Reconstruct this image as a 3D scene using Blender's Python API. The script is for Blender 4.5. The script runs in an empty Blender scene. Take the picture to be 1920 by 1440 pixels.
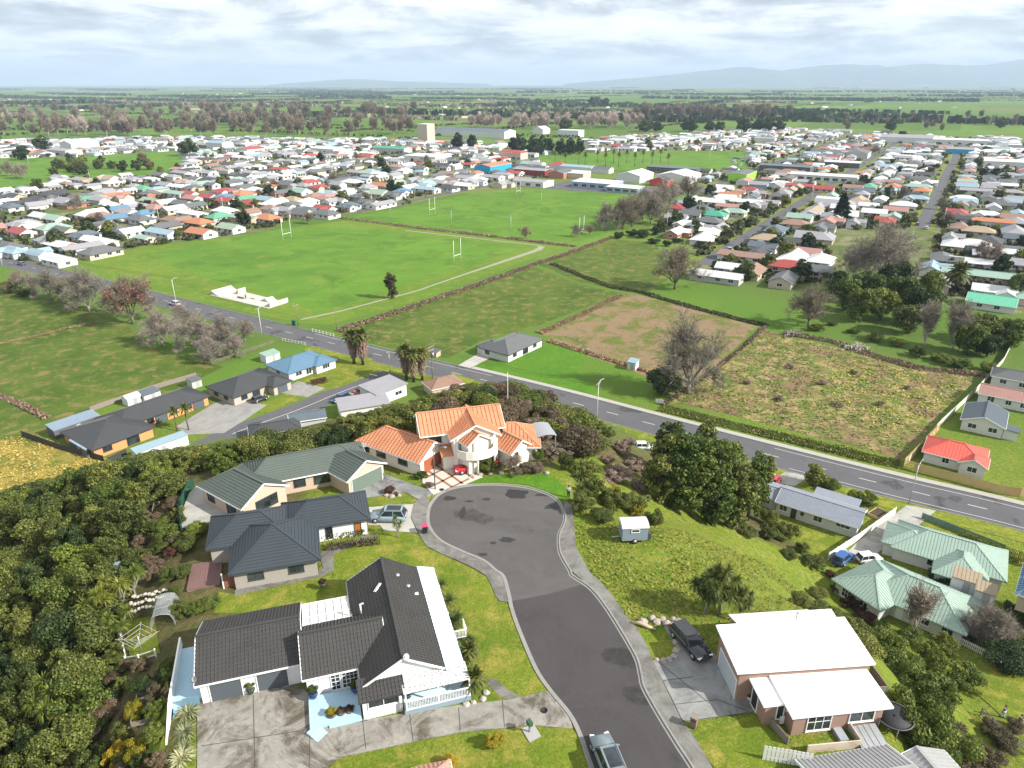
import bpy, bmesh, math, random
import numpy as np
from mathutils import Vector, Matrix, noise as mnoise
from mathutils.geometry import tessellate_polygon
R = math.radians
rnd = random.Random(7)
scene = bpy.context.scene
COL = scene.collection

# ------------------------------------------------------------------ camera
EYE = 70.0                       # metres above the flat
FPX, HORIZON = 1320.0, 157.0     # focal length and horizon row in photograph pixels (1920 wide)
PITCH = math.atan((720 - HORIZON) / FPX)
cam_data = bpy.data.cameras.new("camera")
cam = bpy.data.objects.new("camera", cam_data)
COL.objects.link(cam)
cam.location = (0, 0, EYE)
cam.rotation_euler = (math.pi / 2 - PITCH, 0, 0)
cam_data.sensor_width = 36.0
cam_data.lens = FPX / 1920 * 36.0
cam_data.clip_start = 0.5
cam_data.clip_end = 80000
scene.camera = cam

# ------------------------------------------------------------------ light
SUN_EL, SUN_AZ = R(34), R(-20)   # azimuth measured from +X
to_sun = Vector((math.cos(SUN_EL) * math.cos(SUN_AZ), math.cos(SUN_EL) * math.sin(SUN_AZ), math.sin(SUN_EL)))
sun_data = bpy.data.lights.new("sun", 'SUN')
sun_data.energy = 5.0
sun_data.angle = R(0.5)
sun_data.color = (1.0, 0.95, 0.86)
sun = bpy.data.objects.new("sun", sun_data)
COL.objects.link(sun)
sun.rotation_euler = to_sun.to_track_quat('Z', 'Y').to_euler()
sun.location = (60, -20, 120)

world = bpy.data.worlds.new("World")
scene.world = world
world.use_nodes = True
wn, wl = world.node_tree.nodes, world.node_tree.links
wn.clear()
w_out = wn.new('ShaderNodeOutputWorld')
sky = wn.new('ShaderNodeTexSky')
sky.sky_type = 'NISHITA'
sky.sun_disc = False
sky.sun_elevation = SUN_EL
sky.sun_rotation = math.pi / 2 - SUN_AZ
sky.air_density, sky.dust_density, sky.ozone_density = 1.0, 0.6, 1.0
bg_sky = wn.new('ShaderNodeBackground'); bg_sky.inputs[1].default_value = 0.075
wl.new(sky.outputs[0], bg_sky.inputs[0])
tc = wn.new('ShaderNodeTexCoord')
sep = wn.new('ShaderNodeSeparateXYZ'); wl.new(tc.outputs['Generated'], sep.inputs[0])
def wmath(op, a, b=None, clamp=False):
    n = wn.new('ShaderNodeMath'); n.operation = op; n.use_clamp = clamp
    for i, q in enumerate((a, b)):
        if q is None: continue
        if hasattr(q, 'is_linked') or hasattr(q, 'links'): wl.new(q, n.inputs[i])
        else: n.inputs[i].default_value = q
    return n.outputs[0]
zc = wmath('MAXIMUM', sep.outputs[2], 0.0)
den = wmath('ADD', zc, 0.15)                      # a cloud deck seen in perspective, curving down to the horizon
px_ = wmath('DIVIDE', sep.outputs[0], den); py_ = wmath('DIVIDE', sep.outputs[1], den)
comb = wn.new('ShaderNodeCombineXYZ'); wl.new(px_, comb.inputs[0]); wl.new(py_, comb.inputs[1])
def wnoise(scale, detail, rough, off):
    m = wn.new('ShaderNodeMapping'); m.inputs['Location'].default_value = off
    wl.new(comb.outputs[0], m.inputs[0])
    n = wn.new('ShaderNodeTexNoise'); n.inputs['Scale'].default_value = scale
    n.inputs['Detail'].default_value = detail; n.inputs['Roughness'].default_value = rough
    n.inputs['Distortion'].default_value = 0.35
    wl.new(m.outputs[0], n.inputs['Vector'])
    return n.outputs['Fac']
def wramp(src, stops):
    r = wn.new('ShaderNodeValToRGB')
    r.color_ramp.elements[0].position = stops[0][0]; r.color_ramp.elements[0].color = (*stops[0][1], 1)
    r.color_ramp.elements[1].position = stops[-1][0]; r.color_ramp.elements[1].color = (*stops[-1][1], 1)
    for p, c in stops[1:-1]:
        e = r.color_ramp.elements.new(p); e.color = (*c, 1)
    wl.new(src, r.inputs[0]); return r.outputs[0]
cloud_col = wramp(wnoise(1.5, 12, 0.62, (3.1, 7.7, 0)), [(0.36, (0.37, 0.39, 0.425)), (0.45, (0.58, 0.61, 0.645)), (0.52, (0.84, 0.86, 0.885)), (0.60, (1.0, 1.0, 1.0))])
cover = wramp(wnoise(0.9, 10, 0.60, (11.3, 2.2, 0)), [(0.27, (0, 0, 0)), (0.42, (1, 1, 1))])
bg_cloud = wn.new('ShaderNodeBackground'); bg_cloud.inputs[1].default_value = 0.76
wl.new(cloud_col, bg_cloud.inputs[0])
mixw = wn.new('ShaderNodeMixShader')
wl.new(cover, mixw.inputs[0]); wl.new(bg_sky.outputs[0], mixw.inputs[1]); wl.new(bg_cloud.outputs[0], mixw.inputs[2])
wl.new(mixw.outputs[0], w_out.inputs[0])

scene.view_settings.view_transform = 'Standard'
scene.view_settings.look = 'None'
scene.view_settings.exposure = 0.85
scene.view_settings.gamma = 1.0
scene.view_settings.use_curve_mapping = False
scene.render.engine = 'CYCLES'
scene.cycles.max_bounces = 5
scene.cycles.diffuse_bounces = 2
scene.cycles.glossy_bounces = 2
scene.cycles.transmission_bounces = 3
scene.cycles.transparent_max_bounces = 6
scene.cycles.volume_bounces = 0
scene.cycles.use_denoising = True

# ------------------------------------------------------------------ helpers
def G(u, v, z=0.0):
    """World x, y of the level z seen at photograph pixel (u, v)."""
    a, b = (u - 960) / FPX, (720 - v) / FPX
    c, s = math.cos(PITCH), math.sin(PITCH)
    t = (z - EYE) / (-s + b * c)
    return (a * t, (c + b * s) * t)

def seg_dist(px, py, ax, ay, bx, by):
    dx, dy = bx - ax, by - ay
    t = max(0, min(1, ((px - ax) * dx + (py - ay) * dy) / (dx * dx + dy * dy + 1e-9)))
    return math.hypot(px - ax - t * dx, py - ay - t * dy)
def poly_dist(x, y, P):
    return min(seg_dist(x, y, *P[i], *P[(i + 1) % len(P)]) for i in range(len(P)))
def inside(x, y, P):
    r = False; j = len(P) - 1
    for i in range(len(P)):
        if (P[i][1] > y) != (P[j][1] > y) and x < (P[j][0] - P[i][0]) * (y - P[i][1]) / (P[j][1] - P[i][1]) + P[i][0]: r = not r
        j = i
    return r
TOP = 22.0
PLATEAU = [G(u, v, TOP) for u, v in [(215, 1900), (296, 1440), (318, 1300), (326, 1190), (335, 1110), (352, 1040), (338, 965), (352, 905), (430, 858), (640, 800), (760, 768), (930, 752), (985, 790), (1030, 850), (1062, 905), (1085, 955), (1160, 985), (1235, 1000), (1290, 1060), (1335, 1140), (1420, 1145), (1585, 1180), (1668, 1290), (1690, 1400), (1740, 1700), (1500, 2200), (500, 2200)]]
TOE = [G(u, v, 0) for u, v in [(-900, 2200), (-500, 1300), (-200, 1020), (0, 922), (150, 890), (215, 868), (300, 850), (480, 812), (600, 792), (700, 768), (850, 745), (960, 750), (1060, 775), (1150, 800), (1260, 850), (1400, 905), (1425, 965), (1535, 1055), (1560, 1115), (1640, 1185), (1740, 1225), (1790, 1330), (1830, 1450), (1900, 1700), (1900, 2200)]]
def sstep(t):
    t = max(0.0, min(1.0, t)); return t * t * (3 - 2 * t)
def tz(x, y):
    """Height of the ground."""
    base = 4.0 * sstep((78 - y) / 22) * sstep((x - 38) / 14) if x > 38 and y < 78 else 0.0
    if x < -140 or x > 140 or y > 190: return base
    if inside(x, y, PLATEAU): return TOP
    if not inside(x, y, TOE): return base
    a, b = poly_dist(x, y, TOE), poly_dist(x, y, PLATEAU)
    t = a / (a + b + 1e-6)
    return base + (TOP - base) * (0.55 * t + 0.45 * sstep(t))
def at(u, v):
    """The ground point (x, y, z) seen at photograph pixel (u, v)."""
    a, b = (u - 960) / FPX, (720 - v) / FPX
    c, s = math.cos(PITCH), math.sin(PITCH)
    d = (a, c + b * s, -s + b * c)
    t0, t1 = (TOP + 2 - EYE) / d[2], (0 - EYE) / d[2]
    lo = t0
    for i in range(1, 61):
        t = t0 + (t1 - t0) * i / 60
        if EYE + d[2] * t <= tz(d[0] * t, d[1] * t): break
        lo = t
    hi = t
    for _ in range(14):
        m = (lo + hi) / 2
        if EYE + d[2] * m <= tz(d[0] * m, d[1] * m): hi = m
        else: lo = m
    x, y = d[0] * hi, d[1] * hi
    return Vector((x, y, tz(x, y)))
def atp(pts): return [tuple(at(u, v)[:2]) for u, v in pts]
def azim(a, b): return math.atan2(b[1] - a[1], b[0] - a[0])

def tag(o, label=None, cat=None, group=None, kind=None):
    if label: o['label'] = label
    if cat: o['category'] = cat
    if group: o['group'] = group
    if kind: o['kind'] = kind
    return o
def empty(name, loc=(0, 0, 0), rz=0.0, label=None, cat=None, group=None):
    o = bpy.data.objects.new(name, None); COL.objects.link(o)
    o.location = loc; o.rotation_euler = (0, 0, rz); o.empty_display_size = 0.3
    return tag(o, label, cat, group)
class MB:
    """Collects shapes for ONE mesh."""
    def __init__(s): s.v = []; s.f = []; s.m = []; s.smooth = []
    def add(s, vs, fs, m=0, sm=False):
        n = len(s.v); s.v += [tuple(q) for q in vs]
        for f in fs: s.f.append([i + n for i in f]); s.m.append(m); s.smooth.append(sm)
    def poly(s, vs, m=0): s.add(vs, [list(range(len(vs)))], m)
    def box(s, c, d, rz=0.0, m=0):
        cx, cy, cz = c; hx, hy, hz = d[0] / 2, d[1] / 2, d[2] / 2
        ca, sa = math.cos(rz), math.sin(rz)
        vs = []
        for z in (-hz, hz):
            for x, y in ((-hx, -hy), (hx, -hy), (hx, hy), (-hx, hy)):
                vs.append((cx + x * ca - y * sa, cy + x * sa + y * ca, cz + z))
        s.add(vs, [[3, 2, 1, 0], [4, 5, 6, 7], [0, 1, 5, 4], [1, 2, 6, 5], [2, 3, 7, 6], [3, 0, 4, 7]], m)
    def bar(s, a, b, w, h=None, m=0, up=(0, 0, 1)):
        a, b = Vector(a), Vector(b); h = h or w
        d = (b - a)
        if d.length < 1e-6: return
        d.normalize(); u = Vector(up)
        if abs(d.dot(u)) > 0.98: u = Vector((1, 0, 0))
        r = d.cross(u).normalized(); u = r.cross(d)
        vs = []
        for p in (a, b):
            for x, y in ((-1, -1), (1, -1), (1, 1), (-1, 1)): vs.append(p + r * (x * w / 2) + u * (y * h / 2))
        s.add(vs, [[0, 1, 2, 3], [7, 6, 5, 4], [1, 0, 4, 5], [2, 1, 5, 6], [3, 2, 6, 7], [0, 3, 7, 4]], m)
    def tube(s, pts, rad, n=6, m=0, cap=True):
        pts = [Vector(p) for p in pts]
        if not hasattr(rad, '__len__'): rad = [rad] * len(pts)
        vs = []; fs = []
        for i, p in enumerate(pts):
            d = (pts[min(i + 1, len(pts) - 1)] - pts[max(i - 1, 0)]).normalized()
            u = Vector((0, 0, 1)) if abs(d.z) < 0.9 else Vector((1, 0, 0))
            r = d.cross(u).normalized(); u = r.cross(d)
            for k in range(n):
                t = 2 * math.pi * k / n
                vs.append(p + r * math.cos(t) * rad[i] + u * math.sin(t) * rad[i])
        for i in range(len(pts) - 1):
            for k in range(n):
                a, b = i * n + k, i * n + (k + 1) % n
                fs.append([a, b, b + n, a + n])
        if cap:
            fs.append(list(range(n))[::-1]); fs.append([(len(pts) - 1) * n + k for k in range(n)])
        s.add(vs, fs, m, n > 5)
    def lathe(s, prof, c=(0, 0, 0), n=14, m=0, sm=True):
        vs = []; fs = []
        for r_, z_ in prof:
            for k in range(n):
                t = 2 * math.pi * k / n
                vs.append((c[0] + r_ * math.cos(t), c[1] + r_ * math.sin(t), c[2] + z_))
        for i in range(len(prof) - 1):
            for k in range(n):
                a, b = i * n + k, i * n + (k + 1) % n
                fs.append([a, b, b + n, a + n])
        fs.append(list(range(n))[::-1]); fs.append([(len(prof) - 1) * n + k for k in range(n)])
        s.add(vs, fs, m, sm)
    def slab(s, pts, z0, z1, m=0):
        """A flat polygon given thickness, z0 below z1."""
        n = len(pts)
        a = sum(pts[i][0] * pts[(i + 1) % n][1] - pts[(i + 1) % n][0] * pts[i][1] for i in range(n))
        if a < 0: pts = pts[::-1]
        tri = tessellate_polygon([[Vector((x, y, 0)) for x, y in pts]])
        top = [(x, y, z1) for x, y in pts]; bot = [(x, y, z0) for x, y in pts]
        fs = []
        for t in tri:
            p, q, r = (pts[i] for i in t)
            if (q[0] - p[0]) * (r[1] - p[1]) - (r[0] - p[0]) * (q[1] - p[1]) < 0: t = t[::-1]
            fs.append(list(t))
        for i in range(n): fs.append([n + i, n + (i + 1) % n, (i + 1) % n, i])
        s.add(top + bot, fs, m)
    def mesh(s, name, mats):
        me = bpy.data.meshes.new(name)
        me.from_pydata(s.v, [], s.f)
        if not isinstance(mats, (list, tuple)): mats = [mats]
        for q in mats: me.materials.append(q)
        if len(mats) > 1: me.polygons.foreach_set('material_index', s.m)
        if any(s.smooth): me.polygons.foreach_set('use_smooth', s.smooth)
        me.update(); return me
    def build(s, name, mats, parent=None, **kw):
        o = bpy.data.objects.new(name, s.mesh(name, mats)); COL.objects.link(o)
        if parent: o.parent = parent
        return tag(o, **kw)
def inst(name, me, parent=None, loc=(0, 0, 0), rz=0.0, sc=1.0, mats=None, **kw):
    o = bpy.data.objects.new(name, me); COL.objects.link(o)
    if parent: o.parent = parent
    o.location = loc; o.rotation_euler = (0, 0, rz)
    o.scale = sc if hasattr(sc, '__len__') else (sc, sc, sc)
    if mats:
        for i, q in enumerate(mats):
            o.material_slots[i].link = 'OBJECT'; o.material_slots[i].material = q
    return tag(o, **kw)
def copy_tree(o, parent=None):
    c = o.copy(); COL.objects.link(c); c.parent = parent
    for ch in list(o.children): copy_tree(ch, c)
    return c

# ------------------------------------------------------------------ materials
MATS = {}
def nodes_of(name):
    m = bpy.data.materials.new(name); m.use_nodes = True
    t = m.node_tree; b = t.nodes['Principled BSDF']
    return m, t.nodes, t.links, b
def nz(N, L, scale, detail=4, rough=0.6, vec=None, dist=0.0):
    n = N.new('ShaderNodeTexNoise'); n.inputs['Scale'].default_value = scale; n.inputs['Detail'].default_value = detail
    n.inputs['Roughness'].default_value = rough; n.inputs['Distortion'].default_value = dist
    if vec is not None: L.new(vec, n.inputs['Vector'])
    return n.outputs['Fac']
def ramp(N, L, src, stops):
    r = N.new('ShaderNodeValToRGB'); e = r.color_ramp.elements
    e[0].position, e[0].color = stops[0][0], (*stops[0][1], 1)
    e[1].position, e[1].color = stops[-1][0], (*stops[-1][1], 1)
    for p, c in stops[1:-1]:
        q = e.new(p); q.color = (*c, 1)
    L.new(src, r.inputs[0]); return r.outputs[0]
def mixc(N, L, fac, a, b, mode='MIX'):
    n = N.new('ShaderNodeMix'); n.data_type = 'RGBA'; n.blend_type = mode
    for i, q in ((0, fac), (6, a), (7, b)):
        if isinstance(q, (int, float)): n.inputs[i].default_value = q
        elif isinstance(q, tuple): n.inputs[i].default_value = (*q, 1)
        else: L.new(q, n.inputs[i])
    return n.outputs[2]
def g3(c, k): return tuple(min(1, q * k) for q in c)
def bw(a, b): return [(a, (0, 0, 0)), (b, (1, 1, 1))]
def bumpy(N, L, b, src, strength, dist=0.05):
    n = N.new('ShaderNodeBump'); n.inputs['Strength'].default_value = strength; n.inputs['Distance'].default_value = dist
    L.new(src, n.inputs['Height']); L.new(n.outputs[0], b.inputs['Normal'])
def pos(N): return N.new('ShaderNodeNewGeometry').outputs['Position']
def paint(name, col, rough=0.6, var=0.25, scale=0.6, metal=0.0, spec=0.4, grime=None, gr=(0.48, 0.72)):
    """Plain paint, stone or metal with uneven weathering."""
    if name in MATS: return MATS[name]
    m, N, L, b = nodes_of(name); p = pos(N)
    f = nz(N, L, scale, 6, 0.7, p, 0.4)
    c = ramp(N, L, f, [(0.25, g3(col, 1 - var)), (0.5, col), (0.8, g3(col, 1 + var * 0.6))])
    f2 = nz(N, L, scale * 9, 3, 0.6, p)
    c = mixc(N, L, ramp(N, L, f2, bw(0.35, 0.75)), c, g3(col, 1 - var * 0.5))
    if grime:
        f3 = nz(N, L, scale * 0.5, 7, 0.75, p, 1.0)
        c = mixc(N, L, ramp(N, L, f3, bw(*gr)), c, grime)
    L.new(c, b.inputs['Base Color'])
    b.inputs['Roughness'].default_value = rough; b.inputs['Metallic'].default_value = metal
    b.inputs['Specular IOR Level'].default_value = spec
    MATS[name] = m; return m
def grass(name, a, b_, dry, s1=0.05, s2=0.6, dryamt=(0.52, 0.72), bump=0.6, extra=None):
    if name in MATS: return MATS[name]
    m, N, L, b = nodes_of(name); p = pos(N)
    c = mixc(N, L, ramp(N, L, nz(N, L, s1, 5, 0.65, p, 0.6), bw(0.35, 0.65)), a, b_)
    c = mixc(N, L, ramp(N, L, nz(N, L, s2, 6, 0.7, p, 0.5), bw(*dryamt)), c, dry)
    if extra:
        c = mixc(N, L, ramp(N, L, nz(N, L, extra[1], 6, 0.7, p, 0.8), bw(*extra[2])), c, extra[0])
    fine = nz(N, L, 5.0, 3, 0.7, p)
    c = mixc(N, L, 0.55, c, ramp(N, L, fine, [(0.3, g3(a, 0.55)), (0.7, g3(b_, 1.5))]), 'OVERLAY') if False else mixc(N, L, ramp(N, L, fine, bw(0.40, 0.62)), mixc(N, L, 0.35, c, (0.012, 0.02, 0.006)), c)
    L.new(c, b.inputs['Base Color']); b.inputs['Roughness'].default_value = 0.9; b.inputs['Specular IOR Level'].default_value = 0.15
    bumpy(N, L, b, nz(N, L, 1.6, 6, 0.75, p), bump, 0.35)
    MATS[name] = m; return m
def leafmat(name, a, b_, c_=None, trans=0.25, vary=0.35):
    """Leaves: every leaf and every plant its own tone."""
    if name in MATS: return MATS[name]
    m, N, L, b = nodes_of(name)
    gi = N.new('ShaderNodeNewGeometry'); oi = N.new('ShaderNodeObjectInfo')
    stops = [(0.0, a), (0.6, b_), (1.0, c_ or g3(b_, 1.35))]
    c = ramp(N, L, gi.outputs['Random Per Island'], stops)
    hs = N.new('ShaderNodeHueSaturation'); L.new(c, hs.inputs['Color'])
    mr = N.new('ShaderNodeMapRange'); L.new(oi.outputs['Random'], mr.inputs[0]); mr.inputs[3].default_value = 1 - vary; mr.inputs[4].default_value = 1 + vary
    L.new(mr.outputs[0], hs.inputs['Value'])
    mh = N.new('ShaderNodeMapRange'); L.new(oi.outputs['Random'], mh.inputs[0]); mh.inputs[3].default_value = 0.515; mh.inputs[4].default_value = 0.475
    L.new(mh.outputs[0], hs.inputs['Hue'])
    L.new(hs.outputs[0], b.inputs['Base Color']); b.inputs['Roughness'].default_value = 0.6; b.inputs['Specular IOR Level'].default_value = 0.25
    tr = N.new('ShaderNodeBsdfTranslucent'); L.new(hs.outputs[0], tr.inputs[0])
    mx = N.new('ShaderNodeMixShader'); mx.inputs[0].default_value = trans
    L.new(b.outputs[0], mx.inputs[1]); L.new(tr.outputs[0], mx.inputs[2])
    L.new(mx.outputs[0], N['Material Output'].inputs[0])
    MATS[name] = m; return m
def glassmat(name='window glass', col=(0.02, 0.026, 0.03), rough=0.08):
    if name in MATS: return MATS[name]
    m, N, L, b = nodes_of(name)
    c = ramp(N, L, nz(N, L, 0.8, 3, 0.6, pos(N)), [(0.35, g3(col, 0.6)), (0.7, g3(col, 2.4))])
    L.new(c, b.inputs['Base Color']); b.inputs['Roughness'].default_value = rough; b.inputs['Specular IOR Level'].default_value = 0.7
    MATS[name] = m; return m
def carpaint(name, col):
    m = paint(name, col, 0.25, 0.05, 0.4); b = m.node_tree.nodes['Principled BSDF']
    b.inputs['Coat Weight'].default_value = 0.8; b.inputs['Coat Roughness'].default_value = 0.08
    return m
white = paint('white paint', (0.78, 0.79, 0.79), 0.55, 0.08)
cream = paint('cream plaster', (0.70, 0.65, 0.55), 0.7, 0.12)
black = paint('black rubber', (0.015, 0.015, 0.016), 0.7, 0.2)
steel = paint('galvanised steel', (0.45, 0.46, 0.47), 0.4, 0.15, metal=0.6)
timber = paint('weathered timber', (0.22, 0.19, 0.16), 0.8, 0.3, 2.0)
pine = paint('new pine boards', (0.50, 0.37, 0.17), 0.75, 0.22, 1.2)
concrete = paint('concrete', (0.36, 0.35, 0.32), 0.85, 0.28, 0.5, grime=(0.15, 0.14, 0.12))
glass = glassmat()
def asphalt(name, col, k=0.2):
    if name in MATS: return MATS[name]
    m, N, L, b = nodes_of(name); p = pos(N)
    c = ramp(N, L, nz(N, L, 0.14, 7, 0.68, p, 1.2), [(0.36, g3(col, 1 - k)), (0.5, col), (0.64, g3(col, 1 + k))])
    c = mixc(N, L, ramp(N, L, nz(N, L, 9, 4, 0.8, p), bw(0.3, 0.7)), c, g3(col, 1.25))
    c = mixc(N, L, ramp(N, L, nz(N, L, 0.15, 5, 0.5, p, 0.1), bw(0.60, 0.63)), c, g3(col, 0.62))
    c = mixc(N, L, ramp(N, L, nz(N, L, 1.1, 5, 0.7, p, 1.5), bw(0.45, 0.75)), c, g3(col, 1.22))
    L.new(c, b.inputs['Base Color']); b.inputs['Roughness'].default_value = 0.88; b.inputs['Specular IOR Level'].default_value = 0.25
    bumpy(N, L, b, nz(N, L, 22, 4, 0.8, p), 0.25, 0.02)
    MATS[name] = m; return m

# ------------------------------------------------------------------ ground: one sheet out to the horizon
def axis(lo, hi, step, far, grow=1.16):
    a = list(np.arange(lo, hi + step / 2, step)); d = step; x = hi
    while x < far: d *= grow; x += d; a.append(x)
    d = step; x = lo; pre = []
    while x > -far: d *= grow; x -= d; pre.append(x)
    return pre[::-1] + a
XS = axis(-150, 150, 2.5, 42000)
YS = [y for y in axis(2, 200, 2.5, 42000) if y > -9000]
def rough_amount(x, y):
    return mnoise.noise(Vector((x * 0.05, y * 0.05, 0)))
verts = []; dryv = []
LOT = [G(u, v, z) for u, v, z in [(1070, 985, 22), (1130, 985, 22), (1235, 985, 21), (1330, 1010, 16), (1420, 1020, 9), (1500, 1060, 5), (1580, 1160, 4), (1420, 1180, 20), (1340, 1180, 22), (1190, 1175, 22), (1120, 1100, 22)]]
for y in YS:
    for x in XS:
        z = tz(x, y) if (-150 < x < 150 and 0 < y < 200) else (tz(x, 2.0) if y <= 0 and -60 < x < 60 else 0.0)
        verts.append((x, y, z))
nx = len(XS)
faces = [[j * nx + i, j * nx + i + 1, (j + 1) * nx + i + 1, (j + 1) * nx + i] for j in range(len(YS) - 1) for i in range(nx - 1)]
def groundmat():
    m, N, L, b = nodes_of('country ground'); p = pos(N)
    mp = N.new('ShaderNodeMapping'); mp.inputs['Rotation'].default_value = (0, 0, R(31)); L.new(p, mp.inputs[0])
    br = N.new('ShaderNodeTexVoronoi'); br.distance = 'CHEBYCHEV'; br.inputs['Scale'].default_value = 0.0042; br.inputs['Randomness'].default_value = 0.75
    L.new(mp.outputs[0], br.inputs['Vector'])
    sp = N.new('ShaderNodeSeparateColor'); L.new(br.outputs['Color'], sp.inputs[0])
    far = ramp(N, L, sp.outputs[0], [(0.0, (0.065, 0.12, 0.02)), (0.3, (0.10, 0.185, 0.025)), (0.55, (0.075, 0.14, 0.025)), (0.8, (0.12, 0.21, 0.03)), (1.0, (0.14, 0.16, 0.05))])
    far = mixc(N, L, ramp(N, L, nz(N, L, 0.012, 6, 0.7, p, 0.5), bw(0.45, 0.75)), far, (0.10, 0.12, 0.045))
    near = mixc(N, L, ramp(N, L, nz(N, L, 0.22, 6, 0.7, p, 0.6), bw(0.38, 0.62)), (0.20, 0.235, 0.026), (0.31, 0.295, 0.048))
    near = mixc(N, L, ramp(N, L, nz(N, L, 0.45, 6, 0.78, p, 0.8), bw(0.50, 0.62)), near, (0.36, 0.31, 0.10))
    near = mixc(N, L, ramp(N, L, nz(N, L, 6, 4, 0.75, p), bw(0.36, 0.60)), (0.10, 0.13, 0.02), near)
    near = mixc(N, L, ramp(N, L, nz(N, L, 1.7, 6, 0.8, p, 0.5), bw(0.46, 0.56)), near, (0.095, 0.165, 0.018))
    sa_ = N.new('ShaderNodeAttribute'); sa_.attribute_name = 'scrub'
    soil = ramp(N, L, nz(N, L, 0.7, 6, 0.75, p, 0.6), [(0.35, (0.055, 0.065, 0.018)), (0.5, (0.095, 0.08, 0.04)), (0.65, (0.16, 0.12, 0.07))])
    near = mixc(N, L, sa_.outputs['Fac'], near, soil)
    sx = N.new('ShaderNodeSeparateXYZ'); L.new(p, sx.inputs[0])
    mr = N.new('ShaderNodeMapRange'); L.new(sx.outputs[1], mr.inputs[0]); mr.inputs[1].default_value = 105; mr.inputs[2].default_value = 170
    c = mixc(N, L, mr.outputs[0], near, far)
    L.new(c, b.inputs['Base Color']); b.inputs['Roughness'].default_value = 0.95; b.inputs['Specular IOR Level'].default_value = 0.1
    bumpy(N, L, b, nz(N, L, 1.2, 6, 0.75, p), 0.8, 0.5)
    return m
me = bpy.data.meshes.new('ground'); me.from_pydata(verts, [], faces); me.materials.append(groundmat())
att = me.attributes.new('scrub', 'FLOAT', 'POINT')
def scrubby(x, y):
    if not (-120 < x < 60 and 10 < y < 150): return 0.0
    if x < 6 or y > 92: return 0.9 if inside(x, y, TOE) and (not inside(x, y, PLATEAU)) else (0.85 if inside(x, y, PLATEAU) and (x < -27 or y > 84) else 0.0)
    return 0.0
att.data.foreach_set('value', [scrubby(x, y) for x, y, z in verts])
me.polygons.foreach_set('use_smooth', [True] * len(me.polygons)); me.update()
ground = bpy.data.objects.new('ground', me); COL.objects.link(ground); tag(ground, kind='structure')

def sheet(name, pts, mat, z0=0.0, lift=0.02, thick=0.4, kind='structure', label=None):
    """A flat patch of ground cover laid on the level z0."""
    m = MB(); m.slab(pts, z0 + lift - thick, z0 + lift)
    return m.build(name, mat, kind=kind, label=label)
def drape(name, pts, mat, lift=0.06, kind='structure'):
    """A patch of cover that follows the slope."""
    bm = bmesh.new(); bm.faces.new([bm.verts.new((x, y, 0)) for x, y in pts]); bmesh.ops.triangulate(bm, faces=bm.faces[:])
    for _ in range(5):
        es = [e for e in bm.edges if e.calc_length() > 1.6]
        if not es: break
        bmesh.ops.subdivide_edges(bm, edges=es, cuts=1, use_grid_fill=False); bmesh.ops.triangulate(bm, faces=[f for f in bm.faces if len(f.verts) > 3])
    for v_ in bm.verts: v_.co.z = tz(v_.co.x, v_.co.y) + lift
    for f in bm.faces:
        f.normal_update()
        if f.normal.z < 0: f.normal_flip()
    me_ = bpy.data.meshes.new(name); bm.to_mesh(me_); bm.free(); me_.materials.append(mat)
    o_ = bpy.data.objects.new(name, me_); COL.objects.link(o_); return tag(o_, kind=kind)
def offset_line(pts, d):
    out = []
    for i, p in enumerate(pts):
        a = Vector(pts[max(i - 1, 0)]); b = Vector(pts[min(i + 1, len(pts) - 1)])
        t = (b - a).normalized(); out.append((p[0] - t.y * d, p[1] + t.x * d))
    return out
def strip(pts, d0, d1): return offset_line(pts, d0) + offset_line(pts, d1)[::-1]
def smooth_line(pts, n=6, closed=False):
    out = []; m = len(pts)
    for i in range(m if closed else m - 1):
        p = [Vector(pts[(i + k) % m] if closed else pts[max(0, min(m - 1, i + k))]) for k in (-1, 0, 1, 2)]
        for q in range(n):
            t = q / n
            v = 0.5 * ((2 * p[1]) + (-p[0] + p[2]) * t + (2 * p[0] - 5 * p[1] + 4 * p[2] - p[3]) * t * t + (-p[0] + 3 * p[1] - 3 * p[2] + p[3]) * t ** 3)
            out.append((v.x, v.y))
    if not closed: out.append(tuple(pts[-1][:2]))
    return out
def walk(pts, step, start=0.0):
    """Points and headings every step metres along a line."""
    out = []; need = start
    for a, b in zip(pts, pts[1:]):
        a, b = Vector(a[:2]), Vector(b[:2]); L_ = (b - a).length
        while need <= L_:
            q = a + (b - a) * (need / max(L_, 1e-6)); out.append((q.x, q.y, azim(a, b))); need += step
        need -= L_
    return out

tar = asphalt('road asphalt', (0.085, 0.085, 0.092))
tar_near = asphalt('close asphalt', (0.078, 0.073, 0.071), 0.32)
tar_dark = asphalt('newer asphalt', (0.050, 0.046, 0.047), 0.3)
linemat = paint('road paint', (0.62, 0.62, 0.58), 0.7, 0.25, 3.0)
kerbmat = paint('kerb concrete', (0.25, 0.245, 0.23), 0.85, 0.3, 1.2)
pathmat = paint('footpath concrete', (0.20, 0.195, 0.18), 0.88, 0.3, 0.7, grime=(0.10, 0.095, 0.085), gr=(0.42, 0.62))
lawn = grass('lawn', (0.115, 0.175, 0.015), (0.18, 0.225, 0.022), (0.33, 0.28, 0.06), 0.22, 0.4, (0.48, 0.70))
field = grass('playing field', (0.085, 0.19, 0.018), (0.125, 0.255, 0.024), (0.19, 0.25, 0.04), 0.03, 0.10, (0.50, 0.75), 0.35, ((0.075, 0.155, 0.016), 0.05, (0.50, 0.66)))
field_edge = grass('field margin', (0.10, 0.19, 0.018), (0.145, 0.23, 0.024), (0.24, 0.25, 0.045), 0.03, 0.25, (0.50, 0.72), 0.4)
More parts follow.
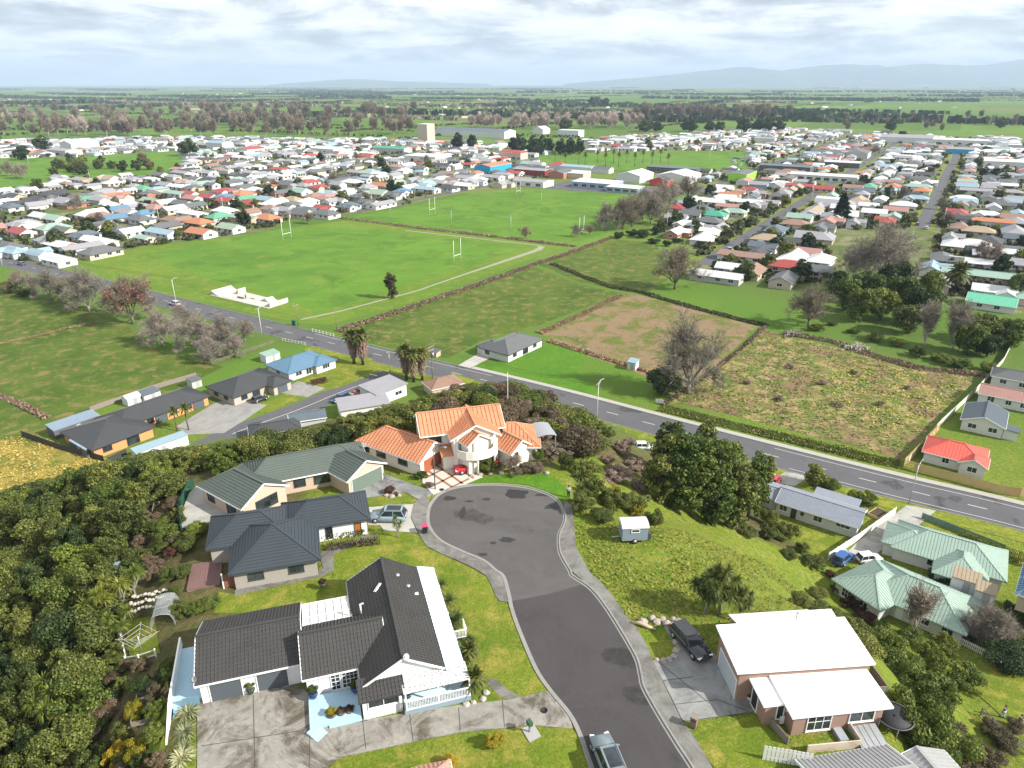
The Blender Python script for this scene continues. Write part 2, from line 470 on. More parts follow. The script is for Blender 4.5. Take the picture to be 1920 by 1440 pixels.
paddock = grass('paddock', (0.055, 0.105, 0.012), (0.105, 0.155, 0.02), (0.22, 0.185, 0.065), 0.06, 0.28, (0.50, 0.64), 0.7)
rough_pad = grass('rough paddock', (0.095, 0.175, 0.022), (0.18, 0.21, 0.04), (0.40, 0.30, 0.14), 0.07, 0.30, (0.47, 0.58), 0.9, ((0.25, 0.165, 0.095), 0.10, (0.50, 0.60)))
brown_pad = grass('mown brown paddock', (0.10, 0.14, 0.025), (0.17, 0.19, 0.04), (0.28, 0.195, 0.115), 0.08, 0.13, (0.43, 0.54), 0.9, ((0.22, 0.15, 0.085), 0.35, (0.55, 0.66)))
dry_pad = grass('yellow rank grass', (0.14, 0.17, 0.025), (0.22, 0.22, 0.04), (0.46, 0.33, 0.08), 0.09, 0.20, (0.42, 0.60), 0.9)

# main road
MR = smooth_line([G(u, v) for u, v in [(-420, 400), (-150, 455), (60, 502), (330, 569), (480, 608), (700, 663), (900, 711), (1040, 746), (1240, 800), (1500, 868), (1700, 919), (1880, 962), (2100, 1020), (2400, 1090)]], 5)
sheet('main_road', strip(MR, -4.7, 4.7), tar, 0, 0.03)
SS = smooth_line([G(u, v) for u, v in [(762, 690), (700, 713), (640, 735), (560, 768), (440, 812), (360, 850)]], 5)
sheet('side_street', strip(SS, -3.6, 3.6), tar, 0, 0.034)
m = MB()
for x, y, a in walk(MR, 9.0): m.box((x, y, 0.036), (3.0, 0.14, 0.012), a)
m.build('centre_line', linemat, kind='structure')
m = MB()
for d in (-3.5, 3.5):
    ln = offset_line(MR, d)
    for x, y, a in walk(ln, 2.0):
        if x > 55 or (d > 0 and -60 < x < -5): m.box((x, y, 0.036), (2.02, 0.10, 0.012), a)
for x, y, a in walk(SS, 1.0, 6.0)[:45]: m.box((x, y, 0.038), (1.02, 0.12, 0.012), a)
q = G(725, 690); m.box((*q, 0.042), (5.5, 0.3, 0.012), R(-31)); q = G(700, 703); m.box((*q, 0.042), (2.6, 0.3, 0.012), R(-31))
m.build('edge_line', linemat, kind='structure')
fp = offset_line(MR, 5.6)
vis = [p for p in fp if -12 < p[0] < 130]
sheet('roadside_footpath', strip(vis, -0.75, 0.75), paint('pale footpath', (0.36, 0.34, 0.31), 0.9, 0.2, 0.8), 0, 0.10)
for nm, d in (('kerb', 4.78), ('kerb', -4.78)):
    ln = [p for p in offset_line(MR, d) if -230 < p[0] < 130]
    sheet(nm, strip(ln, -0.09, 0.09), kerbmat, 0, 0.13)
verge = grass('verge', (0.13, 0.19, 0.018), (0.18, 0.22, 0.022), (0.33, 0.31, 0.05), 0.15, 0.5, (0.45, 0.68), 0.5)
ln = [p for p in MR if -60 < p[0] < 130]
sheet('grass_verge', strip(ln, -8.6, -4.87), verge, 0, 0.06)

# playing fields and paddocks
def fl(name, pts, mat, lift=0.02, label=None): return sheet(name, [G(u, v) for u, v in pts], mat, 0, lift, label=label)
fl('playing_field', [(90, 500), (270, 462), (500, 436), (560, 425), (660, 412), (1018, 461), (1060, 462), (980, 492), (780, 565), (610, 610), (560, 605), (300, 552)], field_edge, 0.020)
fl('pitch', [(270, 478), (535, 428), (640, 423), (985, 463), (858, 503), (600, 585), (480, 545), (380, 520)], field, 0.030)
fl('far_playing_field', [(640, 408), (735, 392), (880, 364), (960, 357), (1100, 356), (1190, 366), (1175, 380), (1135, 440), (1080, 456)], field, 0.022)
fl('gravel_path', [(1010, 460), (1022, 463), (1015, 469), (870, 516), (780, 547), (640, 584), (566, 600), (562, 598.5), (640, 582), (780, 545), (870, 513.5), (1000, 469), (1008, 464)], paint('gravel', (0.27, 0.27, 0.20), 0.95, 0.3, 0.8), 0.045)
fl('gravel_path', [(760, 431.5), (1008, 459.5), (1011, 461), (760, 432.6)], paint('gravel', (0.27, 0.27, 0.20), 0.95, 0.3, 0.8), 0.047)
fl('paddock', [(632, 628), (1000, 500), (1095, 535), (1165, 550), (1010, 610), (900, 640), (840, 672), (730, 652)], paddock, 0.016)
fl('paddock', [(1010, 497), (1140, 448), (1230, 455), (1260, 520), (1215, 545), (1170, 545), (1090, 530)], paddock, 0.018)
fl('mown_paddock', [(1010, 622), (1180, 548), (1420, 612), (1290, 738), (1170, 690), (1060, 655)], brown_pad, 0.014)
fl('rough_paddock', [(1238, 752), (1300, 730), (1430, 618), (1560, 650), (1700, 690), (1840, 700), (1755, 790), (1690, 860), (1500, 812), (1360, 775)], rough_pad, 0.012)
fl('lawn', [(880, 690), (1040, 645), (1105, 660), (1080, 700), (1140, 745), (985, 715)], grass('fresh lawn', (0.07, 0.19, 0.013), (0.10, 0.22, 0.016), (0.16, 0.24, 0.03), 0.1, 0.6), 0.022)
fl('field', [(-260, 560), (60, 548), (200, 585), (275, 635), (300, 660), (420, 688), (330, 730), (150, 775), (60, 830), (-260, 800)], paddock, 0.020)
fl('rank_grass', [(-300, 860), (60, 815), (220, 868), (120, 905), (-60, 940), (-300, 960)], dry_pad, 0.018)
# hills on the horizon
def hillprof(u):
    P = [(-900, 158), (300, 158), (560, 158), (640, 153), (700, 150.5), (760, 153), (840, 156), (960, 158), (1040, 158), (1120, 152), (1200, 146), (1290, 138), (1360, 134), (1420, 136), (1480, 130), (1540, 128), (1600, 132), (1660, 127), (1720, 129), (1780, 126), (1830, 121), (1880, 129), (1960, 136), (2200, 128), (2600, 150), (3000, 158)]
    for (a, b), (c, d) in zip(P, P[1:]):
        if a <= u <= c: return b + (d - b) * (u - a) / (c - a)
    return 158
hv = []; hf = []; rows = 12; us = list(range(450, 2700, 9)); D0 = 17000
for j in range(rows):
    t = j / (rows - 1)
    for u in us:
        hh = max(0, (157.5 - hillprof(u))) / FPX * (D0 + 5000) + (70 if hillprof(u) < 157.4 else 0)
        yy = D0 + 5000 * t; xx = (u - 960) / FPX * (D0 + 5000)
        n_ = mnoise.fractal(Vector((xx * 0.0007, yy * 0.0007, 3)), 1.0, 2.0, 6)
        h = hh * (sstep(t) * (1 + 0.10 * n_ ) + 0.55 * n_ * math.sin(math.pi * t) * 0.6)
        hv.append((xx, yy, max(-5, h) if j else -20))
nu = len(us)
hf = [[j * nu + i, j * nu + i + 1, (j + 1) * nu + i + 1, (j + 1) * nu + i] for j in range(rows - 1) for i in range(nu - 1)]
me = bpy.data.meshes.new('hills'); me.from_pydata(hv, [], hf)
m_, N, L, b = nodes_of('hill cover'); pp = pos(N)
L.new(ramp(N, L, nz(N, L, 0.0011, 8, 0.7, pp, 0.6), [(0.35, (0.02, 0.038, 0.016)), (0.52, (0.038, 0.058, 0.024)), (0.62, (0.09, 0.13, 0.045))]), b.inputs['Base Color'])
b.inputs['Roughness'].default_value = 1
me.materials.append(m_); me.polygons.foreach_set('use_smooth', [True] * len(me.polygons)); me.update()
o = bpy.data.objects.new('hills', me); COL.objects.link(o); tag(o, kind='structure')

# ------------------------------------------------------------------ plants: one mesh of each kind, shared by its copies
def quads_mesh(name, C, U, V, mat):
    """Leaf-sized quads: centres C, half-axes U and V (n x 3)."""
    n = len(C)
    P = np.stack([C - U - V, C + U - V * 0.6, C + U * 0.9 + V, C - U * 0.8 + V * 0.9], 1).reshape(-1, 3)
    me = bpy.data.meshes.new(name)
    me.vertices.add(4 * n); me.vertices.foreach_set('co', P.astype(np.float32).ravel())
    me.loops.add(4 * n); me.loops.foreach_set('vertex_index', np.arange(4 * n, dtype=np.int32))
    me.polygons.add(n); me.polygons.foreach_set('loop_start', np.arange(0, 4 * n, 4, dtype=np.int32))
    me.materials.append(mat); me.update(calc_edges=True); return me
def leaf_arrays(rg, blobs, n, size, droop=0.0, flat=0.35):
    """Leaves on and in a set of lumps (x, y, z, r): a crown with an uneven outline."""
    B = np.array(blobs, float); w = B[:, 3] ** 2; k = rg.choice(len(B), n, p=w / w.sum())
    d = rg.normal(size=(n, 3)); d[:, 2] += 0.25; d /= np.linalg.norm(d, axis=1)[:, None]
    r = (0.55 + 0.5 * rg.random(n) ** 0.6)[:, None]
    C = B[k, :3] + d * r * B[k, 3:4] * np.array([1, 1, 0.85])
    nrm = d + rg.normal(size=(n, 3)) * 0.55; nrm /= np.linalg.norm(nrm, axis=1)[:, None]
    t = np.cross(nrm, rg.normal(size=(n, 3))); t /= np.linalg.norm(t, axis=1)[:, None]
    b = np.cross(nrm, t); s = size * (0.6 + 0.8 * rg.random(n))[:, None]
    return C, t * s, b * s * (0.55 + flat * rg.random(n))[:, None]
def lumps(rg, n, rx, rz, zc, r0, r1, lo=0.9):
    out = []
    for _ in range(n):
        d = rg.normal(size=3); d[2] = abs(d[2]) * 0.9 - 0.15 if lo > 0.5 or rg.random() > 0.45 else -abs(d[2]); d /= np.linalg.norm(d)
        q = 0.45 + 0.5 * rg.random()
        out.append((d[0] * rx * q, d[1] * rx * q, zc + d[2] * rz * q, r0 + (r1 - r0) * rg.random()))
    return out
bark = paint('bark', (0.14, 0.115, 0.09), 0.9, 0.35, 2.0)
bark_pale = paint('pale bark', (0.36, 0.32, 0.27), 0.9, 0.3, 2.0)
bark_grey = paint('grey bark', (0.22, 0.20, 0.18), 0.9, 0.3, 2.0)
twig_brown = leafmat('brown twigs', (0.13, 0.105, 0.075), (0.20, 0.165, 0.12), (0.29, 0.24, 0.18), 0.05, 0.2)
twig_grey = leafmat('grey twigs', (0.15, 0.13, 0.105), (0.23, 0.205, 0.165), (0.34, 0.30, 0.245), 0.05, 0.15)
twig_rust = leafmat('rusty leaves', (0.13, 0.065, 0.04), (0.20, 0.11, 0.065), (0.26, 0.17, 0.10), 0.15, 0.1)
L_OLIVE = leafmat('olive bush leaves', (0.040, 0.062, 0.014), (0.112, 0.142, 0.027), (0.24, 0.255, 0.07), 0.3, 0.35)
L_DARK = leafmat('dark evergreen leaves', (0.016, 0.034, 0.010), (0.036, 0.064, 0.017), (0.085, 0.115, 0.030))
L_MID = leafmat('mid green leaves', (0.036, 0.066, 0.012), (0.095, 0.145, 0.024), (0.22, 0.25, 0.055), 0.3)
L_LIGHT = leafmat('fresh green leaves', (0.055, 0.095, 0.012), (0.11, 0.16, 0.02), (0.19, 0.22, 0.04))
L_YEL = leafmat('golden leaves', (0.20, 0.17, 0.015), (0.38, 0.29, 0.02), (0.50, 0.42, 0.05))
L_BROWN = leafmat('brown scrub', (0.075, 0.06, 0.032), (0.135, 0.105, 0.06), (0.21, 0.165, 0.10))
L_PINK = leafmat('pink blossom', (0.07, 0.08, 0.03), (0.17, 0.12, 0.10), (0.34, 0.20, 0.22))
L_SILVER = leafmat('silver grass', (0.20, 0.23, 0.11), (0.34, 0.36, 0.19), (0.45, 0.46, 0.28))
L_RED = leafmat('red foliage', (0.05, 0.022, 0.016), (0.09, 0.04, 0.026), (0.13, 0.09, 0.04))
L_PINE = leafmat('conifer needles', (0.010, 0.024, 0.010), (0.022, 0.042, 0.016), (0.045, 0.070, 0.024))
L_SCRUB = leafmat('pale leafless scrub', (0.12, 0.09, 0.065), (0.22, 0.165, 0.12), (0.34, 0.265, 0.20), 0.05, 0.25)
LEAVES = dict(scrub=L_SCRUB, olive=L_OLIVE, dark=L_DARK, mid=L_MID, light=L_LIGHT, gold=L_YEL, brown=L_BROWN, pink=L_PINK, silver=L_SILVER, red=L_RED, pine=L_PINE)

def stem_mesh(name, rg, h, r, n, mat, spread=0.5):
    m = MB()
    for k in range(n):
        a = rg.random() * 6.28; s = spread * rg.random()
        m.tube([(0.05 * math.cos(a), 0.05 * math.sin(a), -0.15), (s * 0.4 * math.cos(a), s * 0.4 * math.sin(a), h * 0.5), (s * math.cos(a), s * math.sin(a), h)], [r, r * 0.7, r * 0.3], 5)
    return m.mesh(name, mat)
SHRUB = []; SHRUB_STEM = []
for k in range(6):
    rg = np.random.default_rng(20 + k)
    bl = (lumps(rg, 13, 0.85, 0.75, 0.62, 0.25, 0.48) + [(0, 0, 0.5, 0.6)]) if k < 3 else (lumps(rg, 34, 1.05, 0.95, 0.55, 0.13, 0.30) + [(0, 0, 0.45, 0.5)])
    SHRUB.append(quads_mesh('foliage', *leaf_arrays(rg, bl, 8500, 0.031), L_OLIVE))
    SHRUB_STEM.append(stem_mesh('stem', rg, 0.9, 0.05, 4, bark))
def shrub(x, y, r, h, kind, name, label, cat, group=None, stem=True, z=None, k=None):
    k = rnd.randrange(6) if k is None else k
    z = tz(x, y) if z is None else z
    o = inst(name, SHRUB[k], None, (x, y, z - 0.05), rnd.random() * 6.28, (r * rnd.uniform(0.8, 1.25), r * rnd.uniform(0.8, 1.2), h * 0.72), [LEAVES[kind]], label=label, cat=cat, group=group)
    if stem: inst('stem', SHRUB_STEM[k], o)
    return o
def tree_obj(name, trunk, crown, loc, rz, sc, label, cat='tree', group=None, mats=None, tmats=None):
    e = empty(name, loc, rz, label, cat, group); e.scale = sc if hasattr(sc, '__len__') else (sc,) * 3
    inst('trunk', trunk, e, mats=tmats); inst('crown', crown, e, mats=mats)
    return e
def limb(m, rg, p, d, length, r, depth, twigs, up=0.25, spread=0.75, seg=3):
    """A limb that bends, forks and ends in twigs."""
    pts = [p]; q = p.copy(); dd = d.copy()
    for i in range(seg):
        dd = (dd + Vector(rg.normal(size=3)) * 0.13 + Vector((0, 0, up * 0.12))).normalized()
        q = q + dd * (length / seg); pts.append(q.copy())
    m.tube(pts, [r * (1 - 0.45 * i / seg) for i in range(seg + 1)], 5 if r > 0.05 else 3, cap=False)
    if depth == 0:
        for _ in range(12):
            t = rg.random(); i = min(seg - 1, int(t * seg)); b = pts[i].lerp(pts[i + 1], t * seg - i)
            e = (dd + Vector(rg.normal(size=3)) * 0.6 + Vector((0, 0, up * 0.4))).normalized()
            twigs.append((b, e, length * (0.5 + 0.5 * rg.random())))
        return
    nb = 3 if depth > 1 else 4
    for j in range(nb):
        t = 0.4 + 0.6 * (j + rg.random() * 0.6) / nb; t = min(1, t); i = min(seg - 1, int(t * seg)); b = pts[i].lerp(pts[i + 1], t * seg - i)
        e = (dd + Vector(rg.normal(size=3)) * spread + Vector((0, 0, up))).normalized()
        limb(m, rg, b, e, length * (0.58 + 0.2 * rg.random()), r * 0.5, depth - 1, twigs, up, spread, seg)
def twig_mesh(name, twigs, w, rg, mat, sub=2):
    C, U, V = [], [], []
    for b, e, l in twigs:
        for k in range(sub + 1):
            if k: d = (e + Vector(rg.normal(size=3)) * 0.5).normalized(); s = b + e * l * rg.random(); ll = l * 0.6
            else: d, s, ll = e, b, l
            side = d.cross(Vector(rg.normal(size=3))).normalized()
            C.append(s + d * ll / 2); U.append(side * w); V.append(d * ll / 2)
    return quads_mesh(name, np.array(C), np.array(U), np.array(V), mat)
def bare_proto(seed, h=10, trunkh=0.14, r=0.26, depth=3, up=0.3, spread=0.75, nmain=8, w=0.017, sub=3, tm=None, cm=None):
    rg = np.random.default_rng(seed); m = MB(); tw = []
    top = Vector((0, 0, h * trunkh)); m.tube([(0, 0, -0.3), (0.02, 0, h * trunkh * 0.5), top], [r * 1.25, r, r * 0.9], 8)
    for j in range(nmain):
        a = 6.28 * (j + rg.random() * 0.5) / nmain
        d = Vector((math.cos(a), math.sin(a), 0.35 + 0.9 * (j % 3) * (0.5 + up) + up * rg.random())).normalized() if j else Vector((0.05, 0, 1))
        limb(m, rg, top - Vector((0, 0, 0.2 * rg.random())), d, h * (0.27 + 0.06 * (j % 3)) if j else h * 0.42, r * 0.5, depth, tw, up, spread)
    return m.mesh('trunk', tm or bark_grey), twig_mesh('crown', tw, w, rg, cm or twig_grey, sub)
BARE = [bare_proto(s, cm=twig_grey) for s in (1, 2, 3)]
BARE_BROWN = [bare_proto(s, up=0.35, spread=0.7, tm=bark, cm=twig_brown) for s in (4, 5)]
POPLAR = [bare_proto(s, h=12, trunkh=0.1, r=0.2, depth=2, up=1.3, spread=0.4, nmain=7, w=0.03, sub=3, tm=bark_pale, cm=twig_grey) for s in (6, 7)]
FAR_BARE = [bare_proto(s, h=10, trunkh=0.15, r=0.2, depth=1, up=0.7, spread=0.6, nmain=8, w=0.09, sub=6, tm=bark_pale, cm=twig_brown) for s in (8, 9, 10)]
def leafy_proto(seed, h, rx, zc, rz, nl, r0, r1, n, size, mat, tr=0.25, trunk_h=None, lo=0.9):
    rg = np.random.default_rng(seed); m = MB(); th = trunk_h or zc
    m.tube([(0, 0, -0.3), (0.05, 0.03, th * 0.5), (0, 0.05, th)], [tr * 1.3, tr, tr * 0.5], 7)
    bl = lumps(rg, nl, rx, rz, zc, r0, r1, lo)
    for b in bl[:7]: m.tube([(0, 0, th * 0.45), (b[0] * 0.5, b[1] * 0.5, (th * 0.5 + b[2]) / 2), (b[0], b[1], b[2])], [tr * 0.5, tr * 0.3, tr * 0.1], 5, cap=False)
    return m.mesh('trunk', bark), quads_mesh('crown', *leaf_arrays(rg, bl, n, size), mat)
BROAD = [leafy_proto(30 + k, 8, 3.2, 4.0, 3.4, 26, 0.8, 1.5, 4600, 0.17, L_DARK, lo=0) for k in range(3)]
TALL = [leafy_proto(40 + k, 13, 2.1, 6.0, 6.6, 64, 0.4, 0.95, 8500, 0.13, L_MID, 0.2, 9, lo=0) for k in range(3)]
ROUNDT = [leafy_proto(50 + k, 8, 3.4, 3.8, 3.8, 26, 1.0, 1.6, 1600, 0.36, L_DARK, lo=0) for k in range(2)]
def conifer_proto(seed, h, r, n, mat):
    rg = np.random.default_rng(seed); m = MB()
    m.tube([(0, 0, -0.2), (0, 0, h)], [0.22, 0.03], 6)
    t = rg.random(n) ** 0.75; z = h * (0.08 + 0.92 * t); rad = r * (1 - t) ** 0.8 * (0.35 + 0.7 * rg.random(n)) + 0.08; a = rg.random(n) * 6.28
    a += 0.6 * np.sin(z * 3.0); rad *= 1 + 0.22 * np.sin(z * 4 + 3 * a)
    C = np.stack([rad * np.cos(a), rad * np.sin(a), z - rad * 0.15], 1)
    o_ = np.stack([np.cos(a), np.sin(a), -0.25 + 0 * a], 1) + rg.normal(size=(n, 3)) * 0.3
    o_ /= np.linalg.norm(o_, axis=1)[:, None]; s_ = np.cross(o_, rg.normal(size=(n, 3))); s_ /= np.linalg.norm(s_, axis=1)[:, None]
    k = (0.20 + 0.22 * rg.random(n))[:, None]
    return m.mesh('trunk', bark), quads_mesh('crown', C, s_ * k * 0.6, o_ * k * 1.2, mat)
CONIFER = [conifer_proto(60, 10, 2.6, 2200, L_PINE), conifer_proto(61, 10, 1.4, 1400, L_PINE)]
def blades_mesh(name, rg, heads, nb, ln, w, mat, droop=0.5, up=0.25):
    """Sword leaves rising from each head and arching over."""
    m = MB()
    for hx, hy, hzz in heads:
        for _ in range(nb):
            a = rg.random() * 6.28; el = up + (1.25 - up) * rg.random(); l = ln * (0.7 + 0.5 * rg.random())
            d = Vector((math.cos(a) * math.cos(el), math.sin(a) * math.cos(el), math.sin(el))); s = Vector((-math.sin(a), math.cos(a), 0)) * w
            p0 = Vector((hx, hy, hzz)); p1 = p0 + d * l * 0.55; p2 = p0 + d * l - Vector((0, 0, droop * l * math.cos(el)))
            m.add([p0 - s * 0.5, p0 + s * 0.5, p1 + s, p1 - s, p2], [[0, 1, 2, 3], [3, 2, 4]])
    return m.mesh(name, mat)
def palm_proto(seed, h, mat, nfr=34, ln=2.3, tr=0.2, skirt=False):
    rg = np.random.default_rng(seed); m = MB()
    m.tube([(0, 0, -0.2), (0.1, 0.05, h * 0.5), (0.05, 0, h)], [tr * 1.3, tr, tr * 0.9], 8)
    f = MB()
    for i in range(nfr):
        a = 6.28 * i * 0.618 * 2.618 % 6.28; el = 1.35 - 2.0 * (i / nfr); l = ln * (0.85 + 0.3 * rg.random())
        d = Vector((math.cos(a) * math.cos(el), math.sin(a) * math.cos(el), math.sin(el))); s = Vector((-math.sin(a), math.cos(a), 0))
        p = Vector((0.05, 0, h)); N_ = 5; prev = None
        for j in range(N_ + 1):
            t = j / N_; q = p + d * l * t - Vector((0, 0, 0.55 * l * t * t * max(0.2, math.cos(el)))); wv = l * 0.17 * math.sin(math.pi * min(0.97, 0.12 + t * 0.85))
            dn = Vector((0, 0, -0.35 * wv))
            cur = (q - s * wv + dn, q, q + s * wv + dn)
            if prev:
                f.add([prev[0], prev[1], cur[1], cur[0]], [[0, 1, 2, 3]]); f.add([prev[1], prev[2], cur[2], cur[1]], [[0, 1, 2, 3]])
            prev = cur
    sk = None
    if skirt:
        C, U, V = [], [], []
        for _ in range(700):
            a = rg.random() * 6.28; t = rg.random(); z = h * (0.25 + 0.73 * t); rr = (0.4 + 1.0 * t) * (0.5 + 0.5 * rg.random())
            C.append((rr * math.cos(a), rr * math.sin(a), z)); U.append(np.array([-math.sin(a), math.cos(a), 0]) * 0.07); V.append(np.array([0.25 * math.cos(a), 0.25 * math.sin(a), -0.55]))
        sk = quads_mesh('dead_fronds', np.array(C), np.array(U), np.array(V), leafmat('dead palm fronds', (0.13, 0.09, 0.06), (0.24, 0.17, 0.11), (0.33, 0.25, 0.17), 0.1, 0.1))
    return m.mesh('trunk', bark), f.mesh('crown', mat), sk
L_PALM = leafmat('palm fronds', (0.05, 0.07, 0.012), (0.09, 0.11, 0.02), (0.16, 0.15, 0.03), 0.2, 0.15)
L_CORD = leafmat('cabbage tree leaves', (0.075, 0.11, 0.012), (0.14, 0.18, 0.025), (0.25, 0.27, 0.05), 0.2, 0.2)
L_FLAX = leafmat('flax leaves', (0.05, 0.085, 0.02), (0.09, 0.13, 0.03), (0.19, 0.20, 0.06), 0.15, 0.3)
PALM_FAN = palm_proto(70, 9, L_PALM, 56, 2.1, 0.22, True)
PALM_THIN = palm_proto(71, 7, L_PALM, 26, 2.0, 0.16)
PALM_BIG = palm_proto(72, 6, L_PALM, 60, 3.6, 0.4)
CORD = []
for k in range(3):
    rg = np.random.default_rng(80 + k); hd = []; m = MB()
    for j in range(5):
        a = 6.28 * j / 5 + rg.random(); s = 0.35 + 0.75 * rg.random(); hh = 1.7 + 1.1 * rg.random(); hd.append((s * math.cos(a), s * math.sin(a), hh))
        m.tube([(0, 0, -0.2), (0.02, 0, 0.8), (s * 0.6 * math.cos(a), s * 0.6 * math.sin(a), hh * 0.7), hd[-1]], [0.12, 0.10, 0.07, 0.05], 5)
    CORD.append((m.mesh('trunk', bark_grey), blades_mesh('crown', rg, hd, 85, 0.75, 0.028, L_CORD, 0.35, -0.5)))
rg = np.random.default_rng(88); hd = []; m = MB()
for j in range(13):
    a = 2.4 * j; s = 0.25 + 0.75 * rg.random(); hh = 1.3 + 1.7 * rg.random(); hd.append((s * math.cos(a), s * math.sin(a), hh)); m.tube([(0, 0, -0.2), (0.02, 0, 0.7), (s * 0.6 * math.cos(a), s * 0.6 * math.sin(a), hh * 0.7), hd[-1]], [0.11, 0.09, 0.06, 0.04], 5)
CORD_DENSE = (m.mesh('trunk', bark_grey), blades_mesh('crown', rg, hd, 110, 0.62, 0.03, leafmat('deep cabbage tree leaves', (0.035, 0.06, 0.012), (0.075, 0.11, 0.02), (0.16, 0.19, 0.04), 0.2, 0.15), 0.35, -0.7))
FLAX = [blades_mesh('leaves', np.random.default_rng(90 + k), [(0.1 * math.cos(i * 2), 0.1 * math.sin(i * 2), 0) for i in range(4)], 34, 1.25, 0.035, L_FLAX, 0.45, 0.35) for k in range(2)]
def cordyline(x, y, s, name, label, group=None, z=None):
    t, c = CORD[rnd.randrange(3)]
    return tree_obj(name, t, c, (x, y, tz(x, y) if z is None else z), rnd.random() * 6, s, label, 'tree', group)

# ------------------------------------------------------------------ houses
def clip_line(poly, axis_, val):
    """Range of the other coordinate where a 2-D polygon is cut by coordinate axis_ = val."""
    xs = []
    for i in range(len(poly)):
        a, b = poly[i], poly[(i + 1) % len(poly)]
        if (a[axis_] - val) * (b[axis_] - val) < 0:
            t = (val - a[axis_]) / (b[axis_] - a[axis_]); xs.append(a[1 - axis_] + t * (b[1 - axis_] - a[1 - axis_]))
    return (min(xs), max(xs)) if len(xs) >= 2 else None
def roof_plane(m, P, style, thick=0.14, pitch=0.3):
    """One roof slope: its eave is P[0]-P[1]; tiles and ribs are laid on it as relief."""
    P = [Vector(p) for p in P]; s = (P[1] - P[0]).normalized(); n = s.cross(P[2] - P[0]).normalized()
    if n.z < 0: n = -n
    t = n.cross(s)
    if t.z < 0: t = -t
    k = len(P); dn = Vector((0, 0, -thick))
    m.add(P + [p + dn for p in P], [list(range(k)), list(range(2 * k - 1, k - 1, -1))] + [[i, i + k, (i + 1) % k + k, (i + 1) % k] for i in range(k)])
    q = [((p - P[0]).dot(s), (p - P[0]).dot(t)) for p in P]
    smin, smax = min(a for a, _ in q), max(a for a, _ in q); tmax = max(b for _, b in q)
    if style in ('rib', 'tile', 'corr'):
        x = smin + pitch / 2
        while x < smax:
            r = clip_line(q, 0, x)
            if r and r[1] - r[0] > 0.05:
                w, h = (0.09, 0.07 if pitch < 0.5 else 0.11) if style == 'tile' else ((0.07, 0.05) if style == 'rib' else (pitch * 0.5, 0.045))
                m.bar(P[0] + s * x + t * r[0] + n * (h / 2 - 0.006), P[0] + s * x + t * r[1] + n * (h / 2 - 0.006), w, h, up=n)
            x += pitch
    if style in ('tile', 'shingle'):
        c = 0.37; y = 0.02
        while y < tmax:
            r = clip_line(q, 1, y + 0.05)
            if r and r[1] - r[0] > 0.1:
                a, b = P[0] + s * r[0] + t * (y + 0.05) + n * 0.010, P[0] + s * r[1] + t * (y + 0.05) + n * 0.010
                m.bar(a, b, 0.10, 0.065, up=n)
            y += c
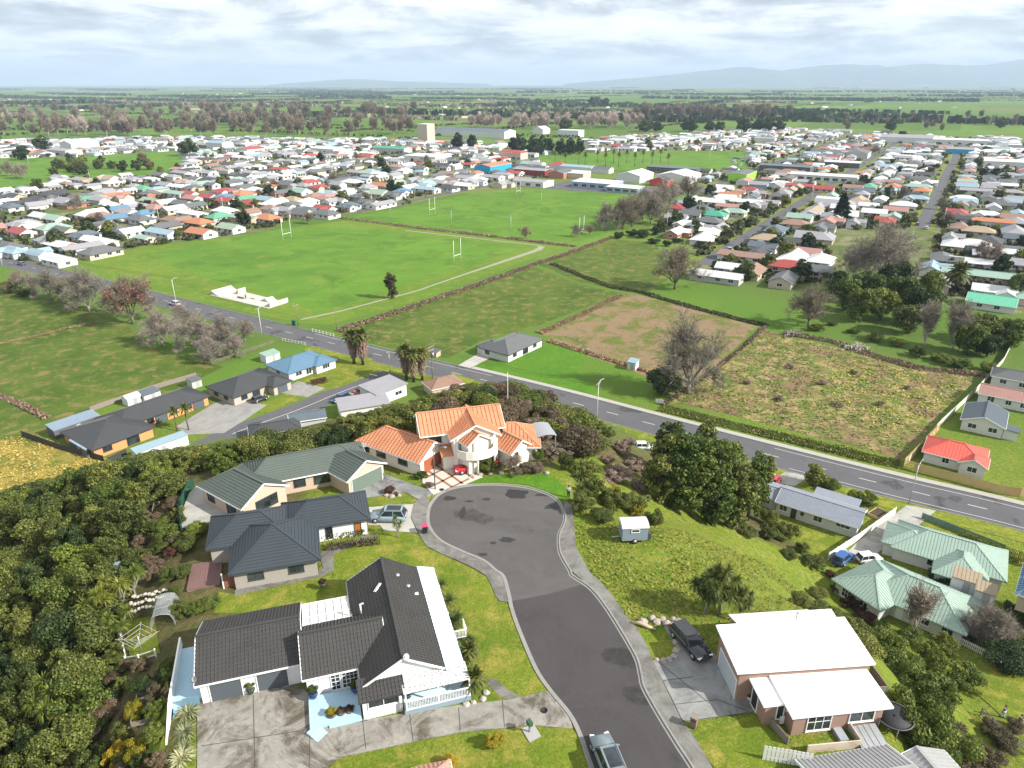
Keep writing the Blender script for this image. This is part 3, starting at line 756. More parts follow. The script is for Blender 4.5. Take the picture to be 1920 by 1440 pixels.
class House:
    def __init__(s, name, label, loc, rz, wallmat, roofmat, cat='house', group=None, style='tile', pitch=0.3, trim=None, fascia=None):
        s.e = empty(name, loc, rz, label, cat, group); s.wm, s.rm, s.style, s.pitch = wallmat, roofmat, style, pitch
        s.W = MB(); s.Rf = MB(); s.C = MB(); s.Gt = MB(); s.wings = []; s.trim = trim or white; s.fascia = fascia or s.trim
    def wing(s, cx, cy, L_, W_, a=0.0, eave=2.5, rise=1.6, ends='gg', oh=0.5, z0=0.0, style=None, base=0.4, gover=0.3, skew=0.0, roof=True, wall=True):
        """A block with its ridge along its own x axis; ends: h hipped, g gabled, m lean-to ('mm' falls to -y), f flat."""
        ca, sa = math.cos(a), math.sin(a)
        T = lambda x, y, z: (cx + x * ca - y * sa, cy + x * sa + y * ca, z0 + z)
        s.wings.append((cx, cy, L_, W_, a, z0, eave)); style = style or s.style
        hx, hy = L_ / 2, W_ / 2
        if ends == 'mm' or ends == 'ff':
            zb, zf = eave + rise, eave
            if wall:
                vs = [T(x, y, -base) for x, y in ((-hx, -hy), (hx, -hy), (hx, hy), (-hx, hy))] + [T(-hx, -hy, zf), T(hx, -hy, zf), T(hx, hy, zb), T(-hx, hy, zb)]
                s.W.add(vs, [[4, 5, 6, 7], [0, 1, 5, 4], [1, 2, 6, 5], [2, 3, 7, 6], [3, 0, 4, 7]])
            k = rise / W_; ex, ey = hx + gover, hy + oh
            if roof: roof_plane(s.Rf, [T(-ex, -ey, zf - k * oh + 0.02), T(ex, -ey, zf - k * oh + 0.02), T(ex, ey, zb + k * oh + 0.02), T(-ex, ey, zb + k * oh + 0.02)], style, 0.16, s.pitch)
            return s
        if wall:
            vs = [T(x, y, z) for z in (-base, eave) for x, y in ((-hx, -hy), (hx, -hy), (hx, hy), (-hx, hy))]
            s.W.add(vs, [[4, 5, 6, 7], [0, 1, 5, 4], [1, 2, 6, 5], [2, 3, 7, 6], [3, 0, 4, 7]])
        k = rise / hy; ey = hy + oh; ez = eave - k * oh + 0.03; rz = eave + rise + 0.03
        x0 = -hx - gover if ends[0] == 'g' else -hx - oh + ey; x1 = hx + gover if ends[1] == 'g' else hx + oh - ey
        e0 = -hx - (gover if ends[0] == 'g' else oh); e1 = hx + (gover if ends[1] == 'g' else oh)
        if x0 > x1: x0 = x1 = (x0 + x1) / 2
        r0, r1 = T(x0, 0, rz), T(x1, 0, rz); A, B, C_, D = T(e0, -ey, ez), T(e1, -ey, ez), T(e1, ey, ez), T(e0, ey, ez)
        if roof:
            roof_plane(s.Rf, [A, B, r1, r0], style, 0.14, s.pitch); roof_plane(s.Rf, [C_, D, r0, r1], style, 0.14, s.pitch)
            if (Vector(r1) - Vector(r0)).length > 0.3: s.C.bar(Vector(r0) + Vector((0, 0, 0.04)), Vector(r1) + Vector((0, 0, 0.04)), 0.26, 0.1)
            if ends[1] == 'h':
                roof_plane(s.Rf, [B, C_, r1], style, 0.14, s.pitch); s.C.bar(B, r1, 0.22, 0.12); s.C.bar(C_, r1, 0.22, 0.12)
            if ends[0] == 'h':
                roof_plane(s.Rf, [D, A, r0], style, 0.14, s.pitch); s.C.bar(A, r0, 0.22, 0.12); s.C.bar(D, r0, 0.22, 0.12)
            for p, q_ in ((A, B), (C_, D)): s.Gt.bar(Vector(p) - Vector((0, 0, 0.10)), Vector(q_) - Vector((0, 0, 0.10)), 0.12, 0.16)
            if ends[1] == 'h': s.Gt.bar(Vector(B) - Vector((0, 0, 0.10)), Vector(C_) - Vector((0, 0, 0.10)), 0.12, 0.16)
            if ends[0] == 'h': s.Gt.bar(Vector(D) - Vector((0, 0, 0.10)), Vector(A) - Vector((0, 0, 0.10)), 0.12, 0.16)
        for e_, x, xo in ((ends[0], -hx, e0), (ends[1], hx, e1)):
            if e_ == 'g':
                if wall: s.W.add([T(x, -hy, eave), T(x, hy, eave), T(x, 0, eave + rise)], [[0, 1, 2]])
                if roof:
                    dn = Vector((0, 0, -0.08))
                    for p in (-ey, ey): s.Gt.bar(Vector(T(xo, p, ez)) + dn, Vector(T(xo, 0, rz)) + dn, 0.06, 0.2)
        return s
    def place(s, w, side, t):
        cx, cy, L_, W_, a, z0, eave = s.wings[w]; ca, sa = math.cos(a), math.sin(a)
        x, y, r = {'F': (t, -W_ / 2, 0), 'B': (-t, W_ / 2, math.pi), 'R': (L_ / 2, t, math.pi / 2), 'L': (-L_ / 2, -t, -math.pi / 2)}[side]
        return (cx + x * ca - y * sa, cy + x * sa + y * ca, z0), a + r
    def window(s, w, side, t, sill=0.9, ww=1.5, hh=1.2, n=2, rows=1, frame=None, pane=None):
        (x, y, z), r = s.place(w, side, t); frame = frame or s.trim
        o = inst('window', win_mesh(ww, hh, n, rows), s.e, (x, y, z + sill + hh / 2), r, mats=[frame])
        inst('pane', pane_mesh(ww, hh), o, mats=[pane or glass]); return s
    def garage(s, w, side, t, ww=2.5, hh=2.1, mat=None):
        (x, y, z), r = s.place(w, side, t)
        o = inst('garage_door', garage_mesh(ww, hh), s.e, (x, y, z + hh / 2), r, mats=[mat or white]); inst('door_frame', win_mesh(ww + 0.1, hh + 0.06, 1, 1), o, mats=[s.trim]); return s
    def door(s, w, side, t, mat=None, ww=0.95, hh=2.05):
        (x, y, z), r = s.place(w, side, t)
        o = inst('door', garage_mesh(ww, hh), s.e, (x, y, z + hh / 2), r, mats=[mat or timber]); inst('handle', HANDLE, o); return s
    def part(s, name, mb, mat, **kw): return mb.build(name, mat, s.e, **kw)
    def done(s, capmat=None):
        w = s.W.build('wall', s.wm, s.e); r = s.Rf.build('roof', s.rm, s.e)
        if s.C.v: s.C.build('ridge_cap', capmat or s.rm, r)
        if s.Gt.v: s.Gt.build('gutter', s.fascia, r)
        s.roof = r; return s
WM, PM, GM = {}, {}, {}
def win_mesh(w, h, n, rows):
    k = (round(w, 2), round(h, 2), n, rows)
    if k not in WM:
        m = MB(); f = 0.07
        for x in (-w / 2, w / 2): m.box((x, -0.03, 0), (f, 0.08, h + f))
        for z in (-h / 2, h / 2): m.box((0, -0.03, z), (w - f, 0.08, f))
        for i in range(1, n): m.box((-w / 2 + w * i / n, -0.025, 0), (0.05, 0.06, h - f))
        for i in range(1, rows): m.box((0, -0.022, -h / 2 + h * i / rows), (w - f, 0.05, 0.045))
        if n > 1 or rows > 1: m.box((0, -0.05, -h / 2 - 0.06), (w + 0.12, 0.14, 0.045))
        WM[k] = m.mesh('window', white)
    return WM[k]
def pane_mesh(w, h):
    k = (round(w, 2), round(h, 2))
    if k not in PM:
        m = MB(); m.box((0, -0.005, 0), (w - 0.02, 0.03, h - 0.02)); PM[k] = m.mesh('pane', glass)
    return PM[k]
def garage_mesh(w, h):
    k = (round(w, 2), round(h, 2))
    if k not in GM:
        m = MB(); m.box((0, -0.005, 0), (w, 0.03, h))
        c = 4 if w > 1.5 else 2
        for i in range(c):
            m.box((0, -0.025, -h / 2 + h * (i + 0.5) / c), (w - 0.06, 0.02, h / c - 0.05))
        GM[k] = m.mesh('garage_door', white)
    return GM[k]
m = MB(); m.box((0.35, -0.07, 0), (0.12, 0.05, 0.03)); HANDLE = m.mesh('handle', steel)
def local(loc, rz, p):
    """World point p in the frame of a thing at loc turned by rz."""
    dx, dy = p[0] - loc[0], p[1] - loc[1]; c, s = math.cos(rz), math.sin(rz)
    return (dx * c + dy * s, -dx * s + dy * c)
def fence_run(name, pts, label, h=1.5, step=2.4, mat=timber, boards=True, cat='fence', zf=None, board_w=0.0, rails=2, bt=0.03, group=None):
    """A fence of posts, rails and boards that follows the ground."""
    zf = zf or tz
    x0, y0 = pts[0][:2]; e = empty(name, (x0, y0, zf(x0, y0)), 0, label, cat, group); z00 = e.location.z
    W = walk(pts, step); pm = MB(); pm.box((0, 0, h / 2), (0.11, 0.11, h + 0.08)); pmesh = pm.mesh('post', mat)
    for x, y, a in W: inst('post', pmesh, e, (x - x0, y - y0, zf(x, y) - z00), a)
    for (xa, ya, aa), (xb, yb, ab) in zip(W, W[1:]):
        A, B = Vector((xa - x0, ya - y0, zf(xa, ya) - z00)), Vector((xb - x0, yb - y0, zf(xb, yb) - z00))
        m = MB(); sd = Vector((-math.sin(aa), math.cos(aa), 0)) * 0.07
        for k in range(rails):
            zz = Vector((0, 0, h * (0.2 + 0.65 * k / max(1, rails - 1)))); m.bar(A + zz + sd, B + zz + sd, 0.05, 0.1)
        m.build('rail', mat, e)
        if boards:
            m = MB(); n = max(1, round((B - A).length / (board_w or (B - A).length / 1.0)))
            L_ = (B - A).length
            for i in range(n):
                c = A.lerp(B, (i + 0.5) / n) - sd * 0.9
                m.box((c.x, c.y, c.z + h / 2 + 0.03 + (0.015 * rnd.random() if board_w else 0)), (L_ / n - (0.02 if board_w else 0.004), bt, h - 0.06), aa)
            m.build('board_panel' if not board_w else 'palings', mat, e, kind='stuff' if board_w else None)
    return e

# ------------------------------------------------------------------ the cul-de-sac on the ridge
def T2(pts): return [G(u, v, TOP) for u, v in pts]
LK = T2([(1190, 1700), (1135, 1520), (1102, 1430), (1085, 1380), (1065, 1340), (1030, 1297), (1002, 1255), (972, 1185), (957, 1142), (952, 1117), (942, 1082), (927, 1070), (905, 1052), (865, 1035), (825, 1015), (805, 992), (800, 970), (806, 945), (828, 923), (870, 911)])
RK = T2([(930, 908), (990, 914), (1032, 928), (1050, 942), (1061, 967), (1058, 985), (1050, 1005), (1052, 1037), (1070, 1070), (1075, 1080), (1107, 1102), (1135, 1135), (1170, 1190), (1195, 1235), (1203, 1265), (1209, 1290), (1235, 1337), (1272, 1397), (1297, 1435), (1340, 1510), (1430, 1700)])
KL = smooth_line(LK + RK, 5)
nk = len(KL)
sheet('close_road', KL, tar_near, TOP, 0.012)
seam = T2([(960, 1127), (1025, 1115), (1087, 1097)])
near_side = [p for p in KL if p[1] < seam[1][1] + 0.35]
li = min(range(nk), key=lambda i: (Vector(KL[i]) - Vector(seam[0])).length); ri = min(range(nk), key=lambda i: (Vector(KL[i]) - Vector(seam[2])).length)
sheet('close_road', KL[:li] + seam + KL[ri + 1:], tar_dark, TOP, 0.018)
m = MB(); m.slab(strip(KL, -0.10, 0.06), TOP - 0.3, TOP + 0.13); m.build('kerb', kerbmat, kind='structure')
m = MB(); m.slab(strip(KL, -0.02, -0.36), TOP - 0.3, TOP + 0.022); 
# the kerb line runs left side up, round the bulb and back: outside is on the left hand
m2 = MB(); m2.slab(strip(KL, 0.16, 0.55), TOP - 0.3, TOP + 0.10)
gutter = MB(); gutter.slab(strip(KL, -0.34, -0.10), TOP - 0.3, TOP + 0.022); gutter.build('gutter', kerbmat, kind='structure')
fpR = T2([(1061, 967), (1058, 985), (1050, 1005), (1052, 1037), (1070, 1070), (1107, 1102), (1135, 1135), (1170, 1190), (1195, 1235), (1203, 1265), (1209, 1290), (1235, 1337), (1272, 1397), (1297, 1435), (1430, 1700), (1470, 1700), (1330, 1430), (1300, 1380), (1277, 1350), (1255, 1305), (1230, 1255), (1215, 1215), (1195, 1180), (1170, 1150), (1150, 1120), (1122, 1087), (1110, 1080), (1080, 1027), (1077, 990), (1072, 945), (1056, 940)])
sheet('footpath', fpR, pathmat, TOP, 0.10)
fpL = T2([(806, 945), (800, 970), (805, 992), (825, 1015), (865, 1035), (905, 1052), (927, 1070), (942, 1082), (952, 1117), (955, 1130), (937, 1128), (930, 1120), (922, 1100), (911, 1080), (890, 1067), (865, 1055), (830, 1040), (800, 1025), (785, 1000), (770, 970), (776, 945), (800, 925)])
sheet('footpath', fpL, pathmat, TOP, 0.10)
# lawns
sheet('lawn', T2([(600, 1010), (690, 1003), (760, 993), (790, 1008), (803, 1028), (868, 1058), (912, 1082), (935, 1130), (955, 1134), (974, 1190), (1004, 1258), (1030, 1297), (960, 1315), (880, 1325), (800, 1200), (650, 1180), (560, 1130), (480, 1150), (400, 1150), (410, 1110), (440, 1115), (590, 1085), (625, 1080), (618, 1040)]), lawn, TOP, 0.055)
sheet('lawn', T2([(640, 1425), (860, 1375), (965, 1366), (1072, 1366), (1088, 1385), (1105, 1432), (1138, 1520), (1190, 1700), (600, 1700), (560, 1480)]), lawn, TOP, 0.055)
sheet('lawn', T2([(870, 908), (900, 897), (960, 889), (1030, 890), (1065, 918), (1072, 940), (1050, 938), (1032, 924), (990, 910), (930, 904)]), grass('wet lawn', (0.07, 0.19, 0.012), (0.11, 0.23, 0.015), (0.19, 0.27, 0.03), 0.3, 0.6), TOP, 0.055)
sheet('lawn', T2([(685, 935), (760, 925), (785, 940), (690, 950)]), lawn, TOP, 0.055)
sheet('lawn', T2([(1300, 1382), (1412, 1340), (1482, 1405), (1440, 1440), (1500, 1520), (1400, 1520), (1333, 1432)]), lawn, TOP, 0.055)
sheet('lawn', T2([(1195, 1178), (1238, 1180), (1262, 1220), (1258, 1235), (1222, 1236)]), lawn, TOP, 0.055)
# driveways
def slabwork(name, pts, mat=concrete, joints=None, lift=0.075):
    o = sheet(name, T2(pts), mat, TOP, lift, 0.3)
    if joints:
        m = MB()
        for a, b in joints:
            a, b = G(*a, TOP), G(*b, TOP); m.bar((*a, TOP + lift + 0.003), (*b, TOP + lift + 0.003), 0.06, 0.014)
        m.build('expansion_joint', paint('dark joint', (0.07, 0.065, 0.06), 0.9), o)
    return o
stained = paint('stained concrete', (0.275, 0.26, 0.23), 0.8, 0.45, 0.45, grime=(0.085, 0.072, 0.052), gr=(0.46, 0.58))
slabwork('driveway', [(370, 1312), (560, 1285), (600, 1320), (640, 1348), (690, 1350), (866, 1322), (955, 1313), (1028, 1296), (1066, 1338), (1074, 1366), (1060, 1366), (995, 1360), (965, 1364), (860, 1374), (640, 1420), (560, 1480), (520, 1700), (330, 1700), (370, 1440)], stained,
         [((475, 1305), (478, 1440)), ((582, 1345), (580, 1440)), ((680, 1350), (686, 1405)), ((768, 1340), (775, 1392)), ((860, 1328), (863, 1372)), ((942, 1315), (946, 1365)), ((378, 1400), (690, 1352))])
slabwork('driveway', [(1222, 1238), (1262, 1236), (1268, 1215), (1245, 1175), (1265, 1165), (1300, 1180), (1400, 1300), (1412, 1335), (1312, 1350), (1280, 1352), (1257, 1305)], paint('driveway concrete', (0.255, 0.26, 0.255), 0.85, 0.22, 0.5, grime=(0.13, 0.13, 0.125), gr=(0.44, 0.6)),
         [((1232, 1240), (1330, 1320)), ((1262, 1322), (1345, 1313)), ((1238, 1278), (1300, 1270)), ((1310, 1350), (1400, 1338)), ((1345, 1313), (1405, 1336)), ((1262, 1322), (1280, 1352))])
slabwork('driveway', [(690, 952), (785, 945), (800, 925), (775, 955), (770, 972), (783, 1000), (720, 995), (712, 985), (690, 985), (686, 965)], paint('pale concrete', (0.40, 0.385, 0.35), 0.85, 0.2, 0.5))
slabwork('driveway', [(648, 915), (715, 885), (730, 893), (800, 918), (812, 925), (790, 940), (760, 924), (685, 934)], paint('driveway concrete', (0.255, 0.26, 0.255), 0.85, 0.22, 0.5))
slabwork('driveway', [(792, 905), (792, 880), (840, 855), (870, 885), (905, 895), (875, 908), (830, 921), (812, 928)], paint('exposed aggregate', (0.50, 0.47, 0.42), 0.85, 0.2, 0.6), None, 0.08)
m = MB()
for a, b in [((800, 882), (850, 916)), ((818, 873), (868, 908)), ((840, 862), (888, 898)), ((796, 898), (848, 872)), ((812, 912), (866, 884)), ((836, 920), (880, 898))]:
    a, b = G(*a, TOP), G(*b, TOP); m.bar((*a, TOP + 0.085), (*b, TOP + 0.085), 0.35, 0.014)
m.build('brick_strip', paint('brick paving', (0.28, 0.13, 0.08), 0.85, 0.3, 2.0), kind='structure')
slabwork('garden_path', [(598, 1040), (618, 1030), (685, 1005), (712, 1002), (690, 1012), (626, 1040), (626, 1070), (600, 1082), (440, 1118), (440, 1108), (590, 1074), (606, 1066)], pathmat, None, 0.065)
slabwork('garden_path', [(905, 1300), (920, 1272), (930, 1275), (955, 1296), (978, 1308), (955, 1314), (935, 1305), (915, 1283)], pathmat, None, 0.068)
for k, (u, v) in enumerate([(793, 948), (1020, 1333), (828, 919)]):
    m = MB(); m.lathe([(0.32, 0), (0.32, 0.02), (0.25, 0.025), (0.25, 0.02)], (*G(u, v, TOP), TOP + 0.075), 16)
    m.build('manhole_cover', black, label=['round iron cover in the pale apron beside the blue-grey wagon', 'round iron cover in the concrete driveway of the grey-tiled house', 'round iron cover below the orange-roofed house driveway'][k], cat='cover')

# damp patches left in the hollows of the seal
damp = paint('damp asphalt', (0.030, 0.028, 0.028), 0.5, 0.3, 0.8)
for k, (u, v, rx, ry) in enumerate([(868, 962, 0.45, 1.1), (880, 940, 0.5, 0.22), (912, 936, 0.55, 0.3), (968, 926, 1.6, 1.0), (1040, 950, 1.2, 0.7), (950, 1012, 0.9, 0.5), (925, 1018, 0.4, 0.3), (905, 1040, 0.6, 0.3), (842, 935, 0.9, 0.5), (1020, 928, 1.2, 0.4)]):
    cx_, cy_ = G(u, v, TOP); pts_ = []
    for i in range(22):
        t = 6.283 * i / 22; r_ = 1 + 0.55 * mnoise.noise(Vector((math.cos(t) * 1.6 + k * 7, math.sin(t) * 1.6, k)))
        pts_.append((cx_ + rx * r_ * math.cos(t), cy_ + ry * r_ * math.sin(t)))
    sheet('damp_patch', pts_, damp, TOP, 0.016, 0.2)
TOK = TOP
# --- house A: long grey-tiled house with pale blue decks
greytile = paint('charcoal roof tile', (0.050, 0.048, 0.046), 0.6, 0.35, 0.5)
bluedeck = paint('pale blue deck paint', (0.36, 0.54, 0.66), 0.5, 0.14, 0.8)
verandah_roof = paint('pale blue roof sheet', (0.55, 0.70, 0.78), 0.45, 0.12, 0.8)
whitewall = paint('white weatherboard', (0.74, 0.75, 0.75), 0.6, 0.07)
RA = R(17); OA = (-0.292 * 50, 0.956 * 50, TOP)
A = House('bungalow', 'grey-tiled white bungalow with pale blue decks beside the wide stained concrete driveway', OA, RA, whitewall, greytile, style='tile', pitch=0.30)
A.wing(-7.95, 3.2, 8.1, 7.2, 0, 2.6, 1.55, 'gg', 0.4)
A.wing(-0.2, 0.45, 6.6, 5.7, 0, 2.75, 1.75, 'gg', 0.4)
A.wing(4.4, 1.9, 13.4, 6.5, R(90), 2.75, 1.95, 'gg', 0.35, style='tile')
A.wing(2.35, -5.35, 3.2, 1.3, 0, 2.3, 0.45, 'mm', 0.3)
dg = paint('slate garage door', (0.085, 0.10, 0.115), 0.5, 0.08)
A.garage(0, 'F', -2.1, 2.45, 2.0, dg); A.garage(0, 'F', 1.65, 2.45, 2.0, dg)
A.window(1, 'F', -0.95, 0.35, 0.75, 1.75, 2, 4).window(1, 'F', 0.25, 0.35, 1.3, 1.75, 4, 4).window(1, 'F', 1.5, 0.35, 0.75, 1.75, 2, 4)
A.window(3, 'F', 0.1, 1.15, 2.5, 0.95, 2, 1)
A.window(2, 'R', -1.0, 1.0, 1.4, 1.1, 2).window(2, 'F', -4.5, 0.6, 1.8, 1.5, 3).window(2, 'F', 0.5, 0.6, 1.8, 1.5, 3).window(2, 'B', 5.0, 0.9, 1.5, 1.2, 2)
A.done()
v = MB()                                         # sheeted verandah roof along the road side and its front return
roof_plane(v, [(9.55, -5.4, 2.25), (9.55, 8.9, 2.25), (7.85, 8.9, 2.75), (7.85, -5.4, 2.75)], 'corr', 0.05, 0.5)
A.part('verandah_roof', v, verandah_roof)
v = MB(); roof_plane(v, [(4.05, -6.5, 2.30), (9.6, -6.5, 2.30), (9.6, -4.75, 2.6), (4.05, -4.75, 2.6)], 'plain', 0.05)
spk = nodes_of('lichened clear sheet'); bs = spk[3]
spk[2].new(ramp(spk[1], spk[2], nz(spk[1], spk[2], 9, 4, 0.8, pos(spk[1])), [(0.42, (0.68, 0.70, 0.70)), (0.5, (0.55, 0.56, 0.55)), (0.60, (0.10, 0.10, 0.09))]), bs.inputs['Base Color']); bs.inputs['Roughness'].default_value = 0.5
A.part('porch_roof', v, spk[0])
v = MB(); v.box((6.85, -5.3, 0.25), (5.6, 2.6, 0.5)); v.box((8.85, 2.5, 0.25), (1.7, 13.0, 0.5)); A.part('deck', v, paint('grey blue deck base', (0.24, 0.31, 0.36), 0.6, 0.12))
v = MB(); v.box((6.9, -5.3, 0.53), (5.5, 2.5, 0.06)); A.part('deck_boards', v, verandah_roof)
def balustrade(h, a, b, hgt=0.95, z=0.5, step=0.13, name='balustrade', mat=white):
    m = MB(); a, b = Vector((*a, z)), Vector((*b, z)); n = int((b - a).length / step); up = Vector((0, 0, 1))
    m.bar(a + up * hgt, b + up * hgt, 0.09, 0.07); m.bar(a + up * 0.12, b + up * 0.12, 0.06, 0.06)
    for i in range(n + 1): q = a.lerp(b, i / max(1, n)); m.bar(q + up * 0.1, q + up * hgt, 0.05 if i % 8 else 0.10, 0.04)
    return h.part(name, m, mat)
balustrade(A, (4.2, -6.55), (9.6, -6.55)); balustrade(A, (9.65, -6.5), (9.65, -2.5)); balustrade(A, (10.9, 0.2), (9.7, 0.2)); balustrade(A, (10.9, 0.2), (10.9, 1.6))
v = MB(); v.box((0, 0, 1.4), (0.12, 0.12, 1.8)); vp = v.mesh('verandah_post', white)
for x, y in ((4.2, -6.5), (6.9, -6.5), (9.55, -6.5), (9.55, -2), (9.55, 2), (9.55, 6), (9.55, 8.8)): inst('verandah_post', vp, A.e, (x, y, 0))
v = MB(); v.box((-1.45, -4.25, 0.2), (4.1, 3.2, 0.4)); A.part('front_deck', v, bluedeck)
v = MB()
for i in range(3): v.box((-3.2 + 0.22 * i, -6.0 - 0.28 * i, 0.14 - 0.045 * i), (1.1, 0.55, 0.28 - 0.08 * i), R(40))
v.box((-0.7, -5.95, 0.1), (2.6, 0.3, 0.2)); A.part('deck_steps', v, bluedeck)
v = MB(); v.box((-1.45, 6.6, 0.15), (4.0, 3.6, 0.3)); A.part('back_deck', v, bluedeck)
balustrade(A, (-3.5, 8.4), (0.7, 8.4), 0.9, 0.3); balustrade(A, (-3.5, 6.6), (-3.5, 8.4), 0.9, 0.3)
v = MB(); roof_plane(v, [(-3.5, 6.9, 2.35), (0.9, 6.9, 2.35), (0.9, 3.55, 2.6), (-3.5, 3.55, 2.6)], 'plain', 0.04)
pg_roof = A.part('pergola_roof', v, paint('milky sheet', (0.60, 0.60, 0.56), 0.4, 0.2, 0.5))
v = MB()
for i in range(7): v.bar((-3.5 + 0.73 * i, 6.95, 2.40), (-3.5 + 0.73 * i, 3.55, 2.66), 0.07, 0.06)
for i in range(4): v.bar((-3.5, 6.9 - 1.05 * i, 2.39 + 0.075 * i), (0.9, 6.9 - 1.05 * i, 2.39 + 0.075 * i), 0.07, 0.05)
v.build('pergola_bar', white, pg_roof)
v = MB(); v.box((-13.35, 3.4, -0.1), (2.3, 7.0, 0.3)); A.part('side_deck', v, bluedeck)
v = MB(); v.bar((-14.55, 7.4, 0.5), (-14.55, -0.1, 0.5), 0.14, 1.0); v.bar((-14.55, -0.1, 0.5), (-14.3, -8.2, -1.6), 0.14, 0.9); A.part('side_balustrade', v, white)
v = MB()
for i in range(12): v.box((-13.75, -0.35 - 0.45 * i, -0.12 - 0.16 * i), (1.2, 0.46, 0.16))
A.part('stair', v, bluedeck)
v = MB(); v.box((-12.9, -0.3, 0.45), (1.3, 0.06, 1.0)); A.part('deck_screen', v, paint('blue grey screen', (0.14, 0.24, 0.32), 0.6, 0.1))
vm = MB(); vm.lathe([(0.13, 0), (0.15, 0.12), (0.22, 0.16), (0.22, 0.24), (0.1, 0.32)], n=12); VENT = vm.mesh('roof_vent', steel)
for x, y in ((5.6, 6.4), (6.4, 5.1)): inst('roof_vent', VENT, A.roof, (x, y, 2.75 + 1.95 * (1 - (x - 4.4) / 3.25) - 0.02))
v = MB(); v.box((7.0, 4.3, 3.22), (0.45, 0.35, 0.06)); v.build('skylight', white, A.roof)
v = MB(); v.bar((3.25, 4.6, 4.1), (3.9, 5.2, 4.5), 0.16, 0.06); v.bar((3.1, 4.75, 4.05), (3.75, 5.35, 4.45), 0.05, 0.05); v.build('roof_hatch', white, A.roof)
v = MB(); v.tube([(1.7, 3.1, 3.2), (1.7, 3.1, 4.3)], 0.08, 8); v.tube([(1.7, 3.1, 4.25), (2.0, 3.1, 4.3)], 0.07, 8); v.build('flue', white, A.roof)
def dish(parent, x, y, z, rz=0.0):
    m = MB(); m.lathe([(0.02, 0), (0.2, 0.04), (0.30, 0.10), (0.31, 0.11), (0.2, 0.055), (0.04, 0.015)], n=14)
    o = m.build('satellite_dish', paint('grey dish', (0.35, 0.36, 0.37), 0.5, 0.1), parent); o.location = (x, y, z); o.rotation_euler = (R(60), 0, rz)
    m = MB(); m.bar((0, 0, 0.05), (0, -0.1, -0.7), 0.04, 0.04); m.build('dish_arm', steel, o)
dish(A.e, -12.25, -0.35, 2.8, R(-40)); dish(A.e, 4.6, -5.0, 4.7, R(30))
# --- house B: dark slate hip roof
slate = paint('slate blue roof tile', (0.036, 0.046, 0.056), 0.55, 0.15, 0.5)
brickgrey = paint('grey brick', (0.33, 0.30, 0.27), 0.85, 0.15, 3.0)
RB = R(16.5); ub = Vector((0.9588, 0.284)); vb = Vector((-0.284, 0.9588)); ob_ = ub * -5 + vb * 69; OB = (ob_.x, ob_.y, TOP)
B = House('brick_house', 'grey brick house with dark slate-blue hipped roof and clipped hedges', OB, RB, brickgrey, slate, style='shingle', fascia=paint('dark gutter', (0.05, 0.06, 0.07), 0.5))
B.wing(-1.55, -0.9, 8.0, 8.2, R(90), 2.5, 2.1, 'hh', 0.45)
B.wing(-4.2, 3.05, 8.2, 5.8, 0, 2.5, 1.55, 'hh', 0.4)
B.wing(3.9, 3.85, 9.0, 5.5, 0, 2.5, 1.5, 'hh', 0.4)
dw = paint('dark window frame', (0.06, 0.065, 0.07), 0.5)
B.trim = dw
B.window(0, 'L', -2.0, 0.9, 1.5, 1.2, 2).window(0, 'L', 2.0, 0.9, 1.5, 1.2, 2)
B.window(2, 'F', 0.2, 0.3, 0.75, 1.7, 1).window(2, 'F', 3.4, 0.3, 0.75, 1.7, 1, pane=paint('orange blind', (0.35, 0.13, 0.03), 0.6)).window(2, 'F', -2.0, 1.0, 0.8, 1.0, 1)
B.window(1, 'L', 0, 0.6, 1.8, 1.6, 2).window(0, 'F', 0.5, 0.9, 1.4, 1.1, 2)
B.done()
v = MB(); v.box((4.9, 1.096, 1.2), (6.8, 0.014, 2.3)); B.part('render_panel', v, whitewall)
v = MB(); v.box((0, 0, 0.42), (1.0, 0.4, 0.75)); v.lathe([(0.27, 0), (0.27, 0.02)], (0, 0, 0), 14)
AC = v.mesh('heat_pump', white)
def heat_pump(x, y, z, rz, label):
    e = empty('heat_pump', (x, y, z), rz, label, 'heat pump'); m = MB(); m.box((0, 0, 0.48), (0.95, 0.38, 0.75)); m.build('casing', white, e)
    m = MB(); m.tube([(0, -0.195, 0.5), (0, -0.215, 0.5)], 0.29, 16); m.build('fan_grille', paint('fan grey', (0.25, 0.26, 0.27), 0.6), e)
    [m_.build('foot', steel, e) for m_ in [MB(), MB()] for _ in [m_.box((0.35 if e.children[-1].name.startswith('foot') else -0.35, 0, 0.05), (0.08, 0.42, 0.1))]]
q = at(516, 1088); heat_pump(q.x, q.y, q.z + 0.06, RB, 'white heat pump outside the grey brick wall below the slate roof')
# --- house C: green-grey shingle roof, bent plan
greenroof = paint('green grey shingle', (0.085, 0.105, 0.092), 0.75, 0.14, 0.5)
peach = paint('peach brick', (0.52, 0.40, 0.31), 0.85, 0.14, 3.0)
RC = R(23); OC = (-27.0, 80.0, TOP)
C = House('brick_house', 'bent-plan peach brick house with green-grey shingle roof and wide green garage door', OC, RC, peach, greenroof, style='shingle')
C.wing(0.2, 0.6, 15.0, 5.8, 0, 2.5, 1.6, 'hh', 0.4)
c1 = local(OC, RC, (-33.3, 75.2)); C.wing(*c1, 8.6, 6.0, R(-36 - 23), 2.5, 1.65, 'hg', 0.4)
c2 = local(OC, RC, (-21.2, 80.7)); C.wing(*c2, 6.6, 5.6, R(-41 - 23), 2.5, 1.5, 'hg', 0.4)
C.garage(2, 'R', 0.1, 4.7, 2.1, paint('sage garage door', (0.13, 0.17, 0.14), 0.5, 0.06))
C.trim = paint('bronze frame', (0.05, 0.055, 0.05), 0.5)
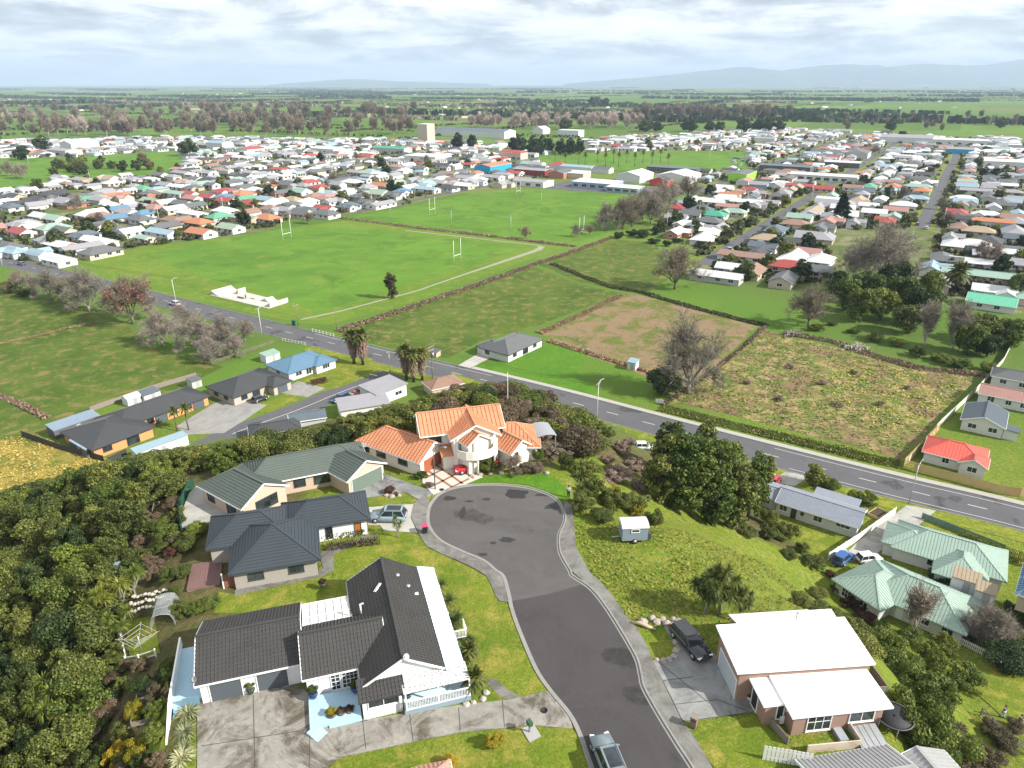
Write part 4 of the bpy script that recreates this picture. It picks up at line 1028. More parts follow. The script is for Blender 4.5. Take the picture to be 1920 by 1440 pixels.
C.window(1, 'R', 0.2, 0.7, 3.0, 1.4, 3).window(0, 'F', 2.0, 0.7, 2.8, 1.4, 4).window(0, 'F', -1.2, 0.8, 1.4, 1.3, 2).window(0, 'F', 4.6, 0.8, 0.8, 1.4, 1).window(1, 'F', -2.4, 0.7, 1.4, 1.2, 2).window(1, 'F', 1.8, 0.1, 1.8, 2.0, 2)
C.done()
# --- house D: two-storey orange-tiled villa
orange = paint('orange clay tile', (0.56, 0.25, 0.135), 0.75, 0.20, 0.45, grime=(0.44, 0.17, 0.09))
ivory = paint('ivory plaster', (0.76, 0.72, 0.64), 0.7, 0.08)
RD = R(15); OD = (-7.2, 86.5, TOP)
D = House('villa', 'two-storey ivory villa with orange clay tile roofs and a curved balcony', OD, RD, ivory, orange, style='tile', pitch=0.55)
D.wing(0.2, 1.6, 11.2, 5.4, 0, 5.0, 1.7, 'gg', 0.5)
d1 = local(OD, RD, (-15.2, 86.4)); D.wing(*d1, 11.0, 5.4, R(-33 - 15), 2.5, 1.55, 'hg', 0.45)
D.wing(1.5, -0.6, 6.0, 6.0, R(-90), 5.0, 1.62, 'gg', 0.45)
D.wing(0.9, -3.0, 3.6, 3.2, R(-66), 4.75, 1.05, 'gg', 0.35)
D.wing(7.4, 0.0, 7.0, 5.6, R(-15), 2.6, 1.8, 'hh', 0.5)
D.wing(6.6, -2.2, 4.4, 3.4, R(-62), 2.6, 1.2, 'gg', 0.4)
D.wing(-1.6, -1.9, 2.6, 2.2, 0, 2.45, 0.5, 'mm', 0.4)
D.garage(1, 'R', 0.1, 4.4, 2.1, paint('terracotta door', (0.30, 0.09, 0.045), 0.55, 0.1))
D.trim = paint('green bronze frame', (0.09, 0.14, 0.12), 0.5)
D.window(0, 'F', -3.8, 3.3, 1.7, 1.2, 2).window(0, 'L', 0, 3.2, 1.2, 1.2, 1).window(0, 'F', 5.0, 3.5, 1.2, 0.9, 2).window(1, 'F', -1.5, 0.9, 1.6, 0.9, 2).window(1, 'F', 2.4, 0.9, 1.6, 0.9, 2).window(1, 'F', -4.2, 0.9, 1.0, 0.9, 1)
D.window(2, 'R', -1.5, 2.95, 1.4, 1.7, 2).window(2, 'R', 0.6, 2.95, 1.5, 1.7, 2).window(2, 'R', -1.2, 0.2, 1.5, 2.0, 2).window(2, 'R', 1.4, 0.2, 1.0, 2.0, 1)
D.window(4, 'F', 1.6, 0.8, 1.6, 1.4, 2).window(5, 'R', -0.9, 0.5, 0.6, 1.7, 1).window(0, 'B', 2.0, 3.3, 1.7, 1.2, 2)
D.door(2, 'R', 0.25, paint('honey timber door', (0.42, 0.22, 0.07), 0.5)); D.done()
v = MB()                                        # curved balcony
arc = [(0.2 + 2.5 * math.cos(t), -4.0 + 1.6 * math.sin(t)) for t in np.linspace(R(165), R(360), 10)]
arc = [(x + 1.2, y) for x, y in arc]
v.slab([(-1.2, -2.8)] + arc + [(3.9, -2.8)], 2.55, 2.8); D.part('balcony_floor', v, paint('deck timber', (0.33, 0.19, 0.09), 0.7, 0.2))
v = MB()
for p, q in zip([(-1.25, -2.8)] + arc, arc + [(3.95, -2.8)]): v.bar((*p, 2.95), (*q, 2.95), 0.12, 1.2)
D.part('balcony_wall', v, ivory)
v = MB()
for x, y in (arc[0], arc[9], (1.3, -5.4)): v.tube([(x, y, -0.2), (x, y, 5.0)], 0.16, 10)
D.part('column', v, ivory)
v = MB(); pts = [(10.4 + 0.5 * i, 0.3 * math.sin(math.pi * i / 6)) for i in range(7)]
for (x0, z0), (x1, z1) in zip(pts, pts[1:]): v.add([(x0, -2.2, 2.7 + z0), (x1, -2.2, 2.7 + z1), (x1, 2.0, 2.7 + z1), (x0, 2.0, 2.7 + z0)], [[0, 1, 2, 3]]); v.add([(x0, -2.2, 2.66 + z0), (x1, -2.2, 2.66 + z1), (x1, 2.0, 2.66 + z1), (x0, 2.0, 2.66 + z0)], [[3, 2, 1, 0]])
D.part('awning', v, steel)
for y in (-2.1, 1.9): v = MB(); v.box((13.2, y, 0.9), (0.12, 0.12, 3.6)); D.part('awning_post', v, timber)
dish(D.e, -12.9, 1.4, 2.9, R(-20))
v = MB(); v.lathe([(0.2, 0), (0.2, 0.1)], n=4); 
# --- house W: brown timber house with flat white roofs
cedar = paint('faded cedar boards', (0.30, 0.195, 0.155), 0.8, 0.18, 1.5)
whiteroof = paint('white roof membrane', (0.86, 0.86, 0.85), 0.5, 0.04, 0.4)
RW = R(5); OW = (25.0, 46.0, TOP)
Wh = House('timber_house', 'brown cedar split-level house under flat white roofs next to the trampoline', OW, RW, cedar, whiteroof, style='plain', fascia=cedar)
def wq(u, v, z): return local(OW, RW, G(u, v, TOP + z))
Wh.wing(-0.7, 1.0, 11.2, 4.6, R(0), 3.5, 0.35, 'mm', 0.3, gover=0.35, base=3.0)
Wh.wing(0.6, -3.1, 7.6, 3.4, R(2), 2.45, 0.2, 'mm', 0.45, gover=0.45, base=4.0)
Wh.wing(-4.1, -2.6, 1.9, 2.4, R(2), 2.35, 0.15, 'mm', 0.2, gover=0.3)
Wh.wing(-0.4, 4.6, 7.2, 3.0, 0, 2.5, 0.5, 'gg', 0.3, base=3.0)
Wh.wing(3.8, 4.4, 2.6, 2.4, 0, 2.5, 0.25, 'mm', 0.3, base=4.0)
Wh.garage(0, 'L', 0.2, 3.6, 2.1, paint('pale roller door', (0.42, 0.46, 0.48), 0.5, 0.06))
Wh.window(1, 'F', -1.6, 0.35, 2.0, 1.8, 3, 2).window(1, 'F', 2.0, 0.8, 2.1, 1.1, 2).window(1, 'L', -0.2, 1.6, 1.8, 0.5, 2).window(2, 'F', 0.35, 0.6, 0.6, 1.7, 1).window(2, 'L', -0.5, 0.1, 1.0, 2.0, 1).window(0, 'F', 4.6, 1.2, 1.5, 0.9, 2).window(0, 'R', 0, 0.9, 1.6, 1.1, 2)
Wh.done()
v = MB(); v.box((5.9, -0.4, -0.2), (2.0, 2.6, 0.2)); v.box((6.85, -0.4, 0.4), (0.08, 2.6, 1.0)); v.box((5.9, -1.65, 0.4), (2.0, 0.08, 1.0)); Wh.part('side_deck', v, timber)
v = MB(); v.tube([(0.9, 3.9, 3.0), (0.9, 3.9, 4.6)], 0.05, 6); v.bar((0.5, 3.9, 4.5), (1.4, 3.7, 4.5), 0.03, 0.03); v.bar((0.6, 3.8, 4.35), (1.3, 3.75, 4.35), 0.03, 0.03); v.build('aerial', steel, Wh.roof)
dish(Wh.e, 0.3, 3.2, 3.5, R(60))
q = G(1460, 1350, TOP); heat_pump(q[0], q[1], TOP, RW + R(-90), 'white heat pump beside the brown cedar wall above the side lawn')

# ------------------------------------------------------------------ houses on the flat, near the main road
def mid(*pts): return (sum(p[0] for p in pts) / len(pts), sum(p[1] for p in pts) / len(pts))
RM = {k: paint('roof ' + k, c, 0.55, 0.16, 0.35) for k, c in dict(
    white=(0.55, 0.56, 0.57), silver=(0.27, 0.265, 0.285), grey=(0.115, 0.12, 0.125), charcoal=(0.055, 0.058, 0.062), red=(0.32, 0.06, 0.05),
    maroon=(0.30, 0.06, 0.06), orange=(0.42, 0.17, 0.085), green=(0.10, 0.30, 0.19), mint=(0.25, 0.36, 0.30), blue=(0.10, 0.19, 0.28), paleblue=(0.25, 0.35, 0.41),
    brown=(0.26, 0.16, 0.12), tan=(0.33, 0.26, 0.18), pink=(0.34, 0.19, 0.165), sage=(0.26, 0.34, 0.25), emerald=(0.05, 0.30, 0.19), slate=(0.10, 0.125, 0.15)).items()}
WMAT = {k: paint('wall ' + k, c, 0.7, 0.10, 0.8) for k, c in dict(white=(0.58, 0.59, 0.585), cream=(0.48, 0.41, 0.335), grey=(0.42, 0.42, 0.41), brick=(0.36, 0.17, 0.11), orange=(0.56, 0.27, 0.11), tan=(0.45, 0.36, 0.27), blue=(0.25, 0.36, 0.46), palegrey=(0.58, 0.58, 0.56), dark=(0.10, 0.10, 0.105), stone=(0.40, 0.36, 0.31)).items()}
dgut = paint('dark gutter', (0.05, 0.06, 0.07), 0.5)
# villas: long dark-roofed orange brick block
RV = R(54); OV = (*mid(G(205, 800, 2), G(210, 800, 2)), 0.0)
V = House('brick_units', 'long orange brick units with charcoal roof behind the concrete forecourt', OV, RV, WMAT['orange'], RM['charcoal'], style='shingle', fascia=dgut, trim=dw)
p = local(OV, RV, mid((-95.9, 133.5), (-76.1, 134.5))); V.wing(*p, 13.0, 12.2, R(-90), 2.5, 2.0, 'hh', 0.5)
a_, b_ = local(OV, RV, (-88, 138)), local(OV, RV, (-75.0, 153.2)); V.wing((a_[0] + b_[0]) / 2, (a_[1] + b_[1]) / 2, 21.0, 8.6, 0, 2.5, 1.6, 'hh', 0.5)
V.window(0, 'R', -3.5, 0.8, 1.8, 1.2, 2).window(0, 'R', 1.8, 0.2, 2.6, 2.0, 3).garage(1, 'F', 8.0, 2.6, 2.1, dg).window(1, 'F', 5.6, 0.8, 1.5, 1.3, 2).garage(1, 'F', -1.0, 2.6, 2.1, dg).window(1, 'F', 2.0, 0.8, 1.5, 1.3, 2).window(1, 'F', -3.5, 0.8, 1.6, 1.3, 2).window(0, 'F', 2.0, 0.8, 1.6, 1.2, 2)
V.done()
bluecorr = paint('blue steel sheet', (0.25, 0.32, 0.40), 0.35, 0.12, metal=0.3)
def shed(name, label, u, v, L_, W_, rz, wm, rm, h=2.1, rise=0.4, ends='mm', cat='shed', style='corr', z=None, doors=1):
    x, y = G(u, v, (z or 0) + h * 0.8) if z is not None or True else (0, 0)
    h_ = House(name, label, (x, y, z if z is not None else tz(x, y)), rz, wm, rm, cat, None, style, 0.5)
    h_.wing(0, 0, L_, W_, 0, h, rise, ends, 0.15, gover=0.1, base=0.3)
    if doors: h_.door(0, 'F', 0.2, paint('shed door', (0.35, 0.36, 0.37), 0.6), 0.9, 1.8)
    return h_.done()
shed('carport', 'steel sheet lean-to at the field end of the orange brick units', 138, 792, 9.5, 3.4, RV + R(0), WMAT['dark'], bluecorr, 2.2)
shed('patio_cover', 'steel sheet patio cover on posts at the corner of the orange brick units', 160, 832, 7.0, 3.0, RV - R(90), WMAT['dark'], bluecorr, 2.2)
shed('caravan', 'pale blue caravan parked along the bush edge beside the orange brick units', 300, 832, 10.5, 2.4, R(48), WMAT['palegrey'], RM['paleblue'], 2.3, 0.1, cat='caravan', style='plain')
shed('garden_shed', 'white glazed garden shed behind the orange brick units', 246, 745, 3.2, 2.6, RV, WMAT['white'], RM['white'], 2.0, 0.5, 'gg')
shed('garden_shed', 'blue-roofed shed beside the white glazed shed along the field fence', 280, 737, 4.0, 2.6, RV, WMAT['palegrey'], RM['slate'], 2.0)
shed('garden_shed', 'small grey steel shed at the corner of the grey-roofed house', 364, 714, 2.6, 2.2, RV, WMAT['grey'], RM['grey'], 2.0)
shed('garden_shed', 'green-roofed shed behind the blue-roofed house', 506, 665, 4.5, 2.6, R(54), WMAT['palegrey'], RM['mint'], 2.0)
# grey house and blue house by the side street
q = mid((-75.2, 157.4), (-62.6, 151.6), (-57.4, 160.7), (-66.4, 169.7)); rz = R(54)
Hh = House('brick_house', 'tan brick house with dark grey hip roof between the side street and the field', (*q, 0), rz, WMAT['stone'], RM['charcoal'], style='shingle', trim=dw, fascia=dgut)
Hh.wing(0, 0, 14.5, 10.5, 0, 2.5, 2.0, 'hh', 0.5); Hh.wing(4.5, -4.8, 6.0, 5.0, R(90), 2.5, 1.1, 'hh', 0.4)
Hh.window(0, 'L', -2, 0.9, 1.6, 1.2, 2).window(0, 'L', 2, 0.9, 1.6, 1.2, 2).window(0, 'F', -4.5, 0.8, 1.6, 1.2, 2).garage(1, 'L', 0, 2.6, 2.1, dg).window(0, 'F', -1.2, 0.5, 2.0, 1.6, 2).done()
q = mid((-65.3, 170.8), (-55.4, 166.0), (-48.1, 174.3), (-56.3, 183.7))
Hh = House('bungalow', 'white bungalow with steel-blue hip roof at the corner of the side street', (*q, 0), R(50), WMAT['white'], RM['blue'], style='rib', pitch=0.6, fascia=RM['blue'])
Hh.wing(0, 0, 13.0, 9.6, 0, 2.5, 1.9, 'hh', 0.5); Hh.wing(4.0, -3.4, 5.2, 6.0, R(-90), 2.5, 1.2, 'hh', 0.4)
Hh.window(0, 'L', 0, 0.9, 1.6, 1.2, 2).window(0, 'F', -3.6, 0.8, 1.8, 1.3, 2).window(0, 'F', -0.6, 0.3, 1.6, 1.8, 2).window(1, 'R', 0, 0.8, 2.2, 1.3, 3).window(1, 'F', 0.5, 0.8, 1.5, 1.2, 2).done()
def two(name, label, c, rz, wings, wm, rm, style='rib', cat='house', wins=(), fascia=None, pitch=0.6, z=0.0, group=None, trim=None):
    h = House(name, label, (*c, z), rz, wm, rm, cat, group, style, pitch, fascia=fascia, trim=trim)
    for w in wings: h.wing(*w)
    for w in wins: h.window(*w)
    return h.done()
two('flat_roofed_house', 'low house with broad white roofs between the palms and the bush', mid((-40.3, 144.2), (-27.8, 151.3), (-37.3, 152.9)), R(22), [(0, -2, 11, 5.5, 0, 2.6, 0.5, 'mm', 0.4), (6.2, 4.6, 9.0, 6.5, R(25), 3.2, 0.3, 'mm', 0.4)], WMAT['palegrey'], RM['silver'], 'plain', wins=[(1, 'F', 2, 1.0, 2.0, 1.0, 2)])
two('low_house', 'low house with grey sheet roof half hidden by the bush at the side street', (-45.5, 141.0), R(20), [(0, 0, 7.5, 4.2, 0, 2.4, 0.8, 'gg', 0.4)], WMAT['grey'], RM['slate'])
two('low_house', 'low house with dark roof tucked into the bush below the side street', (-51.0, 135.5), R(22), [(0, 0, 10.0, 5.0, 0, 2.4, 1.0, 'hh', 0.4)], WMAT['grey'], RM['charcoal'])
two('low_house', 'small house with brown roof showing through the bush beside the main road', G(830, 715, 2.5), R(30), [(0, 0, 8.0, 5.5, 0, 2.4, 1.2, 'hh', 0.4)], WMAT['tan'], RM['brown'])
q = mid((-8.5, 186.3), (-2.2, 177.0), (8.4, 189.9), (2.4, 199.8))
Hh = House('bungalow', 'new pale bungalow with mid-grey hip roof on the bright lawn across the main road', (*q, 0), R(53), WMAT['palegrey'], RM['grey'], style='shingle', trim=dw, fascia=dgut)
Hh.wing(0, 0, 16.0, 9.4, 0, 2.5, 1.9, 'hh', 0.5); Hh.wing(-4.5, 3.4, 6.4, 6.0, R(90), 2.5, 1.3, 'hh', 0.4)
Hh.window(0, 'F', -5, 0.9, 1.6, 1.2, 2).window(0, 'F', 0, 0.3, 2.4, 1.9, 2).window(0, 'F', 4.5, 0.9, 1.6, 1.2, 2).window(0, 'L', -2.6, 0.9, 1.5, 1.2, 2).garage(1, 'R', 0, 4.2, 2.1, dg).done()
sheet('driveway', [G(u, v) for u, v in [(858, 686), (895, 664), (925, 668), (882, 690)]], paint('pale concrete', (0.40, 0.385, 0.35), 0.85, 0.2, 0.5), 0, 0.05)
sheet('forecourt', [G(u, v) for u, v in [(330, 800), (400, 757), (440, 745), (500, 760), (455, 790), (420, 812), (350, 815)]], paint('grey concrete', (0.27, 0.265, 0.25), 0.88, 0.28, 0.5, grime=(0.16, 0.155, 0.145)), 0, 0.046)
sheet('driveway', [G(u, v) for u, v in [(515, 735), (560, 715), (610, 728), (575, 745)]], paint('grey concrete', (0.27, 0.265, 0.25), 0.88, 0.28, 0.5), 0, 0.046)
sheet('lawn', [G(u, v) for u, v in [(560, 712), (640, 675), (690, 668), (725, 692), (650, 722), (590, 738)]], lawn, 0, 0.044)
sheet('lawn', [G(u, v) for u, v in [(465, 768), (540, 737), (568, 746), (500, 775)]], lawn, 0, 0.044)
sheet('lawn', [G(u, v) for u, v in [(780, 730), (850, 700), (905, 718), (840, 742)]], verge, 0, 0.042)
# grey-roofed unit, mint bungalows, red roof house and neighbours on the right
q = mid((46.3, 105.2), (56.3, 98.4), (60.2, 102.2), (50.2, 111.8))
Hh = House('unit_house', 'long white house with lilac-grey sheet roof below the tall evergreens', (*q, 0), R(-36), WMAT['white'], paint('lilac grey sheet', (0.24, 0.26, 0.31), 0.45, 0.18, 0.5), style='corr', pitch=0.4)
Hh.wing(0.4, 0.4, 13.2, 6.0, 0, 2.5, 1.1, 'gg', 0.4); Hh.wing(-8.2, 0.8, 3.6, 5.4, 0, 2.3, 0.7, 'gg', 0.3); Hh.wing(2.0, 4.6, 7.0, 3.0, 0, 2.2, 0.25, 'mm', 0.3)
Hh.window(0, 'F', -5.4, 0.9, 1.3, 1.1, 2).door(0, 'F', -3.6, paint('dark door', (0.06, 0.05, 0.05), 0.5)).window(0, 'F', -2.2, 1.0, 0.7, 0.9, 1).window(0, 'F', 0.4, 0.9, 1.4, 1.1, 2).window(0, 'F', 4.4, 1.3, 2.2, 0.6, 3).window(0, 'R', 0.5, 0.9, 0.6, 1.1, 1).window(1, 'F', 0, 0.9, 1.2, 1.1, 2).done()
mintroof = paint('mint green steel', (0.29, 0.39, 0.335), 0.4, 0.18, 0.5)
M1 = House('bungalow', 'white bungalow with mint green hip roof under the bare birch', (56.0, 82.0, tz(56, 82)), R(-31), WMAT['white'], mintroof, style='corr', pitch=0.45, fascia=mintroof)
M1.wing(2.8, 0.8, 12.6, 8.6, R(-12), 2.6, 2.2, 'hh', 0.5, base=1.5); M1.wing(-2.8, 0.3, 9.0, 7.0, R(60), 2.6, 1.7, 'hh', 0.5, base=1.5)
M1.window(0, 'F', -3.5, 0.9, 1.6, 1.2, 3).window(0, 'F', 1.2, 0.9, 2.4, 1.1, 4).window(0, 'F', 4.6, 0.9, 1.4, 1.1, 2).window(1, 'L', 1.2, 0.9, 1.2, 0.9, 2).window(1, 'L', -1.6, 0.5, 1.4, 1.6, 3, 2).door(0, 'F', -1.4, white).done()
M2 = House('bungalow', 'white bungalow with pale mint roof along the main road hedge', (68.0, 91.0, tz(68, 91)), R(-34), WMAT['white'], mintroof, style='corr', pitch=0.45, fascia=mintroof)
M2.wing(0.3, 1.6, 14.5, 8.2, 0, 2.6, 2.0, 'hh', 0.5, base=1.0); M2.wing(2.2, -2.0, 8.0, 6.2, R(90), 2.6, 1.6, 'hh', 0.5, base=1.0); M2.wing(-5.0, 1.0, 6, 7.0, R(90), 2.6, 1.5, 'hh', 0.4, base=1.0)
M2.window(0, 'R', 0, 0.9, 1.6, 1.2, 2).window(1, 'L', 0.5, 0.9, 1.6, 1.1, 2).window(0, 'F', -1.8, 0.9, 1.5, 1.1, 2).window(2, 'F', 0.0, 0.9, 1.5, 1.1, 2).done()
two('bungalow', 'brown brick house with blue tiled roof at the lawn edge beyond the mint roofs', G(2003, 1112, 6.5), R(-40), [(0, 0, 10, 8, 0, 2.6, 1.8, 'hh', 0.5)], WMAT['tan'], RM['blue'], 'tile', z=4.0, wins=[(0, 'F', -2, 0.9, 1.6, 1.2, 2), (0, 'L', 0, 0.9, 1.6, 1.2, 2)])
q = mid((81.0, 123.0), (88.9, 116.7), (95.6, 126.2), (90.2, 132.1))
two('bungalow', 'white bungalow with bright coral red roof behind the new pine fence', q, R(-36), [(0, 0, 10.0, 7.6, 0, 2.6, 1.7, 'hh', 0.5), (3.4, -2.6, 4.6, 4.2, R(-90), 2.6, 1.1, 'hg', 0.4)], WMAT['white'], paint('coral red steel', (0.62, 0.115, 0.085), 0.5, 0.12), 'rib', wins=[(0, 'F', -1.2, 0.9, 1.2, 1.1, 2), (1, 'R', 0, 0.9, 1.6, 1.1, 2), (0, 'L', 0, 0.9, 1.2, 1.1, 2), (0, 'R', 1, 0.9, 1.2, 1.1, 2)])
q = mid((97.7, 138.8), (104.0, 134.1), (111.4, 142.3), (105.5, 146.9))
two('bungalow', 'small pale house with dark panelled roof and front awning behind the concrete fence', q, R(54), [(0, 0, 10.0, 7.6, 0, 2.6, 1.5, 'gg', 0.4), (-3.5, -5.2, 2.6, 2.6, 0, 2.2, 0.2, 'mm', 0.3)], WMAT['palegrey'], RM['slate'], 'rib', wins=[(0, 'L', 2.0, 0.9, 1.6, 1.1, 2), (0, 'L', -1.8, 0.9, 1.6, 1.1, 2), (0, 'F', 1.0, 0.9, 1.6, 1.1, 2)])
two('bungalow', 'long white house with pinkish brown roof behind the concrete fence', G(1900, 738, 2.8), R(-36), [(0, 0, 13, 6.5, 0, 2.6, 1.2, 'gg', 0.4)], WMAT['white'], RM['pink'], 'rib', wins=[(0, 'F', -4, 0.4, 1.4, 1.8, 2), (0, 'F', -0.5, 0.9, 1.2, 1.1, 2), (0, 'F', 2.4, 0.9, 1.2, 1.1, 2), (0, 'L', 0, 0.9, 1.4, 1.1, 2)])
two('bungalow', 'grey-walled house with pale grey roof behind the concrete fence', G(1912, 703, 2.8), R(-36), [(0, 0, 11, 7, 0, 2.6, 1.2, 'hh', 0.4)], WMAT['palegrey'], RM['grey'], 'rib', wins=[(0, 'F', -3, 0.9, 1.4, 1.1, 2), (0, 'F', 1, 0.9, 1.4, 1.1, 2)])
fence_run('timber_fence', [G(1760, 808)] + [G(1692, 878), G(1800, 906), G(1890, 930), G(1985, 936)][0:], 'tall new pine paling fence around the coral red roof house', 1.9, 2.5, pine, True, board_w=0.2)
fence_run('concrete_fence', [G(1702, 868), G(1760, 800), G(1830, 735), G(1880, 680), G(1900, 640), G(1912, 600)], 'pale concrete panel fence between the rough paddock and the small houses', 1.6, 3.0, paint('pale fence panel', (0.52, 0.50, 0.45), 0.8, 0.12), True, rails=1)
fence_run('white_fence', [(p.x, p.y) for p in (at(1552, 1050), at(1610, 1012), at(1680, 962))], 'white panel fence along the mint house driveway', 1.5, 2.4, paint('white fence panel', (0.70, 0.69, 0.65), 0.8, 0.1), True, rails=1)
fence_run('timber_fence', [G(42, 818), G(110, 842), G(205, 868)], 'dark slatted fence at the field corner of the orange brick units', 1.4, 2.0, paint('dark stained fence', (0.045, 0.045, 0.05), 0.7), True, rails=2)
fence_run('timber_fence', [G(205, 868), G(245, 848)], 'short dark fence beside the pale blue caravan', 1.3, 2.0, paint('dark stained fence', (0.045, 0.045, 0.05), 0.7), True)
fence_run('timber_fence', [G(170, 772), G(290, 730), G(372, 706)], 'grey paling fence between the field and the orange brick units', 1.3, 2.4, timber, True)
fence_run('farm_fence', [G(398, 684), G(455, 664), G(500, 650), G(520, 640)], 'weathered post and rail fence beside the bare hedge trees', 1.1, 2.6, timber, False, rails=3)
fence_run('green_fence', [(p.x, p.y) for p in (at(1728, 972), at(1800, 1000), at(1900, 1040))], 'low green board fence along the road verge by the mint roofs', 1.2, 2.5, paint('green boards', (0.14, 0.24, 0.20), 0.7), True)
sheet('driveway', [(p.x, p.y) for p in (at(1700, 948), at(1755, 958), at(1705, 1000), at(1640, 1040), at(1560, 1062), at(1610, 1015))], concrete, 0, 0.09)
sheet('driveway', [G(u, v) for u, v in [(1475, 885), (1520, 893), (1490, 912), (1440, 902)]], concrete, 0, 0.075)
sheet('lawn', [G(u, v) for u, v in [(1408, 870), (1470, 886), (1440, 905), (1408, 895)]], verge, 0, 0.07)
sheet('verge', [(p.x, p.y) for p in (at(1735, 965), at(1920, 1030), at(1920, 1065), at(1728, 985))], verge, 0, 0.065)
sheet('lawn', [(p.x, p.y) for p in (at(1478, 985), at(1600, 1015), at(1560, 1042), at(1530, 1050), at(1470, 1005))], verge, 0, 0.05)
# bridge rails, culvert, creek hedgerows: long rank hedges of grass and reed as one mass each
def rough_belt(name, pts, w, h, n, mat, size=0.17, z0=None):
    w, h, n = w * 0.8, h * 0.7, int(n * 1.9)
    rg = np.random.default_rng(len(pts) * 7 + n); W = walk(pts, 0.5); k = rg.integers(0, len(W), n); P = np.array(W)[k]
    d = (rg.random(n) - 0.5) * w
    x = P[:, 0] - np.sin(P[:, 2]) * d; y = P[:, 1] + np.cos(P[:, 2]) * d
    hh = h * rg.random(n) ** 1.3 * (0.6 + 0.5 * np.sin(P[:, 0] * 0.35) * np.cos(P[:, 1] * 0.27))
    z = np.array([tz(a, b) for a, b in zip(x, y)]) + np.abs(hh)
    nrm = rg.normal(size=(n, 3)); nrm[:, 2] *= 0.6; nrm /= np.linalg.norm(nrm, axis=1)[:, None]
    t = np.cross(nrm, rg.normal(size=(n, 3))); t /= np.linalg.norm(t, axis=1)[:, None]; b = np.cross(nrm, t)
    s = size * (0.5 + rg.random(n))[:, None]
    o = bpy.data.objects.new(name, quads_mesh(name, np.stack([x, y, z], 1), t * s, b * s, mat)); COL.objects.link(o)
    return tag(o, kind='stuff')
reed = leafmat('dead reeds', (0.12, 0.085, 0.055), (0.20, 0.145, 0.10), (0.34, 0.26, 0.16), 0.1, 0.0)
rank = leafmat('rank grass', (0.09, 0.135, 0.022), (0.15, 0.18, 0.035), (0.27, 0.25, 0.085), 0.15, 0.0)
dryg = leafmat('dry rank grass', (0.19, 0.15, 0.07), (0.29, 0.225, 0.115), (0.40, 0.31, 0.18), 0.15, 0.0)
rough_belt('ditch_reeds', [G(635, 622), G(760, 580), G(880, 540), G(1000, 497), G(1080, 470), G(1142, 447)], 4.2, 1.2, 5200, reed)
rough_belt('ditch_reeds', [G(640, 409), G(760, 425), G(900, 441), G(1040, 458), G(1080, 462)], 4.5, 1.1, 3200, reed, 0.24)
rough_belt('ditch_reeds', [G(1035, 495), G(1090, 518), G(1150, 540), G(1200, 548), G(1290, 575), G(1400, 603), G(1440, 612)], 3.4, 1.0, 4200, leafmat('dark sedge', (0.035, 0.045, 0.015), (0.07, 0.075, 0.028), (0.13, 0.11, 0.05), 0.1, 0.0))
rough_belt('rank_grass', [G(1010, 625), G(1090, 590), G(1165, 553)], 3.5, 0.8, 2200, dryg)
rough_belt('rank_grass', [G(1030, 640), G(1120, 668), G(1230, 702)], 2.6, 0.7, 1500, dryg)
rough_belt('ditch_bank', [G(1240, 760), G(1310, 715), G(1380, 662), G(1435, 612)], 1.8, 0.7, 1600, reed)
rough_belt('ditch_bank', [G(1470, 625), G(1560, 640), G(1640, 668), G(1720, 690), G(1850, 705)], 4.5, 1.1, 3000, reed)
rough_belt('rank_grass', [G(1240, 765), G(1360, 795), G(1500, 828), G(1640, 862), G(1690, 872)], 5.0, 0.8, 3600, rank)
rough_belt('rank_grass', [G(0, 645), G(60, 632), G(130, 615), G(180, 605)], 1.6, 0.4, 900, dryg)
rough_belt('ditch_reeds', [G(-60, 720), G(20, 750), G(90, 785)], 2.4, 0.9, 1500, reed)
def tussocks(name, poly, n, size, h, mat, seed):
    rg = np.random.default_rng(seed); xs = [p[0] for p in poly]; ys = [p[1] for p in poly]; out = []
    while len(out) < n:
        x, y = rg.uniform(min(xs), max(xs)), rg.uniform(min(ys), max(ys))
        if inside(x, y, poly) and mnoise.noise(Vector((x * 0.16, y * 0.16, seed))) > -0.25 + 0.5 * rg.random() - 0.2: out.append((x, y, tz(x, y) + h * rg.random()))
    C_ = np.array(out); nrm = rg.normal(size=(n, 3)) * 0.55; nrm[:, 2] = np.abs(nrm[:, 2]) + 1.0; nrm /= np.linalg.norm(nrm, axis=1)[:, None]
    t = np.cross(nrm, rg.normal(size=(n, 3))); t /= np.linalg.norm(t, axis=1)[:, None]; b = np.cross(nrm, t); s = size * (0.5 + rg.random(n))[:, None]
    o = bpy.data.objects.new(name, quads_mesh(name, C_, t * s, b * s * 0.7, mat)); COL.objects.link(o); return tag(o, kind='stuff')
pad1 = [G(u, v) for u, v in [(1238, 752), (1300, 730), (1430, 618), (1560, 650), (1700, 690), (1840, 700), (1755, 790), (1690, 860), (1500, 812), (1360, 775)]]
tussocks('paddock_tussocks', pad1, 4500, 0.22, 0.35, leafmat('coarse weeds', (0.06, 0.10, 0.018), (0.12, 0.15, 0.03), (0.23, 0.21, 0.07), 0.15, 0.0), 3); tussocks('dry_tussocks', pad1, 3500, 0.20, 0.3, leafmat('coarse dry weeds', (0.15, 0.105, 0.06), (0.25, 0.18, 0.10), (0.38, 0.29, 0.17), 0.15, 0.0), 4)
tussocks('yellow_weeds', [G(u, v) for u, v in [(1560, 690), (1640, 680), (1800, 725), (1740, 790), (1660, 810), (1560, 760)]], 1200, 0.18, 0.3, leafmat('yellow weeds', (0.28, 0.24, 0.03), (0.42, 0.36, 0.05), (0.5, 0.44, 0.1), 0.1, 0), 5)
pad2 = [G(u, v) for u, v in [(1010, 622), (1180, 548), (1420, 612), (1290, 738), (1170, 690), (1060, 655)]]
tussocks('dry_tussocks', pad2, 2500, 0.14, 0.16, dryg, 6)
